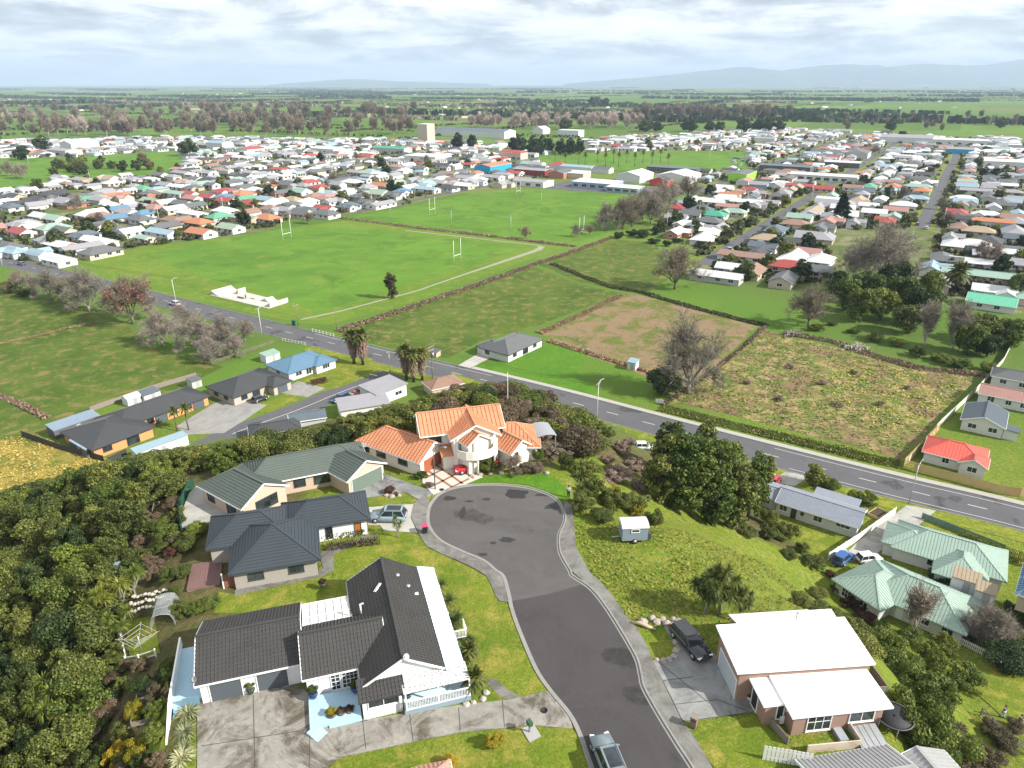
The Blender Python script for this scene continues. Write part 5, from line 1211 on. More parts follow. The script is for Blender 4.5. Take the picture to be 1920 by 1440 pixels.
tussocks('dry_tussocks', [G(u, v) for u, v in [(-300, 860), (60, 815), (220, 868), (120, 905), (-60, 940), (-300, 960)]], 6000, 0.17, 0.2, leafmat('golden dry grass', (0.26, 0.19, 0.04), (0.42, 0.30, 0.07), (0.52, 0.40, 0.14), 0.15, 0), 8)
lotg = leafmat('yellow green grass', (0.09, 0.15, 0.016), (0.17, 0.21, 0.026), (0.27, 0.265, 0.055), 0.2, 0)  # yellow-green grass of the lot, own tone random per tuft
tussocks('bank_grass', LOT, 9000, 0.12, 0.10, lotg, 9)

# ------------------------------------------------------------------ the town beyond the playing fields
T1 = R(-32); E1 = Vector((math.cos(T1), math.sin(T1))); E2 = Vector((-E1.y, E1.x))
def ab(x, y): return (x * E1.x + y * E1.y, x * E2.x + y * E2.y)
def xy(a, b): q = E1 * a + E2 * b; return (q.x, q.y)
def town_proto(kind):
    """wall, roof and window places of a small town house, about its base centre."""
    h = House('proto', None, (0, 0, 0), 0, whitewall, RM['grey'], style='plain')
    if kind == 0: h.wing(0, 0, 13, 8, 0, 2.7, 1.8, 'gg', 0.5)
    if kind == 1: h.wing(0, 0, 14, 9.5, 0, 2.7, 2.0, 'hh', 0.5)
    if kind == 2: h.wing(0, 0.8, 14, 7.6, 0, 2.7, 1.7, 'hh', 0.5).wing(-3.6, -3.4, 6.0, 5.4, R(-90), 2.7, 1.3, 'gg', 0.4)
    if kind == 3: h.wing(0, 0.6, 13, 7.2, 0, 2.7, 1.7, 'gg', 0.4).wing(3.4, -3.2, 6.4, 5.6, R(-90), 2.7, 1.4, 'gg', 0.4)
    if kind == 4: h.wing(0, 0, 19, 8, 0, 2.6, 1.3, 'gg', 0.5)
    if kind == 5: h.wing(0, 0, 9, 6, 0, 2.4, 1.0, 'gg', 0.3)
    if kind == 6: h.wing(0, 0, 16, 10, 0, 2.7, 2.4, 'hg', 0.5).wing(-5, -4, 6, 6, R(-90), 2.7, 1.5, 'hg', 0.4)
    W = h.W.mesh('wall', whitewall); Rr = h.Rf.mesh('roof', RM['grey']); wins = []
    for wi in range(len(h.wings)):
        L_, W_ = h.wings[wi][2], h.wings[wi][3]
        if wi == 0:
            for t in ((-L_ * 0.3, L_ * 0.08, L_ * 0.34) if kind not in (5,) else (-2, 2)): wins.append(h.place(0, 'F', t))
            wins.append(h.place(0, 'R', 0)); wins.append(h.place(0, 'L', 0))
        else: wins.append(h.place(wi, 'R', 0))
    bpy.data.objects.remove(h.e); return W, Rr, wins
PROTO = [town_proto(k) for k in range(7)]
WIN_T = win_mesh(1.9, 1.25, 2, 1); PANE_T = pane_mesh(1.9, 1.25)
ROOFW = [('white', 30), ('silver', 28), ('grey', 20), ('charcoal', 9), ('red', 3), ('maroon', 3), ('orange', 2), ('green', 2), ('mint', 7), ('blue', 4), ('paleblue', 8), ('brown', 8), ('tan', 5), ('pink', 4), ('sage', 4), ('slate', 6)]
RNAMES = [k for k, n in ROOFW for _ in range(n)]
WNAMES = ['white'] * 12 + ['cream'] * 5 + ['palegrey'] * 4 + ['tan', 'brick', 'blue', 'grey', 'grey']
KIND_W = ['gabled', 'hipped', 'hipped front-gabled', 'front-gabled', 'long gabled', 'little gabled', 'broad hipped']
SAY = dict(paleblue='pale blue', sage='sage green', slate='slate', silver='silver')
placed = []
def free(x, y, r=8.0):
    for px, py, pr in placed:
        if (px - x) ** 2 + (py - y) ** 2 < (r + pr) ** 2 * 0.55: return False
    return True
def town_house(x, y, rz, k, roof, wall, where, wins=True, sc=1.0):
    W, Rr, wp = PROTO[k]
    e = empty('house', (x, y, 0), rz, f'{KIND_W[k]} {wall} house with {SAY.get(roof, roof)} roof {where}'.replace('palegrey', 'pale grey'), 'house', 'houses ' + where)
    e.scale = (sc, sc, 1.0)
    inst('wall', W, e, mats=[WMAT[wall]]); inst('roof', Rr, e, mats=[RM[roof]])
    if wins:
        for (wx, wy, wz), r in wp:
            o = inst('window', WIN_T, e, (wx, wy, 1.55), r); inst('pane', PANE_T, o)
    placed.append((x, y, 6.2 * sc)); return e
# rows that can be picked out along the fields and streets: pixel of the roof centre, shape, roof, wall, turn (0 along the road, 1 across)
HAND_L = [(22, 468, 2, 'paleblue', 'white', 0), (112, 455, 4, 'white', 'brick', 0), (185, 448, 4, 'white', 'white', 0), (110, 483, 0, 'white', 'white', 0), (40, 432, 0, 'maroon', 'white', 0), (120, 430, 0, 'grey', 'cream', 0), (190, 420, 2, 'grey', 'white', 1), (262, 408, 1, 'grey', 'white', 0), (305, 432, 4, 'paleblue', 'white', 0), (270, 442, 5, 'mint', 'cream', 0), (373, 414, 1, 'orange', 'cream', 0), (432, 424, 0, 'sage', 'white', 0), (460, 405, 4, 'sage', 'tan', 0), (500, 406, 1, 'orange', 'cream', 0), (360, 397, 4, 'white', 'white', 0), (325, 390, 0, 'white', 'cream', 1), (470, 380, 0, 'red', 'cream', 0), (425, 374, 0, 'red', 'white', 0), (390, 367, 0, 'maroon', 'white', 0), (355, 362, 0, 'maroon', 'white', 0), (330, 360, 4, 'mint', 'white', 0), (575, 392, 2, 'slate', 'palegrey', 0), (610, 398, 1, 'grey', 'palegrey', 0), (625, 375, 3, 'silver', 'white', 1), (655, 384, 2, 'slate', 'palegrey', 1), (690, 378, 3, 'grey', 'white', 0), (715, 380, 4, 'silver', 'palegrey', 1), (560, 357, 6, 'mint', 'white', 0), (500, 372, 0, 'paleblue', 'cream', 0), (755, 357, 2, 'blue', 'palegrey', 1), (800, 352, 4, 'paleblue', 'white', 0), (840, 350, 1, 'charcoal', 'white', 0), (870, 346, 0, 'white', 'cream', 0), (892, 340, 3, 'silver', 'white', 1), (115, 334, 2, 'silver', 'tan', 0), (165, 338, 3, 'tan', 'white', 0), (205, 333, 6, 'tan', 'white', 0), (245, 334, 2, 'silver', 'white', 0), (300, 326, 0, 'grey', 'white', 0), (340, 322, 4, 'silver', 'cream', 0), (25, 368, 6, 'charcoal', 'tan', 0), (70, 373, 6, 'charcoal', 'dark', 0), (100, 362, 6, 'charcoal', 'dark', 1), (20, 385, 1, 'slate', 'white', 0), (210, 356, 4, 'silver', 'white', 0), (268, 352, 1, 'green', 'white', 0), (310, 345, 0, 'silver', 'white', 0), (205, 382, 3, 'white', 'cream', 0), (265, 385, 2, 'silver', 'white', 0)]
HAND_R = [(1268, 433, 3, 'white', 'brick', 1), (1290, 418, 2, 'white', 'white', 0), (1330, 412, 1, 'grey', 'tan', 0), (1338, 400, 1, 'emerald', 'white', 0), (1375, 385, 4, 'pink', 'white', 0), (1400, 376, 4, 'white', 'palegrey', 0), (1375, 395, 2, 'mint', 'cream', 0), (1440, 445, 1, 'tan', 'cream', 0), (1455, 428, 1, 'slate', 'blue', 1), (1392, 475, 4, 'brown', 'palegrey', 0), (1375, 500, 3, 'white', 'grey', 0), (1345, 512, 4, 'white', 'grey', 0), (1410, 505, 0, 'brown', 'cream', 1), (1480, 495, 1, 'red', 'tan', 0), (1470, 520, 0, 'grey', 'cream', 1), (1530, 503, 0, 'grey', 'cream', 0), (1510, 470, 0, 'pink', 'white', 0), (1490, 450, 4, 'charcoal', 'grey', 0), (1540, 425, 3, 'grey', 'grey', 1), (1500, 405, 0, 'mint', 'palegrey', 0), (1580, 400, 6, 'white', 'white', 0), (1610, 375, 6, 'tan', 'cream', 1), (1630, 348, 1, 'green', 'cream', 1), (1675, 348, 1, 'orange', 'white', 1), (1730, 355, 1, 'orange', 'white', 1), (1718, 370, 2, 'paleblue', 'white', 0), (1740, 341, 3, 'white', 'white', 1), (1680, 392, 0, 'pink', 'cream', 0), (1640, 396, 0, 'white', 'white', 0), (1545, 352, 0, 'red', 'cream', 0), (1500, 346, 4, 'maroon', 'white', 0), (1830, 355, 4, 'silver', 'palegrey', 0), (1880, 345, 4, 'white', 'white', 0), (1880, 380, 6, 'grey', 'white', 1), (1850, 400, 2, 'white', 'white', 0), (1862, 412, 4, 'orange', 'white', 0), (1835, 430, 1, 'tan', 'tan', 0), (1825, 455, 1, 'white', 'slate', 0), (1890, 470, 4, 'white', 'dark', 0), (1880, 420, 5, 'charcoal', 'cream', 0), (1750, 500, 3, 'paleblue', 'white', 1), (1830, 488, 4, 'white', 'white', 0), (1900, 490, 0, 'silver', 'white', 0), (1600, 350, 0, 'brown', 'white', 0), (1470, 360, 1, 'silver', 'white', 1)]
WMAT['slate'] = WMAT['blue']
for u, v, k, rf, wl_, t in HAND_L:
    x, y = G(u, v, 3); town_house(x, y, T1 + t * math.pi / 2, k, rf, wl_, 'at the playing fields edge of town')
for u, v, k, rf, wl_, t in HAND_R:
    x, y = G(u, v, 3); town_house(x, y, T1 + t * math.pi / 2, k, rf, wl_, 'in streets beyond the rough paddocks')
two('long_units', 'very long pale green roofed units beyond the phoenix palm', G(1862, 515, 2.6), T1, [(0, 0, 34, 8, 0, 2.6, 1.3, 'gg', 0.5)], WMAT['tan'], RM['mint'], 'plain', wins=[(0, 'F', t, 0.9, 1.8, 1.2, 2) for t in (-12, -6, 0, 6, 12)])
two('bungalow', 'white house with bright sea green roof above the bushes and bare poplars', G(1860, 562, 2.6), R(-36), [(0, 0, 14, 11, 0, 2.6, 1.7, 'gg', 0.5)], WMAT['white'], paint('sea green steel', (0.12, 0.42, 0.28), 0.5, 0.1), 'rib', wins=[(0, 'F', -3, 0.9, 1.6, 1.2, 2), (0, 'F', 2, 0.9, 1.6, 1.2, 2)])
for u, v, r in ((1862, 515, 18), (1860, 562, 12)): placed.append((*G(u, v, 2.6), r))
# larger buildings, each told apart
def big(name, label, u, v, L_, W_, turn, wall, roof, h=5.0, rise=1.5, ends='gg', wins=0, style='plain'):
    c = G(u, v, h * 0.5); h_ = House(name, label, (*c, 0), T1 + turn * math.pi / 2, WMAT[wall] if isinstance(wall, str) else wall, RM[roof] if isinstance(roof, str) else roof, 'building', None, style, 1.5)
    h_.wing(0, 0, L_, W_, 0, h, rise, ends, 0.3, base=0.2)
    for i in range(wins): h_.window(0, 'F', -L_ / 2 + L_ * (i + 0.5) / wins, 0.8, min(4.0, L_ / wins * 0.7), min(2.2, h * 0.5), 3)
    placed.append((*c, max(L_, W_) * 0.62)); return h_.done()
limew = paint('lime green wall', (0.28, 0.62, 0.04), 0.6, 0.06); azure = paint('azure wall', (0.02, 0.30, 0.55), 0.6, 0.06); redw = paint('red clad wall', (0.48, 0.06, 0.05), 0.6, 0.06)
big('clubroom', 'white-roofed clubrooms with dark glazed front at the edge of the far playing field', 1120, 346, 34, 16, 0, 'slate', 'white', 4.2, 0.8, 'mm', 5)
big('clubroom', 'low white-roofed annexe with glazed doors beside the clubrooms', 1172, 355, 24, 12, 0, 'slate', 'white', 3.6, 0.6, 'mm', 4)
big('hall', 'white gabled hall behind the clubrooms', 1190, 332, 28, 20, 1, 'white', 'white', 5.5, 2.5)
big('hall', 'wide white gabled sports hall with grey door beyond the clubrooms', 1272, 333, 30, 26, 1, 'white', 'white', 5.5, 2.6)
big('fire_station', 'red and charcoal gabled station between the white halls', 1240, 342, 12, 14, 1, redw, 'charcoal', 4.5, 2.2)
big('warehouse', 'lime green warehouse with grey roof', 1392, 330, 30, 14, 1, limew, 'grey', 6.0, 0.8, 'gg')
big('warehouse', 'azure walled warehouse with orange roof beside the red-roofed hotel', 925, 315, 34, 16, 1, azure, 'orange', 6.0, 1.6, 'gg')
big('hotel', 'cream hotel with bright red roof in the town centre', 962, 292, 26, 14, 0, 'cream', 'red', 7.0, 2.2, 'hh', 5)
big('shop', 'red-roofed workshop with orange front in the town', 690, 296, 20, 14, 0, 'orange', 'red', 4.5, 2.0)
big('warehouse', 'long emerald roofed store in the town', 735, 281, 46, 14, 0, 'grey', 'emerald', 5.0, 1.5)
big('warehouse', 'big white gabled warehouse near the park trees', 150, 274, 32, 24, 1, 'white', 'white', 8.0, 3.0)
big('warehouse', 'wide silver-roofed warehouse behind the park trees', 122, 285, 36, 18, 0, 'grey', 'silver', 5.0, 1.5)
big('warehouse', 'pale blue gabled store at the edge of the bare river trees', 412, 272, 30, 16, 0, 'white', 'paleblue', 6.0, 2.0)
big('warehouse', 'red and white store by the white sheds in the town', 470, 283, 24, 18, 1, 'white', 'red', 5.0, 2.0)
big('warehouse', 'white gabled store with small windows in the town', 615, 282, 34, 18, 0, 'white', 'white', 5.0, 2.0, 'gg', 4)
big('office_block', 'white flat-topped block among the warehouses', 800, 296, 40, 24, 0, 'white', 'white', 5.0, 0.6, 'mm')
big('factory', 'very long grey-roofed factory beside the cream silo tower', 890, 250, 120, 30, 0, 'white', 'slate', 9.0, 3.0)
big('silo_tower', 'tall cream silo tower with tan bands', 799, 249, 16, 16, 0, 'cream', 'white', 22.0, 0.3, 'mm')
big('arched_shed', 'white curved-roof shed behind the pine row', 1015, 246, 22, 18, 1, 'white', 'white', 7.0, 4.0)
big('office_block', 'white two-storey office block behind the pine row', 1070, 250, 34, 18, 0, 'white', 'white', 9.0, 0.4, 'mm', 6)
big('factory', 'white factory sheds at the meadow edge of the town', 1700, 262, 60, 30, 0, 'white', 'silver', 7.0, 3.0)
big('factory', 'long white store with blue doors at the meadow edge', 1790, 266, 70, 24, 0, 'white', 'white', 6.0, 1.5, 'gg', 6)
big('warehouse', 'dark steel shed with long flat roof beside the paddock street', 1475, 315, 42, 18, 0, 'dark', 'slate', 5.0, 0.8)
big('warehouse', 'charcoal steel shed with white end beside the yards', 1580, 308, 30, 14, 0, 'dark', 'white', 4.5, 1.0)
big('warehouse', 'grey gabled workshop with red trim', 1610, 290, 28, 20, 1, 'grey', 'grey', 5.5, 2.6)
big('warehouse', 'white wide-roofed store on the far right of the yards', 1905, 308, 50, 24, 0, 'white', 'white', 5.5, 1.5)
big('school', 'long white roofed school block with window band', 1545, 333, 50, 14, 0, 'white', 'white', 4.5, 1.2, 'gg', 8)
big('warehouse', 'blue-doored cream store on the yard edge', 1800, 283, 26, 16, 0, azure, 'silver', 5.0, 1.5)
big('shed', 'brown roofed house with white walls at the school edge', 1435, 262, 26, 12, 0, 'white', 'silver', 4.0, 1.5)
big('shop', 'low silver-roofed store beside the azure warehouse', 1000, 343, 26, 16, 0, 'white', 'silver', 4.0, 1.0, 'gg', 3)
big('shop', 'maroon-fronted store with silver roof behind the clubrooms car park', 1000, 322, 30, 14, 0, paint('maroon front', (0.22, 0.03, 0.04), 0.6), 'silver', 4.5, 1.0)
big('shop', 'brown brick store with slate roof by the golden tree', 1052, 327, 18, 14, 1, 'brick', 'slate', 4.5, 1.8)
big('shop', 'cream store with white roof next to the brown brick store', 1082, 328, 18, 14, 0, 'cream', 'white', 4.2, 0.8, 'mm')
big('shop', 'little red-roofed store beside the park palms', 1046, 312, 16, 12, 0, 'white', 'red', 4.0, 2.0, 'hh')
big('shop', 'pale blue roofed store by the park palms', 1085, 316, 30, 12, 0, 'white', 'paleblue', 4.0, 1.2)
big('shop', 'dark long-fronted store behind the white hall', 1262, 319, 44, 10, 0, 'dark', 'slate', 4.5, 0.6, 'mm', 6)
big('shop', 'white cottage shop with grey roof by the park', 1130, 320, 16, 10, 0, 'white', 'grey', 3.2, 1.8)
fl('car_park', [(1010, 352), (1075, 338), (1230, 352), (1330, 352), (1360, 362), (1230, 366), (1075, 358)], tar, 0.05)
# yards: lots filled in rows along the streets
FREE = [[G(u, v) for u, v in P] for P in (
    [(-160, 268), (300, 258), (560, 262), (780, 262), (960, 272), (1080, 300), (1040, 330), (960, 350), (880, 357), (735, 390), (640, 402), (540, 410), (505, 433), (262, 462), (120, 500), (60, 492), (-160, 450)],
    [(1100, 262), (1300, 250), (1480, 240), (1720, 255), (2020, 262), (2050, 560), (1900, 590), (1780, 555), (1700, 520), (1600, 500), (1560, 535), (1330, 525), (1300, 470), (1290, 440), (1215, 432), (1300, 372), (1330, 350), (1240, 330), (1090, 300)])]
HOLES = [[G(u, v) for u, v in P] for P in (
    [(-160, 296), (110, 296), (330, 282), (345, 300), (320, 330), (100, 336), (95, 352), (-160, 362)], [(1010, 290), (1140, 285), (1290, 282), (1400, 285), (1400, 318), (1240, 322), (1000, 312)],
    [(120, 390), (170, 388), (180, 408), (90, 410), (80, 395)], [(1560, 430), (1760, 430), (1740, 530), (1540, 550)])]
streets = []
STREET_A = [-15 + 72 * k for k in range(-26, 12)]
for a in STREET_A:
    run = []
    for b in range(100, 1300, 10):
        x, y = xy(a, b)
        if any(inside(x, y, P) for P in FREE) and not any(inside(x, y, P) for P in HOLES): run.append((x, y))
        elif run:
            if len(run) > 3: streets.append(run)
            run = []
    if len(run) > 3: streets.append(run)
yard = grass('town yards', (0.085, 0.13, 0.025), (0.14, 0.165, 0.05), (0.24, 0.215, 0.13), 0.03, 0.07, (0.48, 0.62), 0.5, ((0.20, 0.19, 0.17), 0.05, (0.55, 0.63)))
for P in FREE: sheet('town_yards', P, yard, 0, 0.008)
for run in streets:
    sheet('street', strip(run, -3.6, 3.6), tar, 0, 0.036); sheet('grass_verge', strip(run, -6.0, 6.0), lawn, 0, 0.022)
for P in HOLES[:2]: sheet('park_grass', P, field, 0, 0.026)
lots = []
for a in STREET_A:
    for side in (-1, 1):
        for row in (15.5, 30.0):
            for b in np.arange(100, 1300, 16.5):
                aa = a + side * row; bb = b + rnd.uniform(-2, 2); x, y = xy(aa + rnd.uniform(-2, 2), bb)
                if any(inside(x, y, P) for P in FREE) and not any(inside(x, y, P) for P in HOLES): lots.append((math.hypot(x, y), x, y))
lots.sort(); n_obj = 0; FARH = MB(); far_mats = [RM[k] for k in ('white', 'silver', 'grey', 'charcoal', 'red', 'paleblue', 'mint', 'brown', 'orange', 'pink')] + [WMAT['white'], WMAT['cream'], WMAT['palegrey'], glass]
farw = [0] * 34 + [1] * 30 + [2] * 20 + [3] * 8 + [4] * 3 + [5] * 8 + [6] * 5 + [7] * 5 + [8] * 3 + [9] * 3
for d, x, y in lots:
    if not free(x, y, 6.2) or rnd.random() < 0.24: continue
    rz = T1 + (math.pi / 2 if rnd.random() < 0.5 else 0) + rnd.uniform(-0.06, 0.06) + (math.pi if rnd.random() < 0.3 else 0)
    if n_obj < 195:
        k = rnd.choice([0, 0, 1, 1, 2, 3, 4, 6, 2, 3]); n_obj += 1
        town_house(x, y, rz, k, rnd.choice(RNAMES), rnd.choice(WNAMES), 'among the town streets', wins=n_obj < 130, sc=rnd.uniform(0.85, 1.08))
        if rnd.random() < 0.5:
            pass
    else:
        placed.append((x, y, 5.4)); ca, sa = math.cos(rz), math.sin(rz); s = rnd.uniform(0.65, 1.05)
        Lx, Wy = rnd.choice([(6, 4), (7, 4.6), (8, 4.2), (6.5, 5), (9.5, 5)]); Lx *= s; Wy *= s; e, r = 2.8, 2.8 + Wy * rnd.uniform(0.28, 0.45); hip = rnd.random() < 0.45
        Q = lambda px, py, pz: (x + px * ca - py * sa, y + px * sa + py * ca, pz)
        wm_, rm_ = rnd.choice([10, 10, 10, 11, 12]), rnd.choice(farw)
        vs = [Q(a_ * Lx, b_ * Wy, z_) for z_ in (-0.2, e) for a_, b_ in ((-1, -1), (1, -1), (1, 1), (-1, 1))]
        FARH.add(vs, [[0, 1, 5, 4], [1, 2, 6, 5], [2, 3, 7, 6], [3, 0, 4, 7]], wm_)
        o_ = 0.5; rx = Lx - Wy * 0.9 if hip else Lx + 0.3; rx = max(0.3, rx)
        vs = [Q(a_ * (Lx + o_), b_ * (Wy + o_), e - 0.15) for a_, b_ in ((-1, -1), (1, -1), (1, 1), (-1, 1))] + [Q(-rx, 0, r), Q(rx, 0, r)]
        FARH.add(vs, [[0, 1, 5, 4], [2, 3, 4, 5]], rm_); FARH.add([vs[1], vs[2], vs[5]], [[0, 1, 2]], rm_ if hip else wm_); FARH.add([vs[3], vs[0], vs[4]], [[0, 1, 2]], rm_ if hip else wm_)
        for t in (-0.55, 0.0, 0.55):
            p0 = [(t * Lx - 0.9, -Wy - 0.03, 1.0), (t * Lx + 0.9, -Wy - 0.03, 1.0), (t * Lx + 0.9, -Wy - 0.03, 2.2), (t * Lx - 0.9, -Wy - 0.03, 2.2)]
            FARH.add([Q(*q_) for q_ in p0], [[0, 1, 2, 3]], 13)
        p0 = [(Lx + 0.03, -0.9, 1.0), (Lx + 0.03, 0.9, 1.0), (Lx + 0.03, 0.9, 2.2), (Lx + 0.03, -0.9, 2.2)]; FARH.add([Q(*q_) for q_ in p0], [[0, 1, 2, 3]], 13)
FARH.build('far_town_houses', far_mats, kind='stuff')
# scattered farmsteads out on the plain, too far to tell apart
FM = MB()
for _ in range(110):
    d = rnd.uniform(1250, 6500); x = rnd.uniform(-0.8, 0.8) * d; s = rnd.uniform(1, 2.4); rz = rnd.random() * 3; k = rnd.choice([0, 1, 2, 4, 7])
    FM.box((x, d, 1.8), (11 * s, 7 * s, 3.6), rz, 5 + rnd.randrange(2)); FM.box((x, d, 4.2), (12 * s, 4 * s, 1.3), rz, [0, 1, 2, 0, 3, 0, 0, 4][k])
FM.build('far_farmsteads', [RM['silver'], RM['white'], RM['grey'], RM['red'], RM['brown'], WMAT['white'], WMAT['cream']], kind='stuff')

# ------------------------------------------------------------------ trees and shrubs
def proj(x, y, z):
    z -= EYE; c, s = math.cos(PITCH), math.sin(PITCH); f = y * c - z * s
    return (960 + FPX * x / f, 720 - FPX * (y * s + z * c) / f)
GARDEN = [(200, 1175), (215, 1090), (262, 1020), (300, 960), (335, 900), (420, 880), (420, 1500), (205, 1500), (150, 1440), (200, 1300)]
bush_pts = []
def bush_ok(x, y, d):
    return all((x - a) ** 2 + (y - b) ** 2 > d * d for a, b in bush_pts)
bush_kinds = ['olive'] * 14 + ['dark'] * 3 + ['mid'] * 3 + ['brown'] + ['light']
tries = 0; nb = 0
while tries < 16000 and nb < 295:
    tries += 1
    x, y = rnd.uniform(-95, 12), rnd.uniform(26, 125)
    behind = inside(x, y, PLATEAU) and ((x < -13 and local(OC, RC, (x, y))[1] > 5.2) or (-13 <= x < 4 and local(OD, RD, (x, y))[1] > 6.4)) and y > 78
    if not inside(x, y, TOE) or (inside(x, y, PLATEAU) and not behind): continue
    z = tz(x, y); u, v = proj(x, y, z)
    if u < -130 or v > 1560 or inside(u, v, GARDEN): continue
    if poly_dist(x, y, PLATEAU) < 1.6 and not behind: continue
    near = v > 1150
    if not bush_ok(x, y, 3.5 if not near else 3.0): continue
    if x > 2.0 and y < 88: continue
    lim = [(-200, 950), (0, 925), (215, 868), (300, 846), (420, 834), (500, 812), (600, 800), (640, 785), (720, 762), (790, 748), (860, 724), (950, 715), (1010, 730), (1060, 770), (1300, 800)]
    lv = next(b + (d_ - b) * (u - a) / (c_ - a) for (a, b), (c_, d_) in zip(lim, lim[1:]) if a <= u <= c_)
    hmax = 6.0
    while hmax > 0.8 and proj(x, y, z + hmax)[1] < lv: hmax -= 0.3
    if hmax <= 0.9: continue
    bush_pts.append((x, y)); nb += 1
    e = poly_dist(x, y, TOE)
    kd = rnd.choice(bush_kinds) if not (x > -4) else rnd.choice(['brown', 'brown', 'olive', 'mid'])
    r = rnd.uniform(2.0, 3.2); h = rnd.uniform(2.8, 5.2) if e > 4 else rnd.uniform(1.8, 3.2)
    h = min(h, (2.2 if behind else 1.8) + 0.55 * poly_dist(x, y, PLATEAU))
    h = min(h, hmax); r = min(r, 0.9 + h * 0.7)
    shrub(x, y, r, h, kd, 'bush', {'olive': 'olive green native bush packed on the bank below the houses', 'dark': 'dark green native bush packed on the bank below the houses', 'mid': 'bright green native bush packed on the bank below the houses', 'light': 'yellow-green young bush packed on the bank below the houses', 'brown': 'brown wintry scrub bush packed on the bank below the houses'}[kd], 'bush', 'native bush on the bank')
def many(pts, kind, label, group, name='shrub', cat='shrub', jit=0.25):
    for u, v, r, h in pts:
        q = at(u, v); shrub(q.x, q.y, r * rnd.uniform(1 - jit, 1 + jit), h * rnd.uniform(1 - jit, 1 + jit), kind, name, label, cat, group)
# right-hand bank below the villa
many([(1015, 770, 2.4, 2.2), (1045, 800, 2.6, 2.4), (1005, 805, 2.2, 2.0), (1070, 840, 2.4, 2.0), (1040, 850, 2.4, 2.2), (1020, 835, 2, 1.8), (1060, 815, 2.2, 2), (985, 775, 2, 2)], 'scrub', 'leafless pinkish brown scrub on the bank beside the villa', 'brown scrub beside the villa')
many([(1085, 800, 2.0, 3.2), (1105, 830, 1.8, 2.6), (1095, 860, 1.8, 2.4), (1120, 805, 1.6, 2.6), (1140, 820, 1.8, 2.0), (1100, 895, 2.0, 2.4), (1110, 930, 2.4, 2.4), (1150, 950, 2.4, 2.6), (1090, 955, 2.2, 2.2), (1130, 975, 1.8, 1.8), (1190, 960, 2.2, 3.0), (1060, 880, 1.8, 2.0)], 'olive', 'olive shrub on the grassy bank above the main road', 'shrubs on the bank above the road')
many([(1165, 850, 1.8, 1.6), (1190, 880, 2.0, 1.8), (1155, 900, 2.0, 1.8), (1205, 920, 2.2, 2.0), (1180, 835, 1.6, 1.4), (1225, 900, 2.0, 2.4), (1140, 870, 1.6, 1.5)], 'scrub', 'reddish brown scrub in rank grass above the main road', 'scrub above the road')
many([(1150, 930, 1.0, 1.6), (1195, 970, 0.9, 1.5), (1160, 845, 1.0, 1.3)], 'gold', 'golden yellow shrub on the bank above the main road', 'golden shrubs on the bank')
tall_at = [(1232, 940, 1.05), (1262, 955, 1.15), (1296, 968, 1.2), (1335, 985, 1.2), (1372, 992, 1.15), (1402, 975, 1.05), (1385, 955, 1.15), (1345, 950, 1.2), (1305, 935, 1.25), (1270, 920, 1.2), (1250, 900, 1.05), (1418, 950, 0.9)]
for i, (u, v, s) in enumerate(tall_at):
    q = at(u, v); t, c = TALL[i % 3]
    tree_obj('evergreen_tree', t, c, q, rnd.random() * 6, (s * 1.08, s * 1.08, s * rnd.uniform(0.88, 1.12)), 'tall leafy evergreen in the clump between the grassy lot and the main road', 'tree', 'tall evergreen clump', [L_MID if i % 4 else L_OLIVE])
many([(1480, 690, 1.2, 1.0), (1540, 720, 1.4, 1.1), (1600, 700, 1.3, 1.1), (1570, 760, 1.4, 1.0), (1400, 720, 1.2, 0.9), (1650, 760, 1.3, 1.0), (1460, 750, 1.2, 0.9), (1700, 730, 1.2, 1.0)], 'scrub', 'low dead weed clump in the rough paddock', 'weed clumps in the rough paddock', 'weed_clump', 'weeds')
many([(1440, 985, 2.0, 2.6), (1470, 1010, 2.2, 2.8), (1500, 1035, 2.0, 2.4), (1440, 1010, 2.0, 2.4), (1525, 1060, 1.6, 1.6), (1480, 1045, 1.6, 1.6), (1225, 985, 1.2, 2.0), (1400, 1005, 1.6, 1.6)], 'olive', 'olive shrub at the lower edge of the grassy lot', 'shrubs below the grassy lot')
many([(1575, 1110, 1.3, 1.5), (1600, 1140, 1.5, 1.8), (1625, 1165, 1.4, 1.6), (1555, 1080, 1.2, 1.3)], 'red', 'reddish hedge shrub on the bank behind the mint-roofed bungalow', 'red hedge behind the mint roof')
many([(1500, 1135, 1.6, 1.3), (1540, 1150, 1.8, 1.5), (1580, 1185, 1.8, 1.8), (1610, 1200, 1.6, 1.6), (1530, 1120, 1.5, 1.2), (1600, 1225, 1.8, 2.0)], 'olive', 'low olive shrub on the bank behind the white flat roofs', 'shrubs behind the flat white roofs')
many([(1660, 1230, 2.2, 3.4), (1700, 1210, 2.4, 3.2), (1690, 1270, 2.4, 3.6), (1740, 1250, 2.4, 3.0), (1720, 1310, 2.6, 4.2), (1745, 1360, 2.6, 4.4), (1715, 1390, 2.4, 3.8), (1760, 1310, 2.2, 3.2), (1770, 1420, 2.4, 3.6), (1735, 1450, 2.4, 3.6), (1800, 1400, 2.0, 2.2), (1650, 1190, 1.8, 2.2), (1800, 1290, 2.0, 2.6), (1765, 1225, 2.0, 2.4)], 'mid', 'broad-leaved green shrub on the bank below the trampoline', 'shrubs below the trampoline')
many([(1790, 1455, 2.2, 2.0), (1840, 1430, 2.0, 1.6), (1760, 1380, 2, 3), (1850, 1370, 1.4, 1.2), (1880, 1400, 1.6, 1.4), (1900, 1370, 1.4, 1.2)], 'brown', 'tangled brown scrub near the trellis garden', 'brown scrub by the trellis')
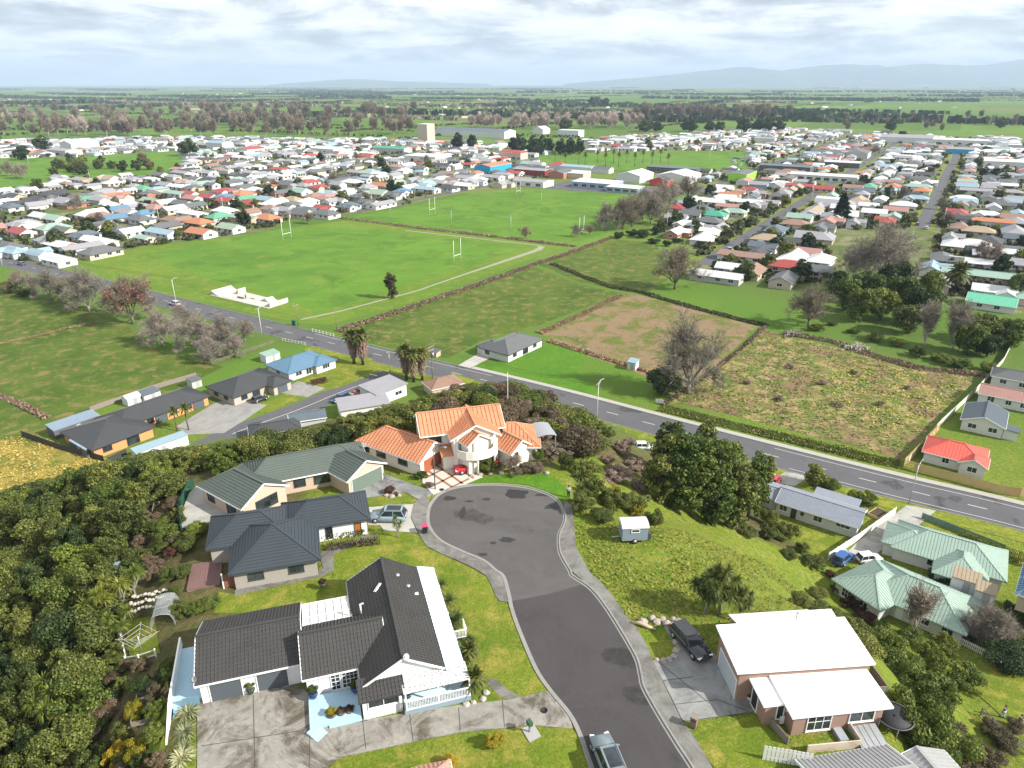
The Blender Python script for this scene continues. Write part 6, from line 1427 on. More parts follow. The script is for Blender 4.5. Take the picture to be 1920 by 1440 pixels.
many([(1890, 1250, 2.4, 2.6), (1925, 1240, 2.4, 2.6), (1910, 1165, 2.0, 2.2), (1790, 1110, 2.0, 2.2), (1760, 1095, 1.4, 1.8), (1815, 1190, 1.6, 1.4)], 'dark', 'dark garden shrub between the mint bungalows and the lawn', 'garden shrubs by the mint bungalows')
many([(1795, 1128, 1.2, 1.6), (1810, 1120, 1.2, 1.5)], 'pink', 'pink flowering camellia between the two mint bungalows', 'camellias')
q = at(1525, 912); t, c = BROAD[0]; tree_obj('small_tree', t, c, q, 1, 0.62, 'small round-headed tree on the verge beside the long white house', mats=[L_OLIVE])
many([(1545, 912, 1.6, 2.2), (1560, 918, 1.5, 1.8), (1625, 945, 1.8, 1.8), (1600, 935, 1.4, 1.4)], 'light', 'yellow-green rounded shrub on the road side of the long white house', 'shrubs by the long white house')
q = at(1712, 1190); tree_obj('birch', *POPLAR[0], q, 0.5, (0.9, 0.9, 0.75), 'slender bare birch in front of the mint-roofed bungalow')
for u, v, s in ((1850, 1205, 0.62), (1880, 1215, 0.55), (1820, 1200, 0.5)):
    q = at(u, v); tree_obj('bare_shrub', *BARE[rnd.randrange(3)], q, rnd.random() * 6, s, 'spreading leafless fruit tree by the white picket fence', 'tree', 'bare fruit trees by the picket fence')
q = at(1635, 930)
# palms, cabbage trees and accents
def palm(kind, u, v, s, label, group=None):
    q = at(u, v); e = tree_obj('palm_tree', kind[0], kind[1], q, rnd.random() * 6, s, label, 'palm', group)
    if kind[2]: inst('dead_fronds', kind[2], e)
    return e
for u, v, s in ((664, 682, 1.0), (681, 684, 1.05)): palm(PALM_FAN, u, v, (s * 1.5, s * 1.5, s * 0.95), 'fan palm with a shaggy brown skirt on the corner lawn by the blue roof', 'palms on the corner lawn')
for u, v, s in ((762, 712, 1.0), (776, 716, 0.95), (792, 713, 0.92)): palm(PALM_FAN, u, v, (s * 1.45, s * 1.45, s * 0.93), 'fan palm with a shaggy brown skirt beside the white-roofed low house', 'palms by the white-roofed house')
for u, v, s in ((332, 808, 0.72), (354, 806, 0.78)): palm(PALM_THIN, u, v, s, 'young slender palm in front of the orange brick units', 'palms at the brick units')
palm(PALM_BIG, 1790, 548, 1.35, 'large date palm in a lawn beyond the evergreens')
for u, v, s in ((1322, 1152, 1.55), (1348, 1150, 1.75), (1386, 1158, 1.15)):
    q = at(u, v); t, c = CORD_DENSE; tree_obj('cabbage_tree', t, c, q, u, (s * 0.85, s * 0.85, s), 'cabbage tree at the corner of the grassy lot above the parked charcoal car', 'tree', 'cabbage trees by the grassy lot')
for u, v, s in ((98, 1345, 1.55), (120, 1365, 1.35), (200, 1165, 1.5), (232, 1150, 1.5), (255, 1120, 1.3), (180, 1200, 1.2), (228, 1200, 1.2)):
    q = at(u, v); cordyline(q.x, q.y, s, 'cabbage_tree', 'spiky yellow-green cabbage tree in the bush below the grey-tiled bungalow', 'cabbage trees in the bush')
for u, v, s, lb in ((838, 1128, 0.9, 'a'), (850, 1165, 1.15, 'b'), (868, 1225, 0.9, 'c'), (893, 1280, 0.8, 'd'), (825, 1098, 0.7, 'e'), (875, 1205, 0.8, 'f'), (1098, 880, 1.5, 'g'), (1088, 898, 1.3, 'h'), (300, 1145, 0.7, 'i'), (400, 1130, 0.7, 'j')):
    q = at(u, v); inst('flax', FLAX[rnd.randrange(2)], None, q, rnd.random() * 6, (s * 1.3, s * 1.3, s), label='sword-leaved flax clump beside the pale blue verandah' if u > 800 and u < 1000 else ('sword-leaved flax clump on the bank by the villa lawn' if u > 1000 else 'sword-leaved flax clump in the terraced garden'), cat='flax', group='flax by the verandah' if 800 < u < 1000 else ('flax on the bank' if u > 1000 else 'flax in the terraces'))
palm(PALM_BIG, 890, 1300, 0.33, 'squat palm at the corner of the pale blue porch')
palm(PALM_BIG, 880, 1245, 0.30, 'squat palm beside the pale blue verandah rail')
def one(u, v, r, h, kind, label, cat='shrub', name='shrub'):
    q = at(u, v); return shrub(q.x, q.y, r, h, kind, name, label, cat)
one(926, 1400, 0.75, 1.3, 'gold', 'clipped ball shrub alone on the lower lawn'); one(845, 1438, 0.65, 1.1, 'gold', 'small bright yellow conifer on the lower lawn')
one(912, 885, 1.5, 2.0, 'mid', 'round green shrub beside the red car'); one(985, 888, 1.2, 1.6, 'brown', 'twiggy mauve shrub in the villa garden'); one(1005, 886, 1.2, 1.4, 'pink', 'mauve flowering shrub at the end of the villa garden')
q = at(962, 888); tree_obj('weeping_tree', *BARE_BROWN[0], q, 0, (0.40, 0.40, 0.30), 'weeping leafless tree in the villa front garden')
one(1005, 860, 1.3, 1.8, 'light', 'leafy shrub under the steel awning of the villa'); one(790, 897, 0.8, 1.2, 'light', 'small leafy shrub at the garage corner of the villa'); one(805, 912, 0.7, 0.6, 'pink', 'low mauve heath beside the villa driveway')
one(730, 925, 0.7, 1.0, 'red', 'small copper shrub in the rock garden by the bend'); one(742, 929, 0.5, 0.5, 'brown', 'low plant in the rock garden by the bend')
q = at(747, 1008); t, c = CORD[2]; tree_obj('young_cabbage_tree', t, c, q, 0, (0.55, 0.55, 0.9), 'young cabbage tree staked on the front lawn by the blue-grey wagon')
GB = ['russet', 'leafy', 'bronze', 'green', 'tufted', 'spreading']
for u, v in ((612, 893), (630, 888), (645, 890), (590, 905), (575, 910), (555, 915)): one(u, v, 0.8, 0.9, rnd.choice(['brown', 'light', 'red', 'mid']), f'low garden bed plant against the peach brick wall, {GB.pop()}')
def hedge(name, pts, w, h, kind, label, z=None):
    rg = np.random.default_rng(int(abs(pts[0][0]) * 10)); W = walk(pts, 0.25); n = int(len(W) * 60 * h)
    P = np.array(W)[rg.integers(0, len(W), n)]; side = rg.integers(0, 3, n); d = np.where(side == 0, -w / 2, np.where(side == 1, w / 2, (rg.random(n) - 0.5) * w)) + rg.normal(size=n) * 0.05
    zz = np.where(side == 2, h, rg.random(n) * h) + rg.normal(size=n) * 0.04
    x, y = P[:, 0] - np.sin(P[:, 2]) * d, P[:, 1] + np.cos(P[:, 2]) * d
    C_ = np.stack([x - pts[0][0], y - pts[0][1], zz], 1); z0 = tz(*pts[0][:2]) if z is None else z
    nrm = rg.normal(size=(n, 3)); nrm /= np.linalg.norm(nrm, axis=1)[:, None]; t = np.cross(nrm, rg.normal(size=(n, 3))); t /= np.linalg.norm(t, axis=1)[:, None]; b = np.cross(nrm, t); s = 0.07 * (0.6 + rg.random(n))[:, None]
    return inst(name, quads_mesh(name, C_, t * s, b * s, LEAVES[kind]), None, (pts[0][0], pts[0][1], z0), label=label, cat='hedge')
hedge('hedge', [tuple(at(600, 1012)[:2]), tuple(at(685, 1000)[:2])], 0.8, 0.8, 'olive', 'clipped hedge along the white wall of the slate-roofed house')
hedge('hedge', [tuple(at(614, 1030)[:2]), tuple(at(712, 1018)[:2])], 0.7, 0.65, 'brown', 'clipped low hedge between the garden path and the front lawn')
hedge('hedge', [tuple(at(590, 1072)[:2]), tuple(at(598, 1050)[:2])], 0.6, 1.1, 'olive', 'short hedge at the corner of the slate-roofed house')
hedge('hedge', [tuple(at(1795, 1010)[:2]), tuple(at(1860, 1035)[:2]), tuple(at(1935, 1062)[:2])], 1.4, 1.5, 'mid', 'green hedge behind the pale mint roof beside the verge')
hedge('hedge', [tuple(at(585, 722)[:2]), tuple(at(612, 716)[:2])], 1.2, 1.2, 'red', 'dark red hedge on the corner lawn of the blue-roofed bungalow')
for u, v, h in ((352, 1340, 1.0), (347, 1375, 1.0), (340, 1425, 1.1), (345, 1405, 0.8)):
    q = G(u, v, TOP); me = FLAX[0]; inst('silver_grass', me, None, (q[0], q[1], tz(*q)), u, (h, h, h * 0.75), [L_SILVER], label='pale silver tussock in the bed beside the concrete pad', cat='tussock', group='silver tussocks by the concrete pad')
GI = [(258, 1345, 1.0, 1.6, 'gold'), (222, 1425, 1.1, 1.5, 'gold'), (255, 1420, 1.0, 1.5, 'gold'), (270, 1290, 1.1, 1.2, 'dark'), (160, 1390, 1.5, 1.8, 'mid'), (200, 1340, 1.4, 1.4, 'brown'), (180, 1300, 1.4, 1.2, 'brown'), (180, 1260, 1.2, 1.0, 'brown'), (190, 1220, 1.2, 1.2, 'olive'), (20, 1420, 1.3, 1.2, 'pink'), (230, 1380, 1.3, 1.2, 'olive'), (345, 1080, 1.0, 1.2, 'olive'), (370, 1150, 1.2, 1.2, 'light'), (335, 1155, 1.2, 1.6, 'olive'), (390, 1140, 1.1, 1.1, 'mid'), (350, 1030, 1.3, 1.6, 'olive'), (330, 1040, 1.2, 1.2, 'red'), (318, 1010, 1.5, 1.8, 'mid'), (290, 1060, 1.3, 1.2, 'brown'), (370, 1000, 1.5, 1.4, 'light'), (310, 930, 1.4, 1.6, 'olive'), (330, 905, 1.4, 1.8, 'olive'), (285, 985, 1.4, 1.6, 'brown'), (265, 1020, 1.2, 1.2, 'brown'), (120, 1290, 1.8, 1.8, 'olive'), (230, 1250, 1.2, 1.0, 'mid'), (255, 1075, 1.4, 1.4, 'mid'), (320, 1085, 1.1, 1.1, 'mid'), (150, 1440, 1.6, 1.6, 'brown'), (90, 1430, 1.6, 1.6, 'mid')]
GL = dict(gold='yellow-flowered shrub', dark='dark green shrub', mid='leafy green shrub', brown='dry brown shrub', olive='olive garden shrub', pink='mauve-leaved shrub', light='pale green shrub', red='red-leaved shrub')
for u, v, r, h, kd in GI:
    if 315 < u < 345 and v > 1180: continue
    one(u, v, r, h, kd, GL[kd] + ' in the terraced garden left of the bungalows')['group'] = 'terrace garden shrubs'
ng = 0
while ng < 85:
    u, v = rnd.uniform(170, 345), rnd.uniform(930, 1440)
    if not inside(u, v, GARDEN): continue
    if 230 < u < 325 and 1090 < v < 1250: continue
    q = at(u, v)
    if inside(q.x, q.y, PLATEAU): continue
    kd = rnd.choice(['brown', 'brown', 'olive', 'olive', 'mid', 'light', 'red', 'dark']); ng += 1
    shrub(q.x, q.y, rnd.uniform(0.5, 1.1), rnd.uniform(0.5, 1.3), kd, 'garden_plant', 'low ' + GL[kd].replace(' shrub', '') + ' plant on the overgrown slope beside the bungalows', 'plant', 'overgrown slope plants', stem=False)
# trees on the flat
def bare(u, v, h, protos, label, group=None, wide=1.0):
    q = at(u, v); s = h / 9.5; return tree_obj('bare_tree', *protos[rnd.randrange(len(protos))], q, rnd.random() * 6, (s * wide, s * wide, s), label, 'tree', group)
for u, v, h, w in ((95, 562, 11, 1.1), (168, 584, 14, 1.15), (135, 570, 10, 1.0), (40, 548, 8, 1.0), (60, 552, 8, 1.0), (305, 648, 10, 1.25), (345, 622, 9, 1.0), (372, 662, 11, 1.15), (425, 655, 10, 1.0), (460, 640, 7, 1), (395, 678, 7, 1.2), (440, 668, 6, 1.2)):
    bare(u, v, h, BARE + BARE_BROWN, 'leafless grey-brown tree in the hedgerow between the field and the main road', 'hedgerow trees by the main road', w)
q = at(250, 607); e = tree_obj('rusty_tree', BARE_BROWN[0][0], BARE_BROWN[0][1], q, 2.0, (1.75, 1.75, 1.7), 'large rounded tree still hung with rusty brown leaves beside the main road')
rg = np.random.default_rng(5); inst('dead_leaves', quads_mesh('dead_leaves', *leaf_arrays(rg, lumps(rg, 30, 3.8, 4.0, 5.0, 0.7, 1.3), 2600, 0.13), twig_rust), e)
many([(45, 555, 3.0, 3.5), (15, 548, 3, 3.5), (410, 640, 2.4, 2.2), (440, 650, 2, 2)], 'olive', 'dark hedgerow bush between the bare trees by the main road', 'hedgerow bushes')
bare(1290, 738, 18.5, [BARE[0]], 'tall spreading bare tree at the ditch corner of the rough paddock', wide=0.95)
bare(1265, 542, 16, [BARE_BROWN[1]], 'broad leafless tree behind the green paddock', wide=1.15)
bare(1515, 612, 13, [BARE_BROWN[0]], 'brown leafless willow by the ditch', wide=1.1); bare(1645, 545, 25, [BARE[1]], 'huge spreading bare tree rising above the evergreens', wide=1.1); bare(1600, 520, 12, [BARE[2]], 'smaller bare tree beside the huge spreading bare tree')
for u, v, s in ((1732, 648, 1.1), (1785, 655, 1.2)):
    q = at(u, v); tree_obj('bare_poplar', *POPLAR[1 if u > 1750 else 0], q, u, (s * 1.2, s * 1.2, s), 'pale bare poplar standing in front of the evergreens', 'tree', 'pale poplars by the evergreens')
q = at(1245, 738); tree_obj('round_tree', *BROAD[1], q, 0, (1.25, 1.25, 0.95), 'dense dark round tree beside the tall bare tree')
q = at(735, 560); tree_obj('lone_tree', *TALL[1], q, 0, (0.95, 0.95, 0.85), 'lone narrow tree beside the playing field path', mats=[leafmat('bronze leaves', (0.05, 0.045, 0.02), (0.09, 0.08, 0.035), (0.15, 0.13, 0.06))])
for u, v, s in ((1580, 580, 1.15), (1620, 566, 1.2), (1650, 600, 1.1), (1690, 582, 1.25), (1565, 548, 1.0), (1722, 608, 1.15), (1740, 565, 1.0), (1612, 604, 1.0), (1700, 625, 1.0), (1670, 560, 1.2), (1842, 640, 1.0), (1882, 652, 1.1), (1812, 664, 0.9), (1850, 668, 0.8), (1905, 560, 0.9)):
    q = at(u, v); tree_obj('evergreen_tree', *BROAD[rnd.randrange(3)], q, rnd.random() * 6, (s * 1.35, s * 1.35, s * rnd.uniform(1.1, 1.6)), 'dark spreading evergreen in the belt beyond the rough paddock', 'tree', 'evergreen belt beyond the paddock', [rnd.choice([L_DARK, L_OLIVE, L_MID])])
many([(1680, 650, 3, 3), (1640, 640, 2.6, 2.4), (1600, 625, 2.4, 2.0), (1720, 668, 3, 3), (1770, 680, 3, 2.6), (1800, 690, 2.6, 2.6), (1850, 695, 2.6, 2.2), (1560, 610, 2.4, 2.0), (1530, 620, 2, 2)], 'mid', 'green scrub under the evergreen belt', 'scrub under the evergreens')
for u, v, h in ((1138, 432, 13), (1168, 430, 16), (1185, 425, 17), (1205, 412, 18), (1232, 402, 18), (1220, 420, 16), (1255, 390, 15), (1290, 378, 16), (1082, 444, 6), (985, 448, 6), (1105, 440, 5), (580, 420, 7), (145, 392, 9), (45, 335, 12), (15, 330, 12), (1640, 290, 10)):
    bare(u, v, h, BARE_BROWN + BARE, 'bare tree at the margin of the playing fields', 'bare trees round the playing fields', 1.1)
many([(1160, 446, 3, 3), (1185, 442, 3.5, 4), (1205, 446, 3.5, 4), (1230, 440, 3, 4), (1270, 455, 3, 3), (1225, 456, 2.5, 3), (1310, 425, 2.5, 3), (1250, 462, 3, 3.5)], 'dark', 'dark bush behind the far playing field', 'bushes behind the far field')
q = at(1575, 415); tree_obj('conifer', *CONIFER[0], q, 0, (1.9, 1.9, 1.5), 'large dark conifer among the houses beyond the paddocks')
for u, v, s in ((858, 280, 1.9), (886, 280, 1.7), (962, 288, 1.8), (975, 288, 2.0), (1000, 292, 2.1), (1014, 290, 2.0), (1028, 288, 1.7), (1052, 290, 1.7), (1070, 290, 1.8), (1085, 288, 1.6), (715, 318, 1.1), (735, 360, 0.9)):
    q = at(u, v); tree_obj('pine_tree', *ROUNDT[rnd.randrange(2)], q, rnd.random() * 6, (s * 0.95, s * 0.95, s * 1.25), 'tall dark pine in the town centre', 'tree', 'town centre pines', [L_PINE])
for u, v in ((1085, 308), (1097, 312), (1120, 306), (1135, 312), (1150, 305), (1160, 311), (1175, 306), (1190, 312), (1205, 306), (1222, 310), (1238, 304), (1252, 315), (1040, 308), (1060, 312)):
    palm(PALM_THIN, u, v, 1.5, 'tall street palm along the park in the town', 'park palms')
for u, v, s in ((1210, 247, 2.6), (1232, 246, 2.0), (1292, 247, 2.8), (1330, 246, 2.0), (1350, 247, 2.0), (1392, 247, 3.0), (1420, 245, 2.4), (1440, 246, 2.8), (1460, 247, 2.4), (1060, 243, 2.4), (355, 292, 2.2), (80, 280, 2.0), (45, 300, 1.8), (1670, 245, 2.2), (1690, 262, 1.5), (1875, 240, 2.2), (1110, 200, 4.0), (1135, 200, 3.5), (1120, 199, 4)):
    q = at(u, v); tree_obj('shelter_tree', *ROUNDT[rnd.randrange(2)], q, rnd.random() * 6, (s * 1.2, s * 1.2, s), 'big rounded dark shelter tree at the far edge of the town', 'tree', 'shelter trees behind the town')
for i in range(26):
    u, v = rnd.uniform(100, 335), rnd.uniform(303, 330); q = at(u, v); s = rnd.uniform(0.8, 1.25)
    tree_obj('park_tree', *ROUNDT[i % 2], q, i, s, 'olive brown tree in the clump along the town park', 'tree', 'park tree clump', [rnd.choice([L_OLIVE, L_OLIVE, L_DARK, leafmat('bronze leaves', (0.05, 0.045, 0.02), (0.09, 0.08, 0.035), (0.15, 0.13, 0.06))])])
# trees in the yards of the town
nt = 0
for _ in range(6000):
    if nt >= 290: break
    P = FREE[0] if rnd.random() < 0.42 else FREE[1]
    u, v = (rnd.uniform(0, 1000), rnd.uniform(262, 480)) if P is FREE[0] else (rnd.uniform(1200, 1920), rnd.uniform(258, 560))
    x, y = G(u, v)
    if not inside(x, y, P) or any(inside(x, y, H_) for H_ in HOLES) or not free(x, y, 0.2): continue
    if abs((ab(x, y)[0] + 15 + 36) % 72 - 36) < 5: continue
    nt += 1; placed.append((x, y, 2.0)); kd = rnd.choice(['olive', 'dark', 'dark', 'mid', 'brown', 'olive', 'pine'])
    if rnd.random() < 0.65: shrub(x, y, rnd.uniform(1.6, 3.2), rnd.uniform(2.0, 4.5), kd, 'garden_shrub', f'{dict(olive="olive", dark="dark green", mid="green", brown="brown", pine="blackish green")[kd]} garden shrub between the town houses', 'shrub', 'town garden shrubs', stem=False)
    elif kd == 'brown': bare(u, v, rnd.uniform(6, 10), BARE_BROWN, 'small bare tree in a town garden', 'town garden bare trees')
    else: tree_obj('garden_tree', *ROUNDT[nt % 2], (x, y, 0), nt, rnd.uniform(0.6, 1.15), 'round leafy tree in a town garden', 'tree', 'town garden trees', [LEAVES[kd]])
# bare river trees behind the town: the ones that show largest as trees, the rest as a far wood
def band(n, u0, u1, v0, v1, s0, s1, mat, label, group, names='river_tree'):
    for i in range(n):
        u, v = rnd.uniform(u0, u1), rnd.uniform(v0, v1); q = at(u, v); s = rnd.uniform(s0, s1)
        tree_obj(names, *FAR_BARE[i % 3], q, rnd.random() * 6, (s * 0.95, s * 0.95, s * 1.25), label, 'tree', group, [mat])
pale_tw = leafmat('pale twigs', (0.30, 0.24, 0.20), (0.42, 0.34, 0.29), (0.55, 0.47, 0.41), 0.05, 0.15)
band(105, -20, 770, 234, 257, 1.5, 2.4, twig_brown, 'bare brown tree in the river belt behind the town', 'bare river trees')
band(14, 110, 260, 236, 256, 1.6, 2.2, pale_tw, 'pale bare poplar in the river belt behind the town', 'pale river poplars')
band(60, 880, 1200, 236, 243, 1.5, 2.2, pale_tw, 'pale bare poplar in the row behind the town offices', 'pale poplar row')
band(44, 1180, 1480, 216, 228, 2.0, 2.8, twig_brown, 'bare tree in the far shelter row beyond the shelter trees', 'far bare shelter row')
band(20, 1560, 1920, 222, 250, 1.0, 1.6, twig_brown, 'bare tree on the meadow edge right of the town', 'meadow bare trees')
band(50, 380, 780, 206, 232, 1.8, 2.8, twig_brown, 'bare tree in the far river wood', 'far river wood')
band(26, 0, 380, 206, 232, 1.6, 2.4, twig_brown, 'bare tree in the wood along the highway', 'highway wood')
# tree belts far out on the plain: a mass nobody could count
def belts(name, n, d0, d1, mats, seed, hmin, hmax):
    rg = np.random.default_rng(seed); C, U, V = [], [], []
    for _ in range(n):
        d = math.exp(rg.uniform(math.log(d0), math.log(d1))); x = rg.uniform(-0.82, 0.82) * d; 
        if x / d > 0.36 and d < 3200 and rg.random() < 0.8: continue
        if d < 2600 and rg.random() < 0.35: continue
        L_ = rg.uniform(120, 700) * (1 + d / 4000); a = T1 + (0 if rg.random() < 0.7 else math.pi / 2) + rg.uniform(-0.15, 0.15)
        h = rg.uniform(hmin, hmax); k = int(14 + L_ / (2.5 + d / 900))
        t = (rg.random(k) - 0.5) * L_; hh = h * (0.62 + 0.38 * rg.random(k)); w = h * 0.30 + d * 0.0012
        for ti, hi in zip(t, hh):
            C.append((x + ti * math.cos(a) + rg.normal() * 2, d + ti * math.sin(a) + rg.normal() * 2, hi * 0.5)); b = rg.random() * 3.14
            U.append((w * math.cos(b), w * math.sin(b), rg.normal() * 0.6)); V.append((rg.normal() * 0.8, rg.normal() * 0.8, hi * 0.5))
    o = bpy.data.objects.new(name, quads_mesh(name, np.array(C), np.array(U), np.array(V), mats)); COL.objects.link(o); tag(o, kind='stuff')
belts('far_shelter_belts', 115, 1500, 14000, leafmat('far evergreen', (0.015, 0.03, 0.012), (0.03, 0.05, 0.02), (0.05, 0.07, 0.03), 0.1, 0), 11, 9, 17)
belts('far_bare_belts', 40, 1150, 3500, twig_brown, 12, 8, 14)
belts('far_hedge_lines', 100, 1100, 6000, leafmat('far hedge', (0.03, 0.045, 0.015), (0.055, 0.07, 0.025), (0.08, 0.09, 0.035), 0.1, 0), 13, 2.5, 5)

# hedges, gardens and clutter of growth between the town houses
rg = np.random.default_rng(77); pts_ = []
while len(pts_) < 6000:
    u, v = rg.uniform(-20, 1940), 258 + 300 * rg.random() ** 1.4; x, y = G(u, v)
    if not any(inside(x, y, P) for P in FREE) or any(inside(x, y, H_) for H_ in HOLES): continue
    if abs((ab(x, y)[0] + 15 + 36) % 72 - 36) < 4.5: continue
    pts_.append((x, y, rg.uniform(0.7, 2.5)))
C_ = np.repeat(np.array([(x, y, r * 0.5) for x, y, r in pts_]), 12, 0); rr = np.repeat(np.array([r for *_, r in pts_]), 12)[:, None]; n_ = len(C_)
d_ = rg.normal(size=(n_, 3)); d_ /= np.linalg.norm(d_, axis=1)[:, None]; C_ = C_ + d_ * rr * np.array([0.9, 0.9, 0.5]); t_ = np.cross(d_, rg.normal(size=(n_, 3))); t_ /= np.linalg.norm(t_, axis=1)[:, None]; b_2 = np.cross(d_, t_)
o = bpy.data.objects.new('town_garden_growth', quads_mesh('town_garden_growth', C_, t_ * rr * 0.45, b_2 * rr * 0.4, leafmat('town growth', (0.022, 0.032, 0.012), (0.045, 0.058, 0.02), (0.10, 0.09, 0.04), 0.1, 0))); COL.objects.link(o); tag(o, kind='stuff')

# ------------------------------------------------------------------ vehicles
def wheel_mesh():
    t = MB(); t.tube([(0, -0.11, 0), (0, 0.11, 0)], 0.33, 16); r = MB(); r.tube([(0, -0.12, 0), (0, 0.12, 0)], 0.20, 12)
    return t.mesh('tyre', black), r.mesh('rim', steel)
TYRE, RIM = wheel_mesh()
lampw = paint('headlamp', (0.75, 0.76, 0.78), 0.2, 0.05); lampr = paint('tail lamp', (0.35, 0.02, 0.02), 0.3, 0.05)
cglass = glassmat('car glass', (0.015, 0.02, 0.024), 0.06)
def car(name, label, x, y, z, rz, col, kind='suv', roofglass=False, group=None, cat='car', wheels=True):
    """A car facing its own +x."""
    L_, W_, H_ = dict(suv=(4.5, 1.85, 1.65), hatch=(4.1, 1.75, 1.48), wagon=(4.7, 1.8, 1.5))[kind]
    e = empty(name, (x, y, z), rz, label, cat, group); p = carpaint('car paint ' + str(tuple(round(c, 3) for c in col)), col)
    hl, hw = L_ / 2, W_ / 2; belt = H_ * 0.58; m = MB()
    st = [(-hl, 0.42, belt * 0.92, 0.80), (-hl + 0.12, 0.28, belt, 0.93), (-hl * 0.5, 0.24, belt, 1.0), (hl * 0.2, 0.24, belt * 0.98, 1.0), (hl * 0.45, 0.24, belt * 0.96, 0.98), (hl - 0.35, 0.26, belt * 0.84, 0.93), (hl - 0.06, 0.34, belt * 0.72, 0.82), (hl, 0.42, belt * 0.60, 0.72)]
    vs, fs = [], []
    for sx, z0, z1, k in st: vs += [(sx, -hw * k * 0.94, z0), (sx, -hw * k, (z0 + z1) * 0.5), (sx, -hw * k * 0.93, z1), (sx, hw * k * 0.93, z1), (sx, hw * k, (z0 + z1) * 0.5), (sx, hw * k * 0.94, z0)]
    for i in range(len(st) - 1):
        for j in range(6): a, b = i * 6 + j, i * 6 + (j + 1) % 6; fs.append([a, b, b + 6, a + 6])
    fs += [[5, 4, 3, 2, 1, 0], [len(vs) - 6 + j for j in range(6)]]; m.add(vs, fs, 0, True); m.build('body', p, e)
    x0, x1, x2, x3 = (-hl + 0.08, hl * 0.42, -hl + 0.5, hl * 0.08) if kind != 'wagon' else (-hl + 0.1, hl * 0.40, -hl + 0.55, hl * 0.05)
    w1, w2 = hw * 0.90, hw * 0.72; m = MB(); t = H_ - 0.05
    m.add([(x0, -w1, belt - 0.02), (x1, -w1, belt - 0.05), (x1, w1, belt - 0.05), (x0, w1, belt - 0.02), (x2, -w2, t), (x3, -w2, t), (x3, w2, t), (x2, w2, t)], [[4, 5, 6, 7], [0, 1, 5, 4], [1, 2, 6, 5], [2, 3, 7, 6], [3, 0, 4, 7]]); m.build('window', cglass, e)
    m = MB(); m.slab([(x2 - 0.06, -w2 - 0.03), (x3 + 0.08, -w2 - 0.03), (x3 + 0.16, 0), (x3 + 0.08, w2 + 0.03), (x2 - 0.06, w2 + 0.03), (x2 - 0.1, 0)], t - 0.02, t + 0.05); rf = m.build('roof', p, e)
    for s in (-1, 1):
        for a, b in (((x0 + 0.04, s * w1), (x2, s * w2)), ((x1 - 0.03, s * w1), (x3, s * w2)), (((x0 + x1) / 2 - 0.1, s * w1 * 1.0), ((x2 + x3) / 2, s * w2))) if wheels else (): m = MB(); m.bar((*a, belt - 0.05), (*b, t), 0.07, 0.06); m.build('pillar', p, e)
        if not wheels: continue
        m = MB(); m.box((hl - 0.20, s * hw * 0.66, belt * 0.70), (0.26, 0.36, 0.13), s * -0.25); m.build('headlight', lampw, e)
        m = MB(); m.box((-hl + 0.05, s * hw * 0.72, belt * 0.84), (0.16, 0.2, 0.22)); m.build('tail_light', lampr, e)
        m = MB(); m.box((x1 - 0.35, s * (hw + 0.08), belt + 0.04), (0.12, 0.2, 0.13)); m.build('mirror', p, e)
    if roofglass:
        m = MB(); m.box(((x2 + x3) / 2, 0, t + 0.055), (x3 - x2 - 0.25, w2 * 1.5, 0.02)); m.build('sunroof', cglass, rf)
        for s in (-1, 1): m = MB(); m.bar((x2, s * w2 * 0.95, t + 0.10), (x3, s * w2 * 0.95, t + 0.10), 0.05, 0.05); m.build('roof_rail', steel, rf)
    if wheels:
        for sx in (-1, 1):
            for sy in (-1, 1): o = inst('wheel', TYRE, e, (sx * hl * 0.62, sy * (hw - 0.10), 0.33)); inst('rim', RIM, o)
    return e
def car_at(u, v, rz, col, kind, label, lift=0.08, **kw): q = at(u, v); return car('parked_car', label, q.x, q.y, q.z + lift, rz, col, kind, **kw)
car_at(728, 975, R(178), (0.22, 0.30, 0.36), 'suv', 'blue-grey wagon on the pale driveway by the slate-roofed house', roofglass=True)
car_at(880, 882, R(205), (0.42, 0.012, 0.02), 'suv', 'red car with its nose toward the villa garage'); car_at(905, 873, R(200), (0.50, 0.012, 0.025), 'hatch', 'second red car parked by the villa entrance')
car_at(1293, 1212, R(-66), (0.020, 0.024, 0.028), 'wagon', 'charcoal saloon in the shade of the cedar house')
car_at(1140, 1432, R(103), (0.15, 0.19, 0.21), 'suv', 'silver-grey car with glass roof parked at the kerb', 0.03, roofglass=True)
car_at(1580, 1052, R(40), (0.015, 0.09, 0.30), 'suv', 'bright blue car behind the mint-roofed bungalow'); car_at(1628, 1052, R(10), (0.70, 0.70, 0.69), 'hatch', 'white car beside the bright blue car')
car_at(1452, 905, R(55), (0.42, 0.015, 0.035), 'hatch', 'red car outside the long white house'); car_at(1208, 842, R(0), (0.6, 0.62, 0.64), 'hatch', 'pale car below the bank near the tall evergreens')
car_at(328, 572, R(148), (0.55, 0.57, 0.58), 'suv', 'silver car driving past the skate park', 0.03); car_at(40, 497, R(148), (0.06, 0.07, 0.08), 'hatch', 'dark car driving by the white houses', 0.03)
car_at(638, 752, R(-125), (0.01, 0.05, 0.13), 'suv', 'navy car parked on the side street'); car_at(1370, 470, R(-32), (0.6, 0.6, 0.6), 'hatch', 'white car beside the grey cottage beyond the paddock')
car_at(1822, 505, R(-32), (0.5, 0.5, 0.5), 'hatch', 'silver car by the date palm'); car_at(488, 752, R(50), (0.03, 0.03, 0.035), 'hatch', 'black car at the garage of the tan brick house')
carcols = [(0.6, 0.6, 0.6), (0.7, 0.7, 0.7), (0.05, 0.05, 0.06), (0.3, 0.31, 0.33), (0.35, 0.03, 0.03), (0.04, 0.10, 0.25)]
nc = 0
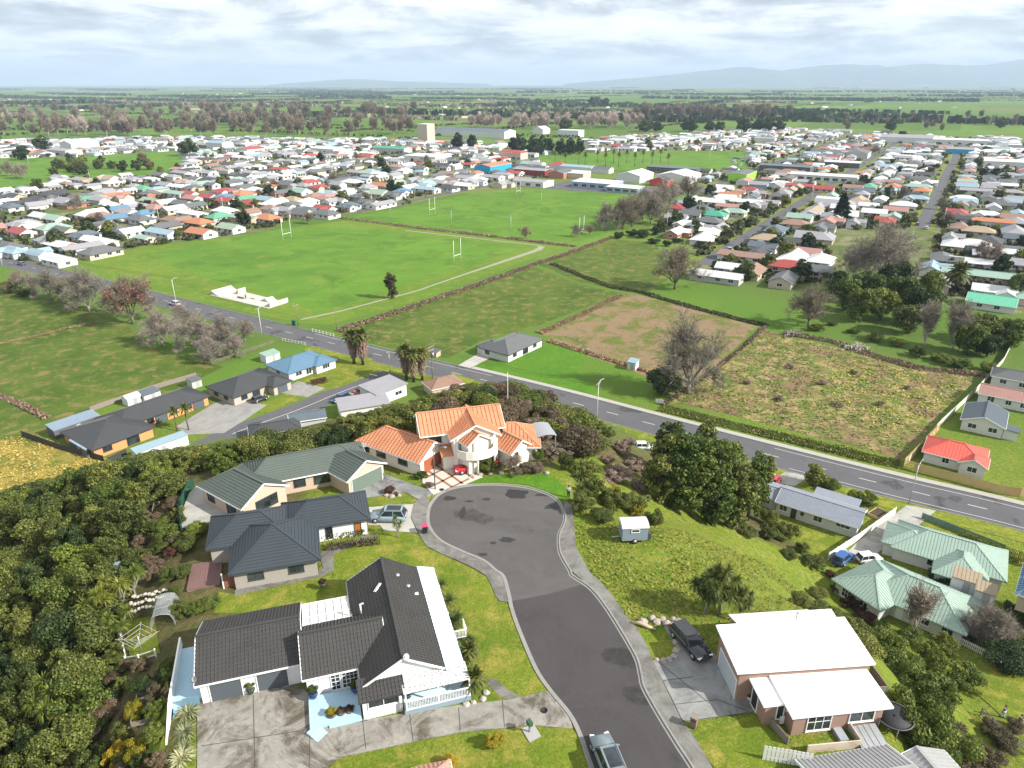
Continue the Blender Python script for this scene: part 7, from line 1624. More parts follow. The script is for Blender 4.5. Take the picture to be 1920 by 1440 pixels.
for a in STREET_A:
    for _ in range(5):
        b = rnd.uniform(250, 950); x, y = xy(a + rnd.choice((-2.4, 2.4, 8.0)), b); u, v = proj(x, y, 0)
        if nc < 46 and 0 < u < 1920 and v < 470 and any(inside(x, y, P) for P in FREE) and not any(inside(x, y, P) for P in HOLES) and free(x, y, 1.0):
            c = rnd.choice(carcols); nc += 1
            car('parked_car', {0.6: 'white', 0.7: 'bright white', 0.05: 'black', 0.3: 'grey', 0.35: 'red', 0.04: 'blue'}[c[0]] + ' car parked along a town street', x, y, 0.06, T1 + math.pi / 2, c, 'hatch', group='cars in the town streets', wheels=v > 330)
for i in range(26):
    u, v = rnd.uniform(1370, 1440), rnd.uniform(296, 312); x, y = G(u, v); c = rnd.choice(carcols)
    car('parked_car', {0.6: 'white', 0.7: 'bright white', 0.05: 'black', 0.3: 'grey', 0.35: 'red', 0.04: 'blue'}[c[0]] + ' car in the sales yard beyond the park', x, y, 0.06, T1, c, 'hatch', group='cars in the sales yard', wheels=False)
# boat on a trailer
q = at(672, 742); e = empty('boat', (q.x, q.y, 0.5), R(52), 'small white and red runabout boat on a trailer in the side street', 'boat')
m = MB(); m.add([(-2.2, -0.8, 0.8), (0.8, -0.85, 0.8), (2.6, 0, 0.95), (0.8, 0.85, 0.8), (-2.2, 0.8, 0.8), (-2.1, -0.5, 0.05), (0.8, -0.5, 0.05), (2.0, 0, 0.3), (0.8, 0.5, 0.05), (-2.1, 0.5, 0.05)], [[0, 1, 6, 5], [1, 2, 7, 6], [2, 3, 8, 7], [3, 4, 9, 8], [4, 0, 5, 9], [5, 6, 7, 8, 9], [0, 4, 3, 2, 1]]); m.build('hull', white, e)
m = MB(); m.box((0.2, 0, 1.05), (0.9, 1.2, 0.5)); m.build('cabin', cglass, e); m = MB(); m.box((-0.2, 0, 0.78), (3.2, 1.75, 0.1)); m.build('stripe', paint('boat red', (0.4, 0.04, 0.04), 0.4), e)
m = MB(); m.bar((-2.2, 0, -0.1), (3.2, 0, -0.15), 0.1, 0.1); m.build('trailer', steel, e)
for s in (-1, 1): o = inst('wheel', TYRE, e, (-0.8, s * 0.8, -0.17)); inst('rim', RIM, o)
# cabin on wheels with a rounded roof
q = at(1186, 1010); e = empty('caravan_hut', (q.x, q.y, q.z), R(4), 'grey hut on wheels with rounded white roof on the grassy lot', 'hut')
m = MB(); m.box((0, 0, 1.3), (2.9, 2.0, 1.7)); m.build('wall', paint('blue grey boards', (0.20, 0.25, 0.29), 0.6, 0.1), e)
m = MB(); K = 8; arc2 = [(1.12 * math.cos(math.pi * i / K), 2.12 + 0.42 * math.sin(math.pi * i / K)) for i in range(K + 1)]
m.add([(sx * 1.55, y, z) for sx in (-1, 1) for y, z in arc2], [[i, i + 1, K + 2 + i, K + 1 + i] for i in range(K)] + [list(range(K + 1))[::-1], list(range(K + 1, 2 * K + 2))]); m.build('roof', RM['white'], e)
o = inst('window', win_mesh(0.9, 0.4, 1, 1), e, (0, -1.0, 1.75)); inst('pane', pane_mesh(0.9, 0.4), o)
for s in (-1, 1): o = inst('wheel', TYRE, e, (0, s * 0.95, 0.33)); inst('rim', RIM, o)
m = MB(); m.box((1.75, -0.3, 0.55), (0.5, 0.5, 0.8)); m.build('step_box', paint('dark box', (0.06, 0.065, 0.07), 0.6), e); m = MB(); m.bar((-1.4, 0, 0.4), (-2.4, 0, 0.35), 0.1, 0.1); m.build('drawbar', steel, e)
# ------------------------------------------------------------------ poles, lamps, goal posts
def pole(name, label, u, v, h, mat=None, arms=0, lamp=None, r=0.12, group=None, az=T1, cat='pole'):
    q = at(u, v); e = empty(name, q, az, label, cat, group); m = MB(); m.tube([(0, 0, -0.3), (0, 0, h)], [r, r * 0.65], 8); m.build('shaft', mat or steel, e)
    for k in range(arms):
        m = MB(); z = h - 0.35 - 0.9 * k; m.box((0, 0, z), (0.1, 2.2, 0.12)); o = m.build('cross_arm', timber, e)
        for s in (-0.95, -0.4, 0.4, 0.95): i_ = MB(); i_.lathe([(0.05, 0), (0.07, 0.08), (0.04, 0.16)], (0, s, z + 0.06), 8); i_.build('insulator', white, o)
    if lamp:
        a = lamp if isinstance(lamp, tuple) else (0, -1.6); n = Vector((*a, 0)); m = MB(); m.tube([(0, 0, h * 0.9), (n.x * 0.3, n.y * 0.3, h + 0.25), (n.x, n.y, h + 0.3)], 0.05, 6); o = m.build('lamp_arm', mat or steel, e)
        m = MB(); m.box((n.x * 1.12, n.y * 1.12, h + 0.3), (0.3, 0.3, 0.12)); m.build('lamp_head', steel, o)
    return e
woodp = paint('pole timber', (0.20, 0.16, 0.12), 0.9, 0.25, 2.0); concp = paint('pale concrete pole', (0.62, 0.60, 0.56), 0.8, 0.1)
pole('street_lamp', 'dark curved street lamp at the villa driveway', 816, 918, 6.0, paint('dark lamp post', (0.08, 0.11, 0.10), 0.5), 0, (1.3, 0.5), 0.08, cat='street lamp')
pole('street_lamp', 'slim grey street lamp on the main road verge by the driveway', 1704, 945, 8.0, steel, 0, (0.4, 1.8), 0.09, cat='street lamp')
pole('power_pole', 'pale concrete power pole with lamp beside the main road scrub', 1119, 785, 9.0, concp, 1, (0.3, 1.6))
e = pole('power_pole', 'timber power pole with transformer beside the fan palms', 811, 710, 9.0, woodp, 2); m = MB(); m.lathe([(0.3, 0), (0.32, 0.5), (0.3, 1.0)], (0.45, 0, 6.2), 10); m.build('transformer', steel, e)
pole('power_pole', 'pale lamp pole beside the concrete bridge', 491, 628, 8.5, concp, 1, (0.3, 1.2)); pole('power_pole', 'pale pole at the far left of the main road', 5, 498, 8.5, concp, 1)
pole('power_pole', 'pale lamp pole near the silver moving car', 330, 566, 8.0, concp, 0, (0.3, 1.5)); pole('power_pole', 'brown timber pole by the green roadside cabinet', 559, 612, 7.0, woodp, 1)
pole('street_lamp', 'thin lamp post at the side street corner', 732, 700, 6.0, steel, 0, (0.5, -1.2), 0.07, cat='street lamp'); pole('flagpole', 'white flagpole behind the villa roof', 952, 775, 7.0, white, 0, None, 0.05, cat='flagpole')
pole('power_pole', 'tall thin pole on the field margin by the ditch', 632, 620, 7.5, woodp)
for u, v in ((847, 436), (958, 448), (733, 420), (1015, 396)): pole('floodlight_pole', 'floodlight pole along the dividing hedge of the playing fields', u, v, 12.0, steel, 0, (0.8, 0), 0.1, 'floodlights', cat='floodlight')
for u, v in ((1768, 420), (1705, 470), (1860, 330), (1522, 372), (1310, 410), (1400, 390), (1250, 430), (1640, 330), (1500, 300), (300, 420), (120, 440), (420, 400), (520, 390), (640, 365), (850, 330), (250, 360), (170, 340), (380, 340), (700, 330), (55, 310), (600, 300), (1330, 300), (1780, 310), (1900, 360)):
    pole('power_pole', 'pale power pole in the town streets', u, v, 9.0, concp, 1, None, 0.12, 'town power poles')
def wires(a, b, label, za=8.7, zb=8.7):
    A_, B_ = at(*a), at(*b); m = MB()
    for s in (-0.9, 0.0, 0.9):
        sd = Vector((-math.sin(T1), math.cos(T1), 0)) * s; prev = None
        for i in range(13):
            t = i / 12; p_ = A_.lerp(B_, t) + sd + Vector((0, 0, za + (zb - za) * t - 4 * 1.1 * t * (1 - t)))
            if prev: m.bar(prev, p_, 0.03, 0.03)
            prev = p_
    m.build('power_line', black, label=label, cat='power line')
wires((5, 498), (330, 566), 'sagging wires over the left end of the main road'); wires((330, 566), (491, 628), 'sagging wires beside the bare hedgerow trees'); wires((491, 628), (811, 710), 'sagging wires past the blue-roofed bungalow'); wires((811, 710), (1119, 785), 'sagging wires behind the orange-tiled villa'); wires((1119, 785), (1704, 945), 'long sagging wires past the tall evergreens', 8.7, 7.6)
def goals(u, v, az, label):
    q = at(u, v)
    e = empty('goal_posts', (q.x, q.y, 0), az, label, 'goal posts')
    for s in (-2.8, 2.8): m = MB(); m.tube([(0, s, -0.2), (0, s, 9.5)], 0.085, 8); m.build('upright', white, e)
    m = MB(); m.tube([(0, -2.8, 3.0), (0, 2.8, 3.0)], 0.09, 8); m.build('crossbar', white, e)
GZ = R(-28)
goals(539, 449, GZ, 'white rugby posts at the town end of the near pitch'); goals(858, 491, GZ, 'white rugby posts at the ditch end of the near pitch')
goals(811, 402, GZ, 'white rugby posts on the far field by the houses'); goals(1090, 442, GZ, 'white rugby posts on the far field by the bare trees'); goals(972, 366, GZ, 'white rugby posts beside the clubrooms')
# ------------------------------------------------------------------ skate park, roadside things
q = at(470, 560); e = empty('skate_park', (q.x, q.y, 0.05), R(-32), 'pale concrete skate park with ramps beside the main road', 'skate park')
skc = paint('pale skate concrete', (0.46, 0.44, 0.40), 0.8, 0.12)
m = MB(); m.slab([(-16, -5.0), (15, -5.0), (15, 3.4), (-16, 4.6)], -0.2, 0.12); m.build('slab', skc, e)
def ramp_part(x, y, L_, W_, h, flip=1, name='quarter_ramp'):
    m = MB(); K = 6; pr = [(flip * (-L_ / 2 + L_ * i / K), h * (1 - math.cos(math.pi / 2 * i / K))) for i in range(K + 1)]
    vs = [(x + a, y + s * W_ / 2, 0.1 + z) for s in (-1, 1) for a, z in pr] + [(x + flip * L_ / 2, y + s * W_ / 2, 0.1) for s in (-1, 1)]
    m.add(vs, [[i, i + 1, K + 2 + i, K + 1 + i] for i in range(K)] + [list(range(K + 1)) + [2 * K + 2], list(range(K + 1, 2 * K + 2)) + [2 * K + 3], [K, 2 * K + 1, 2 * K + 3, 2 * K + 2]]); m.build(name, skc, e)
ramp_part(-13.5, 0, 4.5, 8.5, 1.5, -1); ramp_part(-9.5, 2.8, 3.0, 3.4, 1.9, 1); ramp_part(12.8, 0, 4.0, 8.0, 1.6, 1); ramp_part(6.0, 1.6, 3.6, 3.4, 1.2, 1); ramp_part(9.0, 1.6, 2.4, 3.4, 1.2, -1)
m = MB(); m.box((-3, -1.8, 0.35), (3.0, 0.6, 0.5)); m.build('grind_box', paint('dark steel box', (0.16, 0.15, 0.15), 0.5), e); m = MB(); m.box((1.5, 0.4, 0.3), (2.4, 1.4, 0.4)); m.build('fun_box', skc, e)
for u, v, w, h, lb, col in ((552, 610, 1.4, 1.6, 'dark green utility cabinet on the road edge', (0.02, 0.12, 0.07)),):
    q = at(u, v); e = empty('utility_cabinet', q, T1, lb, 'cabinet'); m = MB(); m.box((0, 0, h / 2), (w, 0.6, h)); m.build('box', paint('cabinet green', col, 0.5), e); m = MB(); m.box((0, 0, h + 0.04), (w + 0.1, 0.7, 0.08)); m.build('lid', paint('cabinet green', col, 0.5), e)
wh_rail = paint('white rail', (0.72, 0.72, 0.70), 0.6, 0.1)
fence_run('bridge_rail', [G(586, 622), G(628, 632)], 'white rail beside the ditch culvert on the field side of the road', 1.0, 1.5, wh_rail, False, cat='rail'); fence_run('bridge_rail', [G(530, 640), G(574, 648)], 'pale concrete bridge rail beside the blue-roofed bungalow', 1.0, 1.2, concp, False, cat='rail')
shed('pump_shed', 'little pale shed in the rank grass by the brown paddock', 1187, 680, 2.4, 2.2, R(-32), WMAT['palegrey'], RM['paleblue'], 2.2)
shed('utility_hut', 'low mossy concrete hut beside the ditch corner', 815, 660, 2.6, 2.0, R(-32), WMAT['tan'], RM['grey'], 1.4)
q = at(1236, 758); e = empty('sign_board', q, R(-20), 'blank white board leaning by the ditch at the roadside', 'sign'); m = MB(); m.box((0, 0, 0.8), (1.8, 0.05, 0.9)); m.build('board', white, e); [MBp.build('post', timber, e) for MBp in (MB(), MB()) for _ in [MBp.box((0.7 * (1 if len(e.children) == 2 else -1), 0.06, 0.5), (0.08, 0.08, 1.2))]]
def rubble(name, u, v, n, s, mat, label, cat, spread):
    q = at(u, v); m = MB(); rr = random.Random(int(u))
    for _ in range(n): a, d = rr.random() * 6.28, rr.random() * spread; m.bar((d * math.cos(a), d * math.sin(a) * 0.6, 0.1 + 0.5 * s * rr.random()), (d * math.cos(a) + rr.uniform(-s, s), d * math.sin(a) * 0.6 + rr.uniform(-s, s), 0.1 + s * rr.random()), 0.15 + 0.2 * rr.random(), 0.15)
    o = m.build(name, mat, label=label, cat=cat); o.location = q
rubble('brush_pile', 1600, 655, 90, 1.6, bark_pale, 'heap of pale branches and rubble at the paddock ditch', 'brush pile', 4.5); rubble('log_pile', 1485, 630, 26, 2.0, bark_grey, 'pile of grey logs at the paddock corner', 'log pile', 2.6); rubble('brush_pile', 1100, 658, 14, 0.8, bark_pale, 'small heap of sticks at the edge of the bright lawn', 'brush pile', 1.2)
# ------------------------------------------------------------------ small things round the cul-de-sac
q = at(797, 1000); e = empty('wheelie_bin', (q.x, q.y, TOP + 0.1), R(15), 'black wheelie bin with pink lid at the kerb', 'bin')
m = MB(); m.add([(-0.24, -0.26, 0.08), (0.24, -0.26, 0.08), (0.24, 0.26, 0.08), (-0.24, 0.26, 0.08), (-0.3, -0.34, 1.0), (0.3, -0.34, 1.0), (0.3, 0.34, 1.0), (-0.3, 0.34, 1.0)], [[3, 2, 1, 0], [0, 1, 5, 4], [1, 2, 6, 5], [2, 3, 7, 6], [3, 0, 4, 7], [4, 5, 6, 7]]); m.build('tub', black, e)
m = MB(); m.box((0, -0.02, 1.05), (0.66, 0.74, 0.1)); m.build('lid', paint('pink lid', (0.62, 0.05, 0.16), 0.5), e)
for s in (-1, 1): m = MB(); m.tube([(s * 0.28, 0.3, 0.1), (s * 0.34, 0.3, 0.1)], 0.1, 10); m.build('wheel', black, e)
q = at(1300, 1362); e = empty('brick_letterbox', (q.x, q.y, TOP + 0.08), R(-35), 'square brick letterbox pillar at the corner of the side lawn', 'letterbox')
m = MB(); m.box((0, 0, 0.5), (0.5, 0.5, 1.0)); m.build('pillar', paint('brown brick', (0.20, 0.13, 0.10), 0.85, 0.2, 3.0), e); m = MB(); m.box((0, 0, 1.04), (0.62, 0.62, 0.09)); m.build('cap', timber, e); m = MB(); m.box((0, -0.26, 0.75), (0.3, 0.03, 0.08)); m.build('slot', black, e)
q = at(994, 1376); e = empty('letterbox', (q.x, q.y, TOP + 0.06), R(30), 'dark green letterbox on a stone bed by the lower lawn', 'letterbox')
m = MB(); m.slab([(-0.5, -0.7), (0.6, -0.7), (0.7, 0.6), (-0.4, 0.7)], -0.1, 0.08); m.build('stone_bed', paint('grey stones', (0.34, 0.34, 0.33), 0.9, 0.4, 8.0), e); m = MB(); m.box((0, 0.1, 0.5), (0.12, 0.12, 0.9)); m.build('post', timber, e); m = MB(); m.box((0, 0.1, 1.05), (0.35, 0.5, 0.4)); m.build('box', paint('green letterbox', (0.04, 0.09, 0.05), 0.5), e)
def pot(u, v, r, h, col, label, z=0.0, plant=None):
    x, y = G(u, v, TOP + z); e = empty('plant_pot', (x, y, TOP + z + 0.03), 0, label, 'pot'); m = MB(); m.lathe([(r * 0.6, 0), (r * 0.95, h * 0.5), (r, h * 0.85), (r * 0.8, h), (r * 0.7, h * 0.95), (r * 0.5, h * 0.7)], n=14); m.build('pot', paint('glaze ' + str(col), col, 0.3, 0.1), e)
    inst('plant', SHRUB[0], e, (0, 0, h * 0.8), 0, (r * 1.2, r * 1.2, h * 0.9), [LEAVES[plant or 'mid']])
pot(471, 1299, 0.38, 0.6, (0.04, 0.06, 0.05), 'dark green pot between the two slate garage doors', 0.08); pot(588, 1308, 0.4, 0.6, (0.02, 0.04, 0.14), 'cobalt pot at the left of the blue front deck', 0.4); pot(667, 1297, 0.4, 0.6, (0.02, 0.05, 0.16), 'cobalt pot at the right of the blue front deck', 0.4)
pot(622, 1346, 0.4, 0.5, (0.07, 0.05, 0.05), 'dark pot with yellow shrub below the blue deck', 0.08, 'gold'); pot(640, 1342, 0.35, 0.4, (0.10, 0.05, 0.05), 'brown pot next to the yellow potted shrub', 0.08, 'brown'); pot(656, 1338, 0.35, 0.4, (0.12, 0.06, 0.05), 'terracotta pot by the white front room', 0.08, 'red')
pot(766, 1308, 0.3, 0.45, (0.05, 0.07, 0.10), 'slate pot on the pale blue porch', 0.6); pot(605, 1100, 0.35, 0.45, (0.05, 0.05, 0.05), 'black pot on the back deck', 0.4, 'red'); pot(1405, 1312, 0.25, 0.35, (0.6, 0.6, 0.58), 'white pot with leafy plant at the cedar house door', 0.1, 'light')
rockm = paint('garden rock', (0.34, 0.29, 0.26), 0.9, 0.3, 3.0)
def rock_mesh(seed):
    rr = random.Random(seed); bm = bmesh.new(); bmesh.ops.create_icosphere(bm, subdivisions=2, radius=1)
    for v_ in bm.verts: v_.co *= 1 + 0.35 * mnoise.noise(v_.co * 1.3 + Vector((seed, 0, 0))); v_.co.z *= 0.7
    me = bpy.data.meshes.new('rock'); bm.to_mesh(me); bm.free(); me.materials.append(rockm); return me
ROCK = [rock_mesh(k) for k in range(4)]
for u, v, s in [(1205, 1168, 0.45), (1222, 1160, 0.35), (1232, 1168, 0.4), (1243, 1163, 0.35), (1250, 1170, 0.4), (1262, 1162, 0.3), (1272, 1165, 0.35), (1262, 1190, 0.3), (1266, 1205, 0.3), (1268, 1222, 0.4), (1264, 1232, 0.35), (1255, 1238, 0.3), (1244, 1240, 0.3), (1232, 1238, 0.25)]:
    q = at(u, v); inst('garden_rock', ROCK[rnd.randrange(4)], None, (q.x, q.y, q.z + s * 0.3), rnd.random() * 6, s, label='rough stone edging the little lawn by the charcoal saloon', cat='rock', group='stones round the little lawn')
for u, v, s in [(735, 932, 0.4), (725, 930, 0.35), (748, 930, 0.3), (740, 926, 0.45)]: q = at(u, v); inst('garden_rock', ROCK[rnd.randrange(4)], None, (q.x, q.y, q.z + s * 0.25), rnd.random() * 6, s, label='stone in the rock garden beside the bend', cat='rock', group='rock garden stones')
for u, v, s in [(885, 893, 0.4), (900, 891, 0.4), (920, 889, 0.35), (940, 888, 0.4), (960, 887, 0.35), (985, 887, 0.4), (1005, 887, 0.35), (1025, 888, 0.35)]: q = at(u, v); inst('garden_rock', ROCK[rnd.randrange(4)], None, (q.x, q.y, q.z + s * 0.25), rnd.random() * 6, s, label='stone along the villa flower bed', cat='rock', group='villa bed stones')
for u, v, s in [(905, 1312, 0.3), (888, 1318, 0.25), (875, 1322, 0.3), (912, 1300, 0.3)]: q = at(u, v); inst('garden_rock', ROCK[rnd.randrange(4)], None, (q.x, q.y, q.z + s * 0.25), rnd.random() * 6, s, [paint('pale rock', (0.40, 0.37, 0.33), 0.9, 0.3, 2.0)], label='pale boulder at the corner of the blue porch', cat='rock', group='porch boulders')
m = MB(); m.tube([(-1.1, 0, 0.2), (-0.3, 0.1, 0.3), (0.6, 0, 0.22), (1.2, 0.1, 0.12)], [0.12, 0.2, 0.18, 0.08], 8); o = m.build('driftwood_log', paint('bleached wood', (0.48, 0.38, 0.27), 0.9, 0.2, 2.0), label='bleached driftwood log by the footpath', cat='log'); o.location = at(1206, 1176); o.rotation_euler = (0, 0, R(-25))
# trampoline
q = at(1672, 1356); e = empty('trampoline', (q.x, q.y, q.z), 0, 'round black trampoline beside the cedar house', 'trampoline')
m = MB(); m.lathe([(1.32, 0.86), (1.32, 0.88), (0.1, 0.86)], n=28); m.build('mat', paint('trampoline mat', (0.02, 0.022, 0.026), 0.7), e); m = MB(); m.tube([(1.46 * math.cos(t), 1.46 * math.sin(t), 0.88) for t in np.linspace(0, 2 * math.pi, 33)], 0.06, 6); m.build('rim', paint('trampoline pad', (0.10, 0.09, 0.09), 0.6), e)
for k in range(6): t = k * 1.047 + 0.3; m = MB(); m.tube([(1.40 * math.cos(t), 1.40 * math.sin(t), -0.4), (1.42 * math.cos(t), 1.42 * math.sin(t), 0.86)], 0.035, 6); m.build('leg', steel, e)
# yard of the cedar house and the roofs below it
fence_run('low_fence', T2([(1425, 1338), (1484, 1405)]), 'low grey timber fence along the side lawn of the cedar house', 0.8, 1.6, timber, True, rails=2)
q = G(1545, 1378, TOP); e = empty('sunken_deck', (*q, TOP - 0.5), R(6), 'sunken timber deck box with grey cushions in front of the cedar house', 'deck')
ply = paint('sun-bleached plywood', (0.55, 0.48, 0.38), 0.8, 0.2, 1.0, grime=(0.32, 0.24, 0.16))
m = MB(); m.box((0, -1.4, 0.4), (4.4, 0.1, 1.8)); m.build('front_panel', ply, e); m = MB(); m.box((2.2, 0, 0.4), (0.1, 2.8, 1.8)); m.build('side_panel', ply, e); m = MB(); m.box((0, 0, 0.2), (4.2, 2.6, 0.12)); m.build('floor', timber, e)
m = MB(); m.box((1.2, 0.2, 0.6), (0.7, 2.2, 0.5)); m.box((0.2, 1.0, 0.6), (1.4, 0.7, 0.45)); m.build('bench', paint('grey cushions', (0.30, 0.33, 0.36), 0.8), e)
shed('garden_shed', 'small corrugated steel shed beside the sunken deck', 1628, 1392, 2.0, 1.8, R(8), steel, steel, 1.9, 0.3, z=TOP - 1.6)
ironr = paint('grey corrugated iron', (0.34, 0.34, 0.34), 0.5, 0.2, 0.8, metal=0.2)
x, y = G(1610, 1450, TOP + 1); Lh = House('garage', 'grey corrugated iron roof below the cedar house', (x, y, TOP - 1.5), R(10), WMAT['palegrey'], ironr, 'garage', None, 'corr', 0.35); Lh.wing(0, -0.8, 7.2, 5.0, 0, 2.4, 1.0, 'gg', 0.3, base=3).garage(0, 'L', 0, 2.4, 2.0).done()
x, y = G(1742, 1450, TOP + 0.5); Lh = House('garage', 'grey ridged roof next to the corrugated iron roof', (x, y, TOP - 2.0), R(12), WMAT['palegrey'], ironr, 'garage', None, 'corr', 0.35); Lh.wing(0, -0.8, 4.2, 5.0, R(90), 2.4, 1.0, 'gg', 0.3, base=3).garage(0, 'R', 0, 2.4, 2.0).done()
def picket(name, pts, label, h, mat, w=0.16, gap=0.3, zf=None):
    """A fence whose palings are each a part."""
    e = empty(name, (*pts[0], (zf or tz)(*pts[0])), 0, label, 'fence'); m = MB(); m.box((0, 0, h / 2), (w, 0.03, h)); pm = m.mesh('paling', mat)
    W = walk(pts, gap)
    for x, y, a in W: inst('paling', pm, e, (x - pts[0][0], y - pts[0][1], (zf or tz)(x, y) - e.location.z), a)
    for k in (0.25, 0.8):
        m = MB()
        for (xa, ya, _), (xb, yb, _) in zip(W, W[1:]): m.bar((xa - pts[0][0], ya - pts[0][1], (zf or tz)(xa, ya) - e.location.z + h * k), (xb - pts[0][0], yb - pts[0][1], (zf or tz)(xb, yb) - e.location.z + h * k), 0.04, 0.08)
        m.build('rail', mat, e)
picket('picket_fence', T2([(1432, 1425), (1475, 1432), (1520, 1440)]), 'pale wide-boarded fence at the bottom of the side lawn', 1.5, wh_rail, 0.24, 0.30)
picket('picket_fence', [tuple(at(u, v)[:2]) for u, v in ((1795, 1205), (1840, 1228), (1885, 1252))], 'white picket fence at the end of the lower lawn', 1.1, wh_rail, 0.12, 0.24)
drape('lower_lawn', [tuple(at(u, v)[:2]) for u, v in ((1800, 1245), (1850, 1245), (1930, 1275), (1990, 1330), (1930, 1365), (1880, 1345), (1830, 1300))], verge)
fence_run('trellis_fence', [tuple(at(u, v)[:2]) for u, v in ((1838, 1342), (1880, 1385), (1935, 1420))], 'dark trellis fence below the lower lawn', 1.3, 1.5, timber, False, rails=4)
# left terraces
sheet('patio', T2([(340, 990), (345, 950), (355, 925), (375, 905), (400, 935), (450, 955), (410, 975), (400, 990)]), paint('patio concrete', (0.38, 0.37, 0.34), 0.85, 0.25, 0.5, grime=(0.2, 0.195, 0.18)), TOP, 0.06)
gm = leafmat('green mesh', (0.01, 0.06, 0.035), (0.015, 0.08, 0.045), (0.02, 0.09, 0.05), 0.1, 0)
fence_run('mesh_fence', T2([(342, 1000), (336, 960), (350, 925), (372, 900)]), 'green mesh fence round the concrete patio', 1.5, 1.6, paint('green mesh frame', (0.012, 0.075, 0.045), 0.6), True, zf=lambda x, y: TOP - 0.3)
def deck(name, u, v, L_, W_, rz, z, mat, label, n=14, cat='deck'):
    x, y = G(u, v, z); e = empty(name, (x, y, z), rz, label, cat); m = MB(); m.box((0, 0, 0), (L_ / n - 0.02, W_, 0.06)); pm = m.mesh('plank', mat)
    for i in range(n): inst('plank', pm, e, (-L_ / 2 + L_ * (i + 0.5) / n, 0, 0.05))
    m = MB(); m.box((0, 0, -0.12), (L_ - 0.1, W_ - 0.1, 0.2)); m.build('bearer', timber, e)
deck('timber_deck', 385, 1078, 3.2, 4.4, RB, TOP + 0.1, paint('red brown decking', (0.17, 0.095, 0.085), 0.7, 0.2, 2.0), 'red-brown timber deck at the side of the slate-roofed house', 12)
x, y = G(441, 1100, TOP); e = empty('slatted_gate', (x, y, TOP), RB, 'red-brown slatted gate panel with white posts by the heat pump', 'gate'); rg_ = paint('red brown slats', (0.24, 0.10, 0.06), 0.7, 0.2, 2.0)
for i in range(8): m = MB(); m.box((0, 0, 0.2 + 0.19 * i), (2.0, 0.04, 0.15)); m.build('slat', rg_, e)
for s in (-1, 1): m = MB(); m.box((s * 1.08, 0, 0.9), (0.12, 0.12, 1.9)); m.build('post', white, e)
stonew = paint('white painted stone', (0.42, 0.40, 0.35), 0.85, 0.4, 2.0)
for k, (u, v, w) in enumerate([(300, 1112, 5.2), (295, 1125, 5.2), (292, 1138, 4.8)]):
    q = at(u, v); e = empty('stone_terrace', (q.x, q.y, q.z), RA, f'{["upper", "middle", "lower"][k]} terrace of white-painted stones above the tunnel house', 'terrace wall')
    n = int(w / 0.34)
    for i in range(n): inst('stone', ROCK[(i * 3 + k) % 4], e, (-w / 2 + (i + 0.5) * w / n, rnd.uniform(-0.12, 0.12), rnd.uniform(0.02, 0.3)), i * 1.3, (rnd.uniform(0.15, 0.3), rnd.uniform(0.14, 0.22), rnd.uniform(0.14, 0.3)), [stonew])
q = at(308, 1178); e = empty('tunnel_house', (q.x, q.y, q.z), RA + R(88), 'small arched clear plastic tunnel greenhouse', 'greenhouse')
m = MB(); K = 8; pr = [(1.1 * math.cos(math.pi * i / K), 1.2 * min(1, math.sin(math.pi * i / K) * 1.5) + (0.6 * math.sin(math.pi * i / K))) for i in range(K + 1)]
m.add([(sx, y, z) for sx in (-0.2, 3.0) for y, z in pr], [[i, i + 1, K + 2 + i, K + 1 + i] for i in range(K)] + [list(range(K + 1, 2 * K + 2))])
m_, N, L, b = nodes_of('clear plastic'); b.inputs['Base Color'].default_value = (0.45, 0.48, 0.48, 1); b.inputs['Roughness'].default_value = 0.3; b.inputs['Alpha'].default_value = 0.32; m.build('plastic_cover', m_, e)
for k in range(4):
    m = MB(); m.tube([(-0.2 + 1.06 * k, y * 1.02, z * 1.02) for y, z in pr], 0.03, 5); m.build('hoop', steel, e)
q = at(266, 1222); e = empty('clothes_line', (q.x, q.y, q.z), 0.3, 'rotary clothes line on the terrace lawn', 'clothes line'); m = MB(); m.tube([(0, 0, -0.2), (0, 0, 1.9)], 0.04, 6); m.build('mast', steel, e)
for k in range(4): t = k * math.pi / 2; m = MB(); m.tube([(0, 0, 1.4), (1.9 * math.cos(t), 1.9 * math.sin(t), 2.0)], 0.025, 5); m.build('arm', steel, e)
m = MB()
for r_ in (0.7, 1.2, 1.7):
    P4 = [(r_ * math.cos(k * math.pi / 2), r_ * math.sin(k * math.pi / 2), 1.4 + 0.6 * r_ / 1.9) for k in range(5)]
    for a, b in zip(P4, P4[1:]): m.bar(a, b, 0.012, 0.012)
m.build('line', white, e)
fence_run('white_rail', [tuple(at(u, v)[:2]) for u, v in ((222, 1165), (232, 1215), (238, 1250), (296, 1230))], 'white post and rail around the terrace lawn', 0.9, 1.8, wh_rail, False, rails=2, cat='rail')
fence_run('timber_steps_rail', [tuple(at(u, v)[:2]) for u, v in ((218, 1065), (246, 1038))], 'weathered rail beside the bush steps', 0.9, 1.2, timber, False, rails=2, cat='rail')
fence_run('garden_edging', [tuple(at(u, v)[:2]) for u, v in ((255, 1100), (262, 1010), (275, 960), (300, 945))], 'low timber edging of the bush path', 0.4, 2.0, timber, True, rails=1, cat='edging')
q = at(272, 1330); e = empty('planter_box', (q.x, q.y, q.z), RA, 'timber raised bed with grey cover beside the yellow bush', 'planter')
for a, b in (((-0.8, -1.6), (-0.8, 1.6)), ((0.8, -1.6), (0.8, 1.6)), ((-0.8, -1.6), (0.8, -1.6)), ((-0.8, 1.6), (0.8, 1.6))): m = MB(); m.bar((*a, 0.2), (*b, 0.2), 0.06, 0.5); m.build('side', timber, e)
m = MB(); m.box((0, 0.3, 0.35), (1.4, 1.6, 0.06)); m.build('cover', paint('grey lid', (0.45, 0.47, 0.48), 0.6), e)
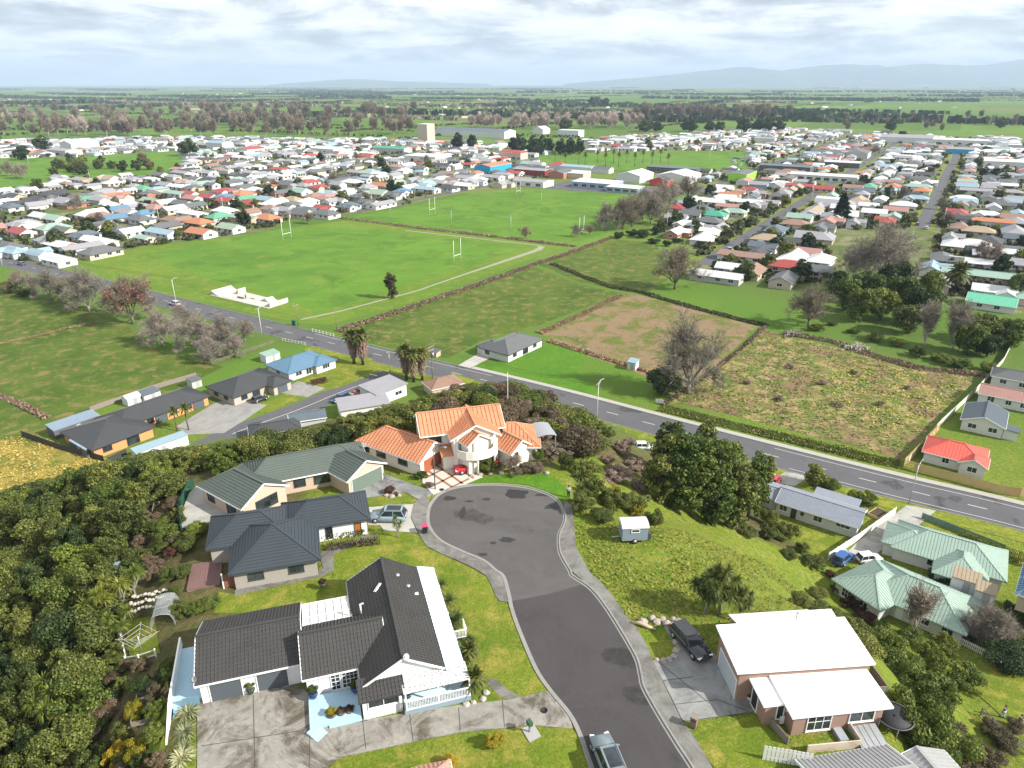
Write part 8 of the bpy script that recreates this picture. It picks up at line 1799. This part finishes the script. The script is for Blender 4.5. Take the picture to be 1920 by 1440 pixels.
drape('terrace_lawn', [tuple(at(u, v)[:2]) for u, v in ((235, 1165), (290, 1155), (300, 1225), (245, 1245))], lawn)
drape('garden_lawn', [tuple(at(u, v)[:2]) for u, v in ((292, 1300), (312, 1250), (318, 1300), (305, 1440), (275, 1440))], lawn)
q = at(225, 1075); e = empty('leaning_sheet', (q.x, q.y, q.z), 0.4, 'pale sheet standing among the cabbage trees', 'sheet'); m = MB(); m.box((0, 0, 0.8), (0.9, 0.06, 1.5)); m.build('panel', RM['paleblue'], e)
# pink tiled roof at the bottom edge
pinkt = paint('pink clay tile', (0.50, 0.27, 0.21), 0.75, 0.18, 0.6)
x, y = G(752, 1420, TOP + 4.3); Hh = House('bungalow', 'pink-tiled roof peaking above the lower lawn', (x, y - 4.0, TOP), R(14), WMAT['cream'], pinkt, style='tile', pitch=0.34); Hh.wing(0, 0, 8.0, 8.0, R(90), 2.5, 2.2, 'hh', 0.5).wing(-6.0, -1.6, 8, 6, 0, 2.5, 1.9, 'hh', 0.5).window(0, 'R', 0, 0.9, 1.6, 1.2, 2).done()
# raised beds and yard things on the right
q = at(1645, 965); e = empty('raised_bed', q, R(35), 'timber raised vegetable bed by the white panel fence', 'planter')
for a, b in (((-1.5, -1), (1.5, -1)), ((-1.5, 1), (1.5, 1)), ((-1.5, -1), (-1.5, 1)), ((1.5, -1), (1.5, 1))): m = MB(); m.bar((*a, 0.25), (*b, 0.25), 0.08, 0.5); m.build('side', pine, e)
m = MB(); m.box((0, 0, 0.3), (2.9, 1.9, 0.1)); m.build('soil', paint('soil', (0.06, 0.045, 0.03), 0.95), e)
shed('garden_shed', 'small tan-roofed shed behind the pale mint bungalow', 1848, 1108, 2.4, 2.0, R(-35), WMAT['white'], RM['tan'], 2.0, z=2.0)
shed('covered_pergola', 'flat brown pergola roof against the pale mint bungalow', 1812, 1085, 3.4, 2.2, R(-35), WMAT['white'], RM['tan'], 2.2, z=2.0)
# ------------------------------------------------------------------ people
def person(label, u, v, rz, shirt, legs, hair, stride=0.12, arm=0.1, skin=(0.45, 0.28, 0.20)):
    q = at(u, v); e = empty('person', (q.x, q.y, q.z), rz, label, 'person')
    def skinned(name, V_, E_, R_, mat, root=0, sub=1):
        me = bpy.data.meshes.new(name); me.from_pydata(V_, E_, []); me.materials.append(mat); o = bpy.data.objects.new(name, me); COL.objects.link(o); o.parent = e
        md = o.modifiers.new('skin', 'SKIN'); sv = me.skin_vertices[0].data
        for i, r in enumerate(R_): sv[i].radius = r if hasattr(r, '__len__') else (r, r)
        sv[root].use_root = True; o.modifiers.new('sub', 'SUBSURF').levels = sub; o.modifiers['sub'].render_levels = sub
        return o
    s, a = stride, arm
    V_ = [(0, 0, 0.95), (0, 0, 1.15), (0, 0, 1.38), (0, 0, 1.50), (0, 0.0, 1.58), (0.02, 0, 1.68), (0.01, 0, 1.75),
          (0, 0.19, 1.42), (0.02, 0.25, 1.14), (a + 0.08, 0.25, 0.90), (0, -0.19, 1.42), (0.02, -0.25, 1.14), (0.08 - a, -0.25, 0.90),
          (0, 0.10, 0.90), (s * 0.6, 0.10, 0.50), (s - 0.05, 0.10, 0.09), (s + 0.12, 0.10, 0.04), (0, -0.10, 0.90), (-s * 0.4, -0.10, 0.50), (-s - 0.02, -0.10, 0.09), (-s + 0.14, -0.10, 0.04)]
    E_ = [(0, 1), (1, 2), (2, 3), (3, 4), (4, 5), (5, 6), (2, 7), (7, 8), (8, 9), (2, 10), (10, 11), (11, 12), (0, 13), (13, 14), (14, 15), (15, 16), (0, 17), (17, 18), (18, 19), (19, 20)]
    R_ = [(0.13, 0.16), (0.11, 0.14), (0.12, 0.17), 0.06, 0.075, 0.10, 0.07, 0.065, 0.05, 0.035, 0.065, 0.05, 0.035, 0.09, 0.065, 0.045, 0.035, 0.09, 0.065, 0.045, 0.035]
    for hand in (9, 12):
        hx, hy, hzz = V_[hand]; sg = 1 if hy > 0 else -1; n = len(V_); V_.append((hx + 0.01, hy, hzz - 0.08)); E_.append((hand, n)); R_.append((0.03, 0.018))
        for k, (dx, l) in enumerate(((-0.03, 0.07), (-0.01, 0.08), (0.012, 0.085), (0.032, 0.07))): V_.append((hx + dx, hy, hzz - 0.09 - l)); E_.append((n, n + 1 + k)); R_.append(0.009)
        V_.append((hx + 0.055, hy, hzz - 0.10)); E_.append((hand, n + 5)); R_.append(0.010)
    tone = 'skin tone'; skinned('body', V_, E_, R_, paint(tone, skin, 0.6, 0.05))
    grow = lambda ids, k: [tuple(x + k for x in (R_[i] if hasattr(R_[i], '__len__') else (R_[i], R_[i]))) for i in ids]
    ids = [0, 1, 2, 7, 8, 10, 11]; skinned('shirt', [V_[i] for i in ids], [(0, 1), (1, 2), (2, 3), (3, 4), (2, 5), (5, 6)], grow(ids, 0.022), paint('cloth ' + str(shirt), shirt, 0.9))
    ids = [0, 13, 14, 15, 17, 18, 19]; skinned('trousers', [V_[i] for i in ids], [(0, 1), (1, 2), (2, 3), (0, 4), (4, 5), (5, 6)], grow(ids, 0.02), paint('cloth ' + str(legs), legs, 0.9))
    m = MB(); m.lathe([(0.115, 0), (0.12, 0.06), (0.10, 0.13), (0.05, 0.17)], (-0.005, 0, 1.66), 12); m.build('hair', paint('hair ' + str(hair), hair, 0.8), e)
    for sgn in (-1, 1):
        m = MB(); m.box((0.115, 0.035 * sgn, 1.685), (0.012, 0.02, 0.012)); m.build('eye', black, e)
    m = MB(); m.box((0.125, 0, 1.66), (0.03, 0.025, 0.04)); m.build('nose', paint(tone, skin, 0.6, 0.05), e); m = MB(); m.box((0.112, 0, 1.615), (0.015, 0.05, 0.012)); m.build('mouth', paint('lips', (0.3, 0.12, 0.1), 0.6), e)
    for x_, y_ in ((s + 0.03, 0.10), (-s + 0.05, -0.10)): m = MB(); m.box((x_, y_, 0.04), (0.28, 0.10, 0.09)); m.build('shoe', black, e)
    return e
person('person in dark clothes and pale vest standing at the end of the villa lawn', 1066, 933, R(-100), (0.50, 0.52, 0.52), (0.03, 0.035, 0.045), (0.04, 0.03, 0.025))
person('person in navy top and pale trousers on the lower lawn', 1879, 1345, R(120), (0.03, 0.05, 0.11), (0.45, 0.50, 0.55), (0.05, 0.035, 0.025)); person('person in dark clothes at the edge of the lower lawn', 1909, 1362, R(100), (0.05, 0.05, 0.05), (0.04, 0.04, 0.04), (0.04, 0.03, 0.02))
person('person in black riding in the skate park', 461, 561, R(-30), (0.02, 0.02, 0.025), (0.03, 0.03, 0.04), (0.03, 0.02, 0.02), 0.22)

# ------------------------------------------------------------------ haze
m = MB(); m.box((0, 16000, 399), (84000, 52000, 802))
hz = m.build('haze', [], kind='stuff')
hm = bpy.data.materials.new('haze air'); hm.use_nodes = True
hn, hl = hm.node_tree.nodes, hm.node_tree.links
hn.clear(); ho = hn.new('ShaderNodeOutputMaterial'); hp = hn.new('ShaderNodeVolumePrincipled')
hp.inputs['Color'].default_value = (0.60, 0.77, 0.97, 1); hp.inputs['Density'].default_value = 0.000075
hp.inputs['Anisotropy'].default_value = 0.0
hl.new(hp.outputs[0], ho.inputs['Volume'])
hz.data.materials.append(hm)
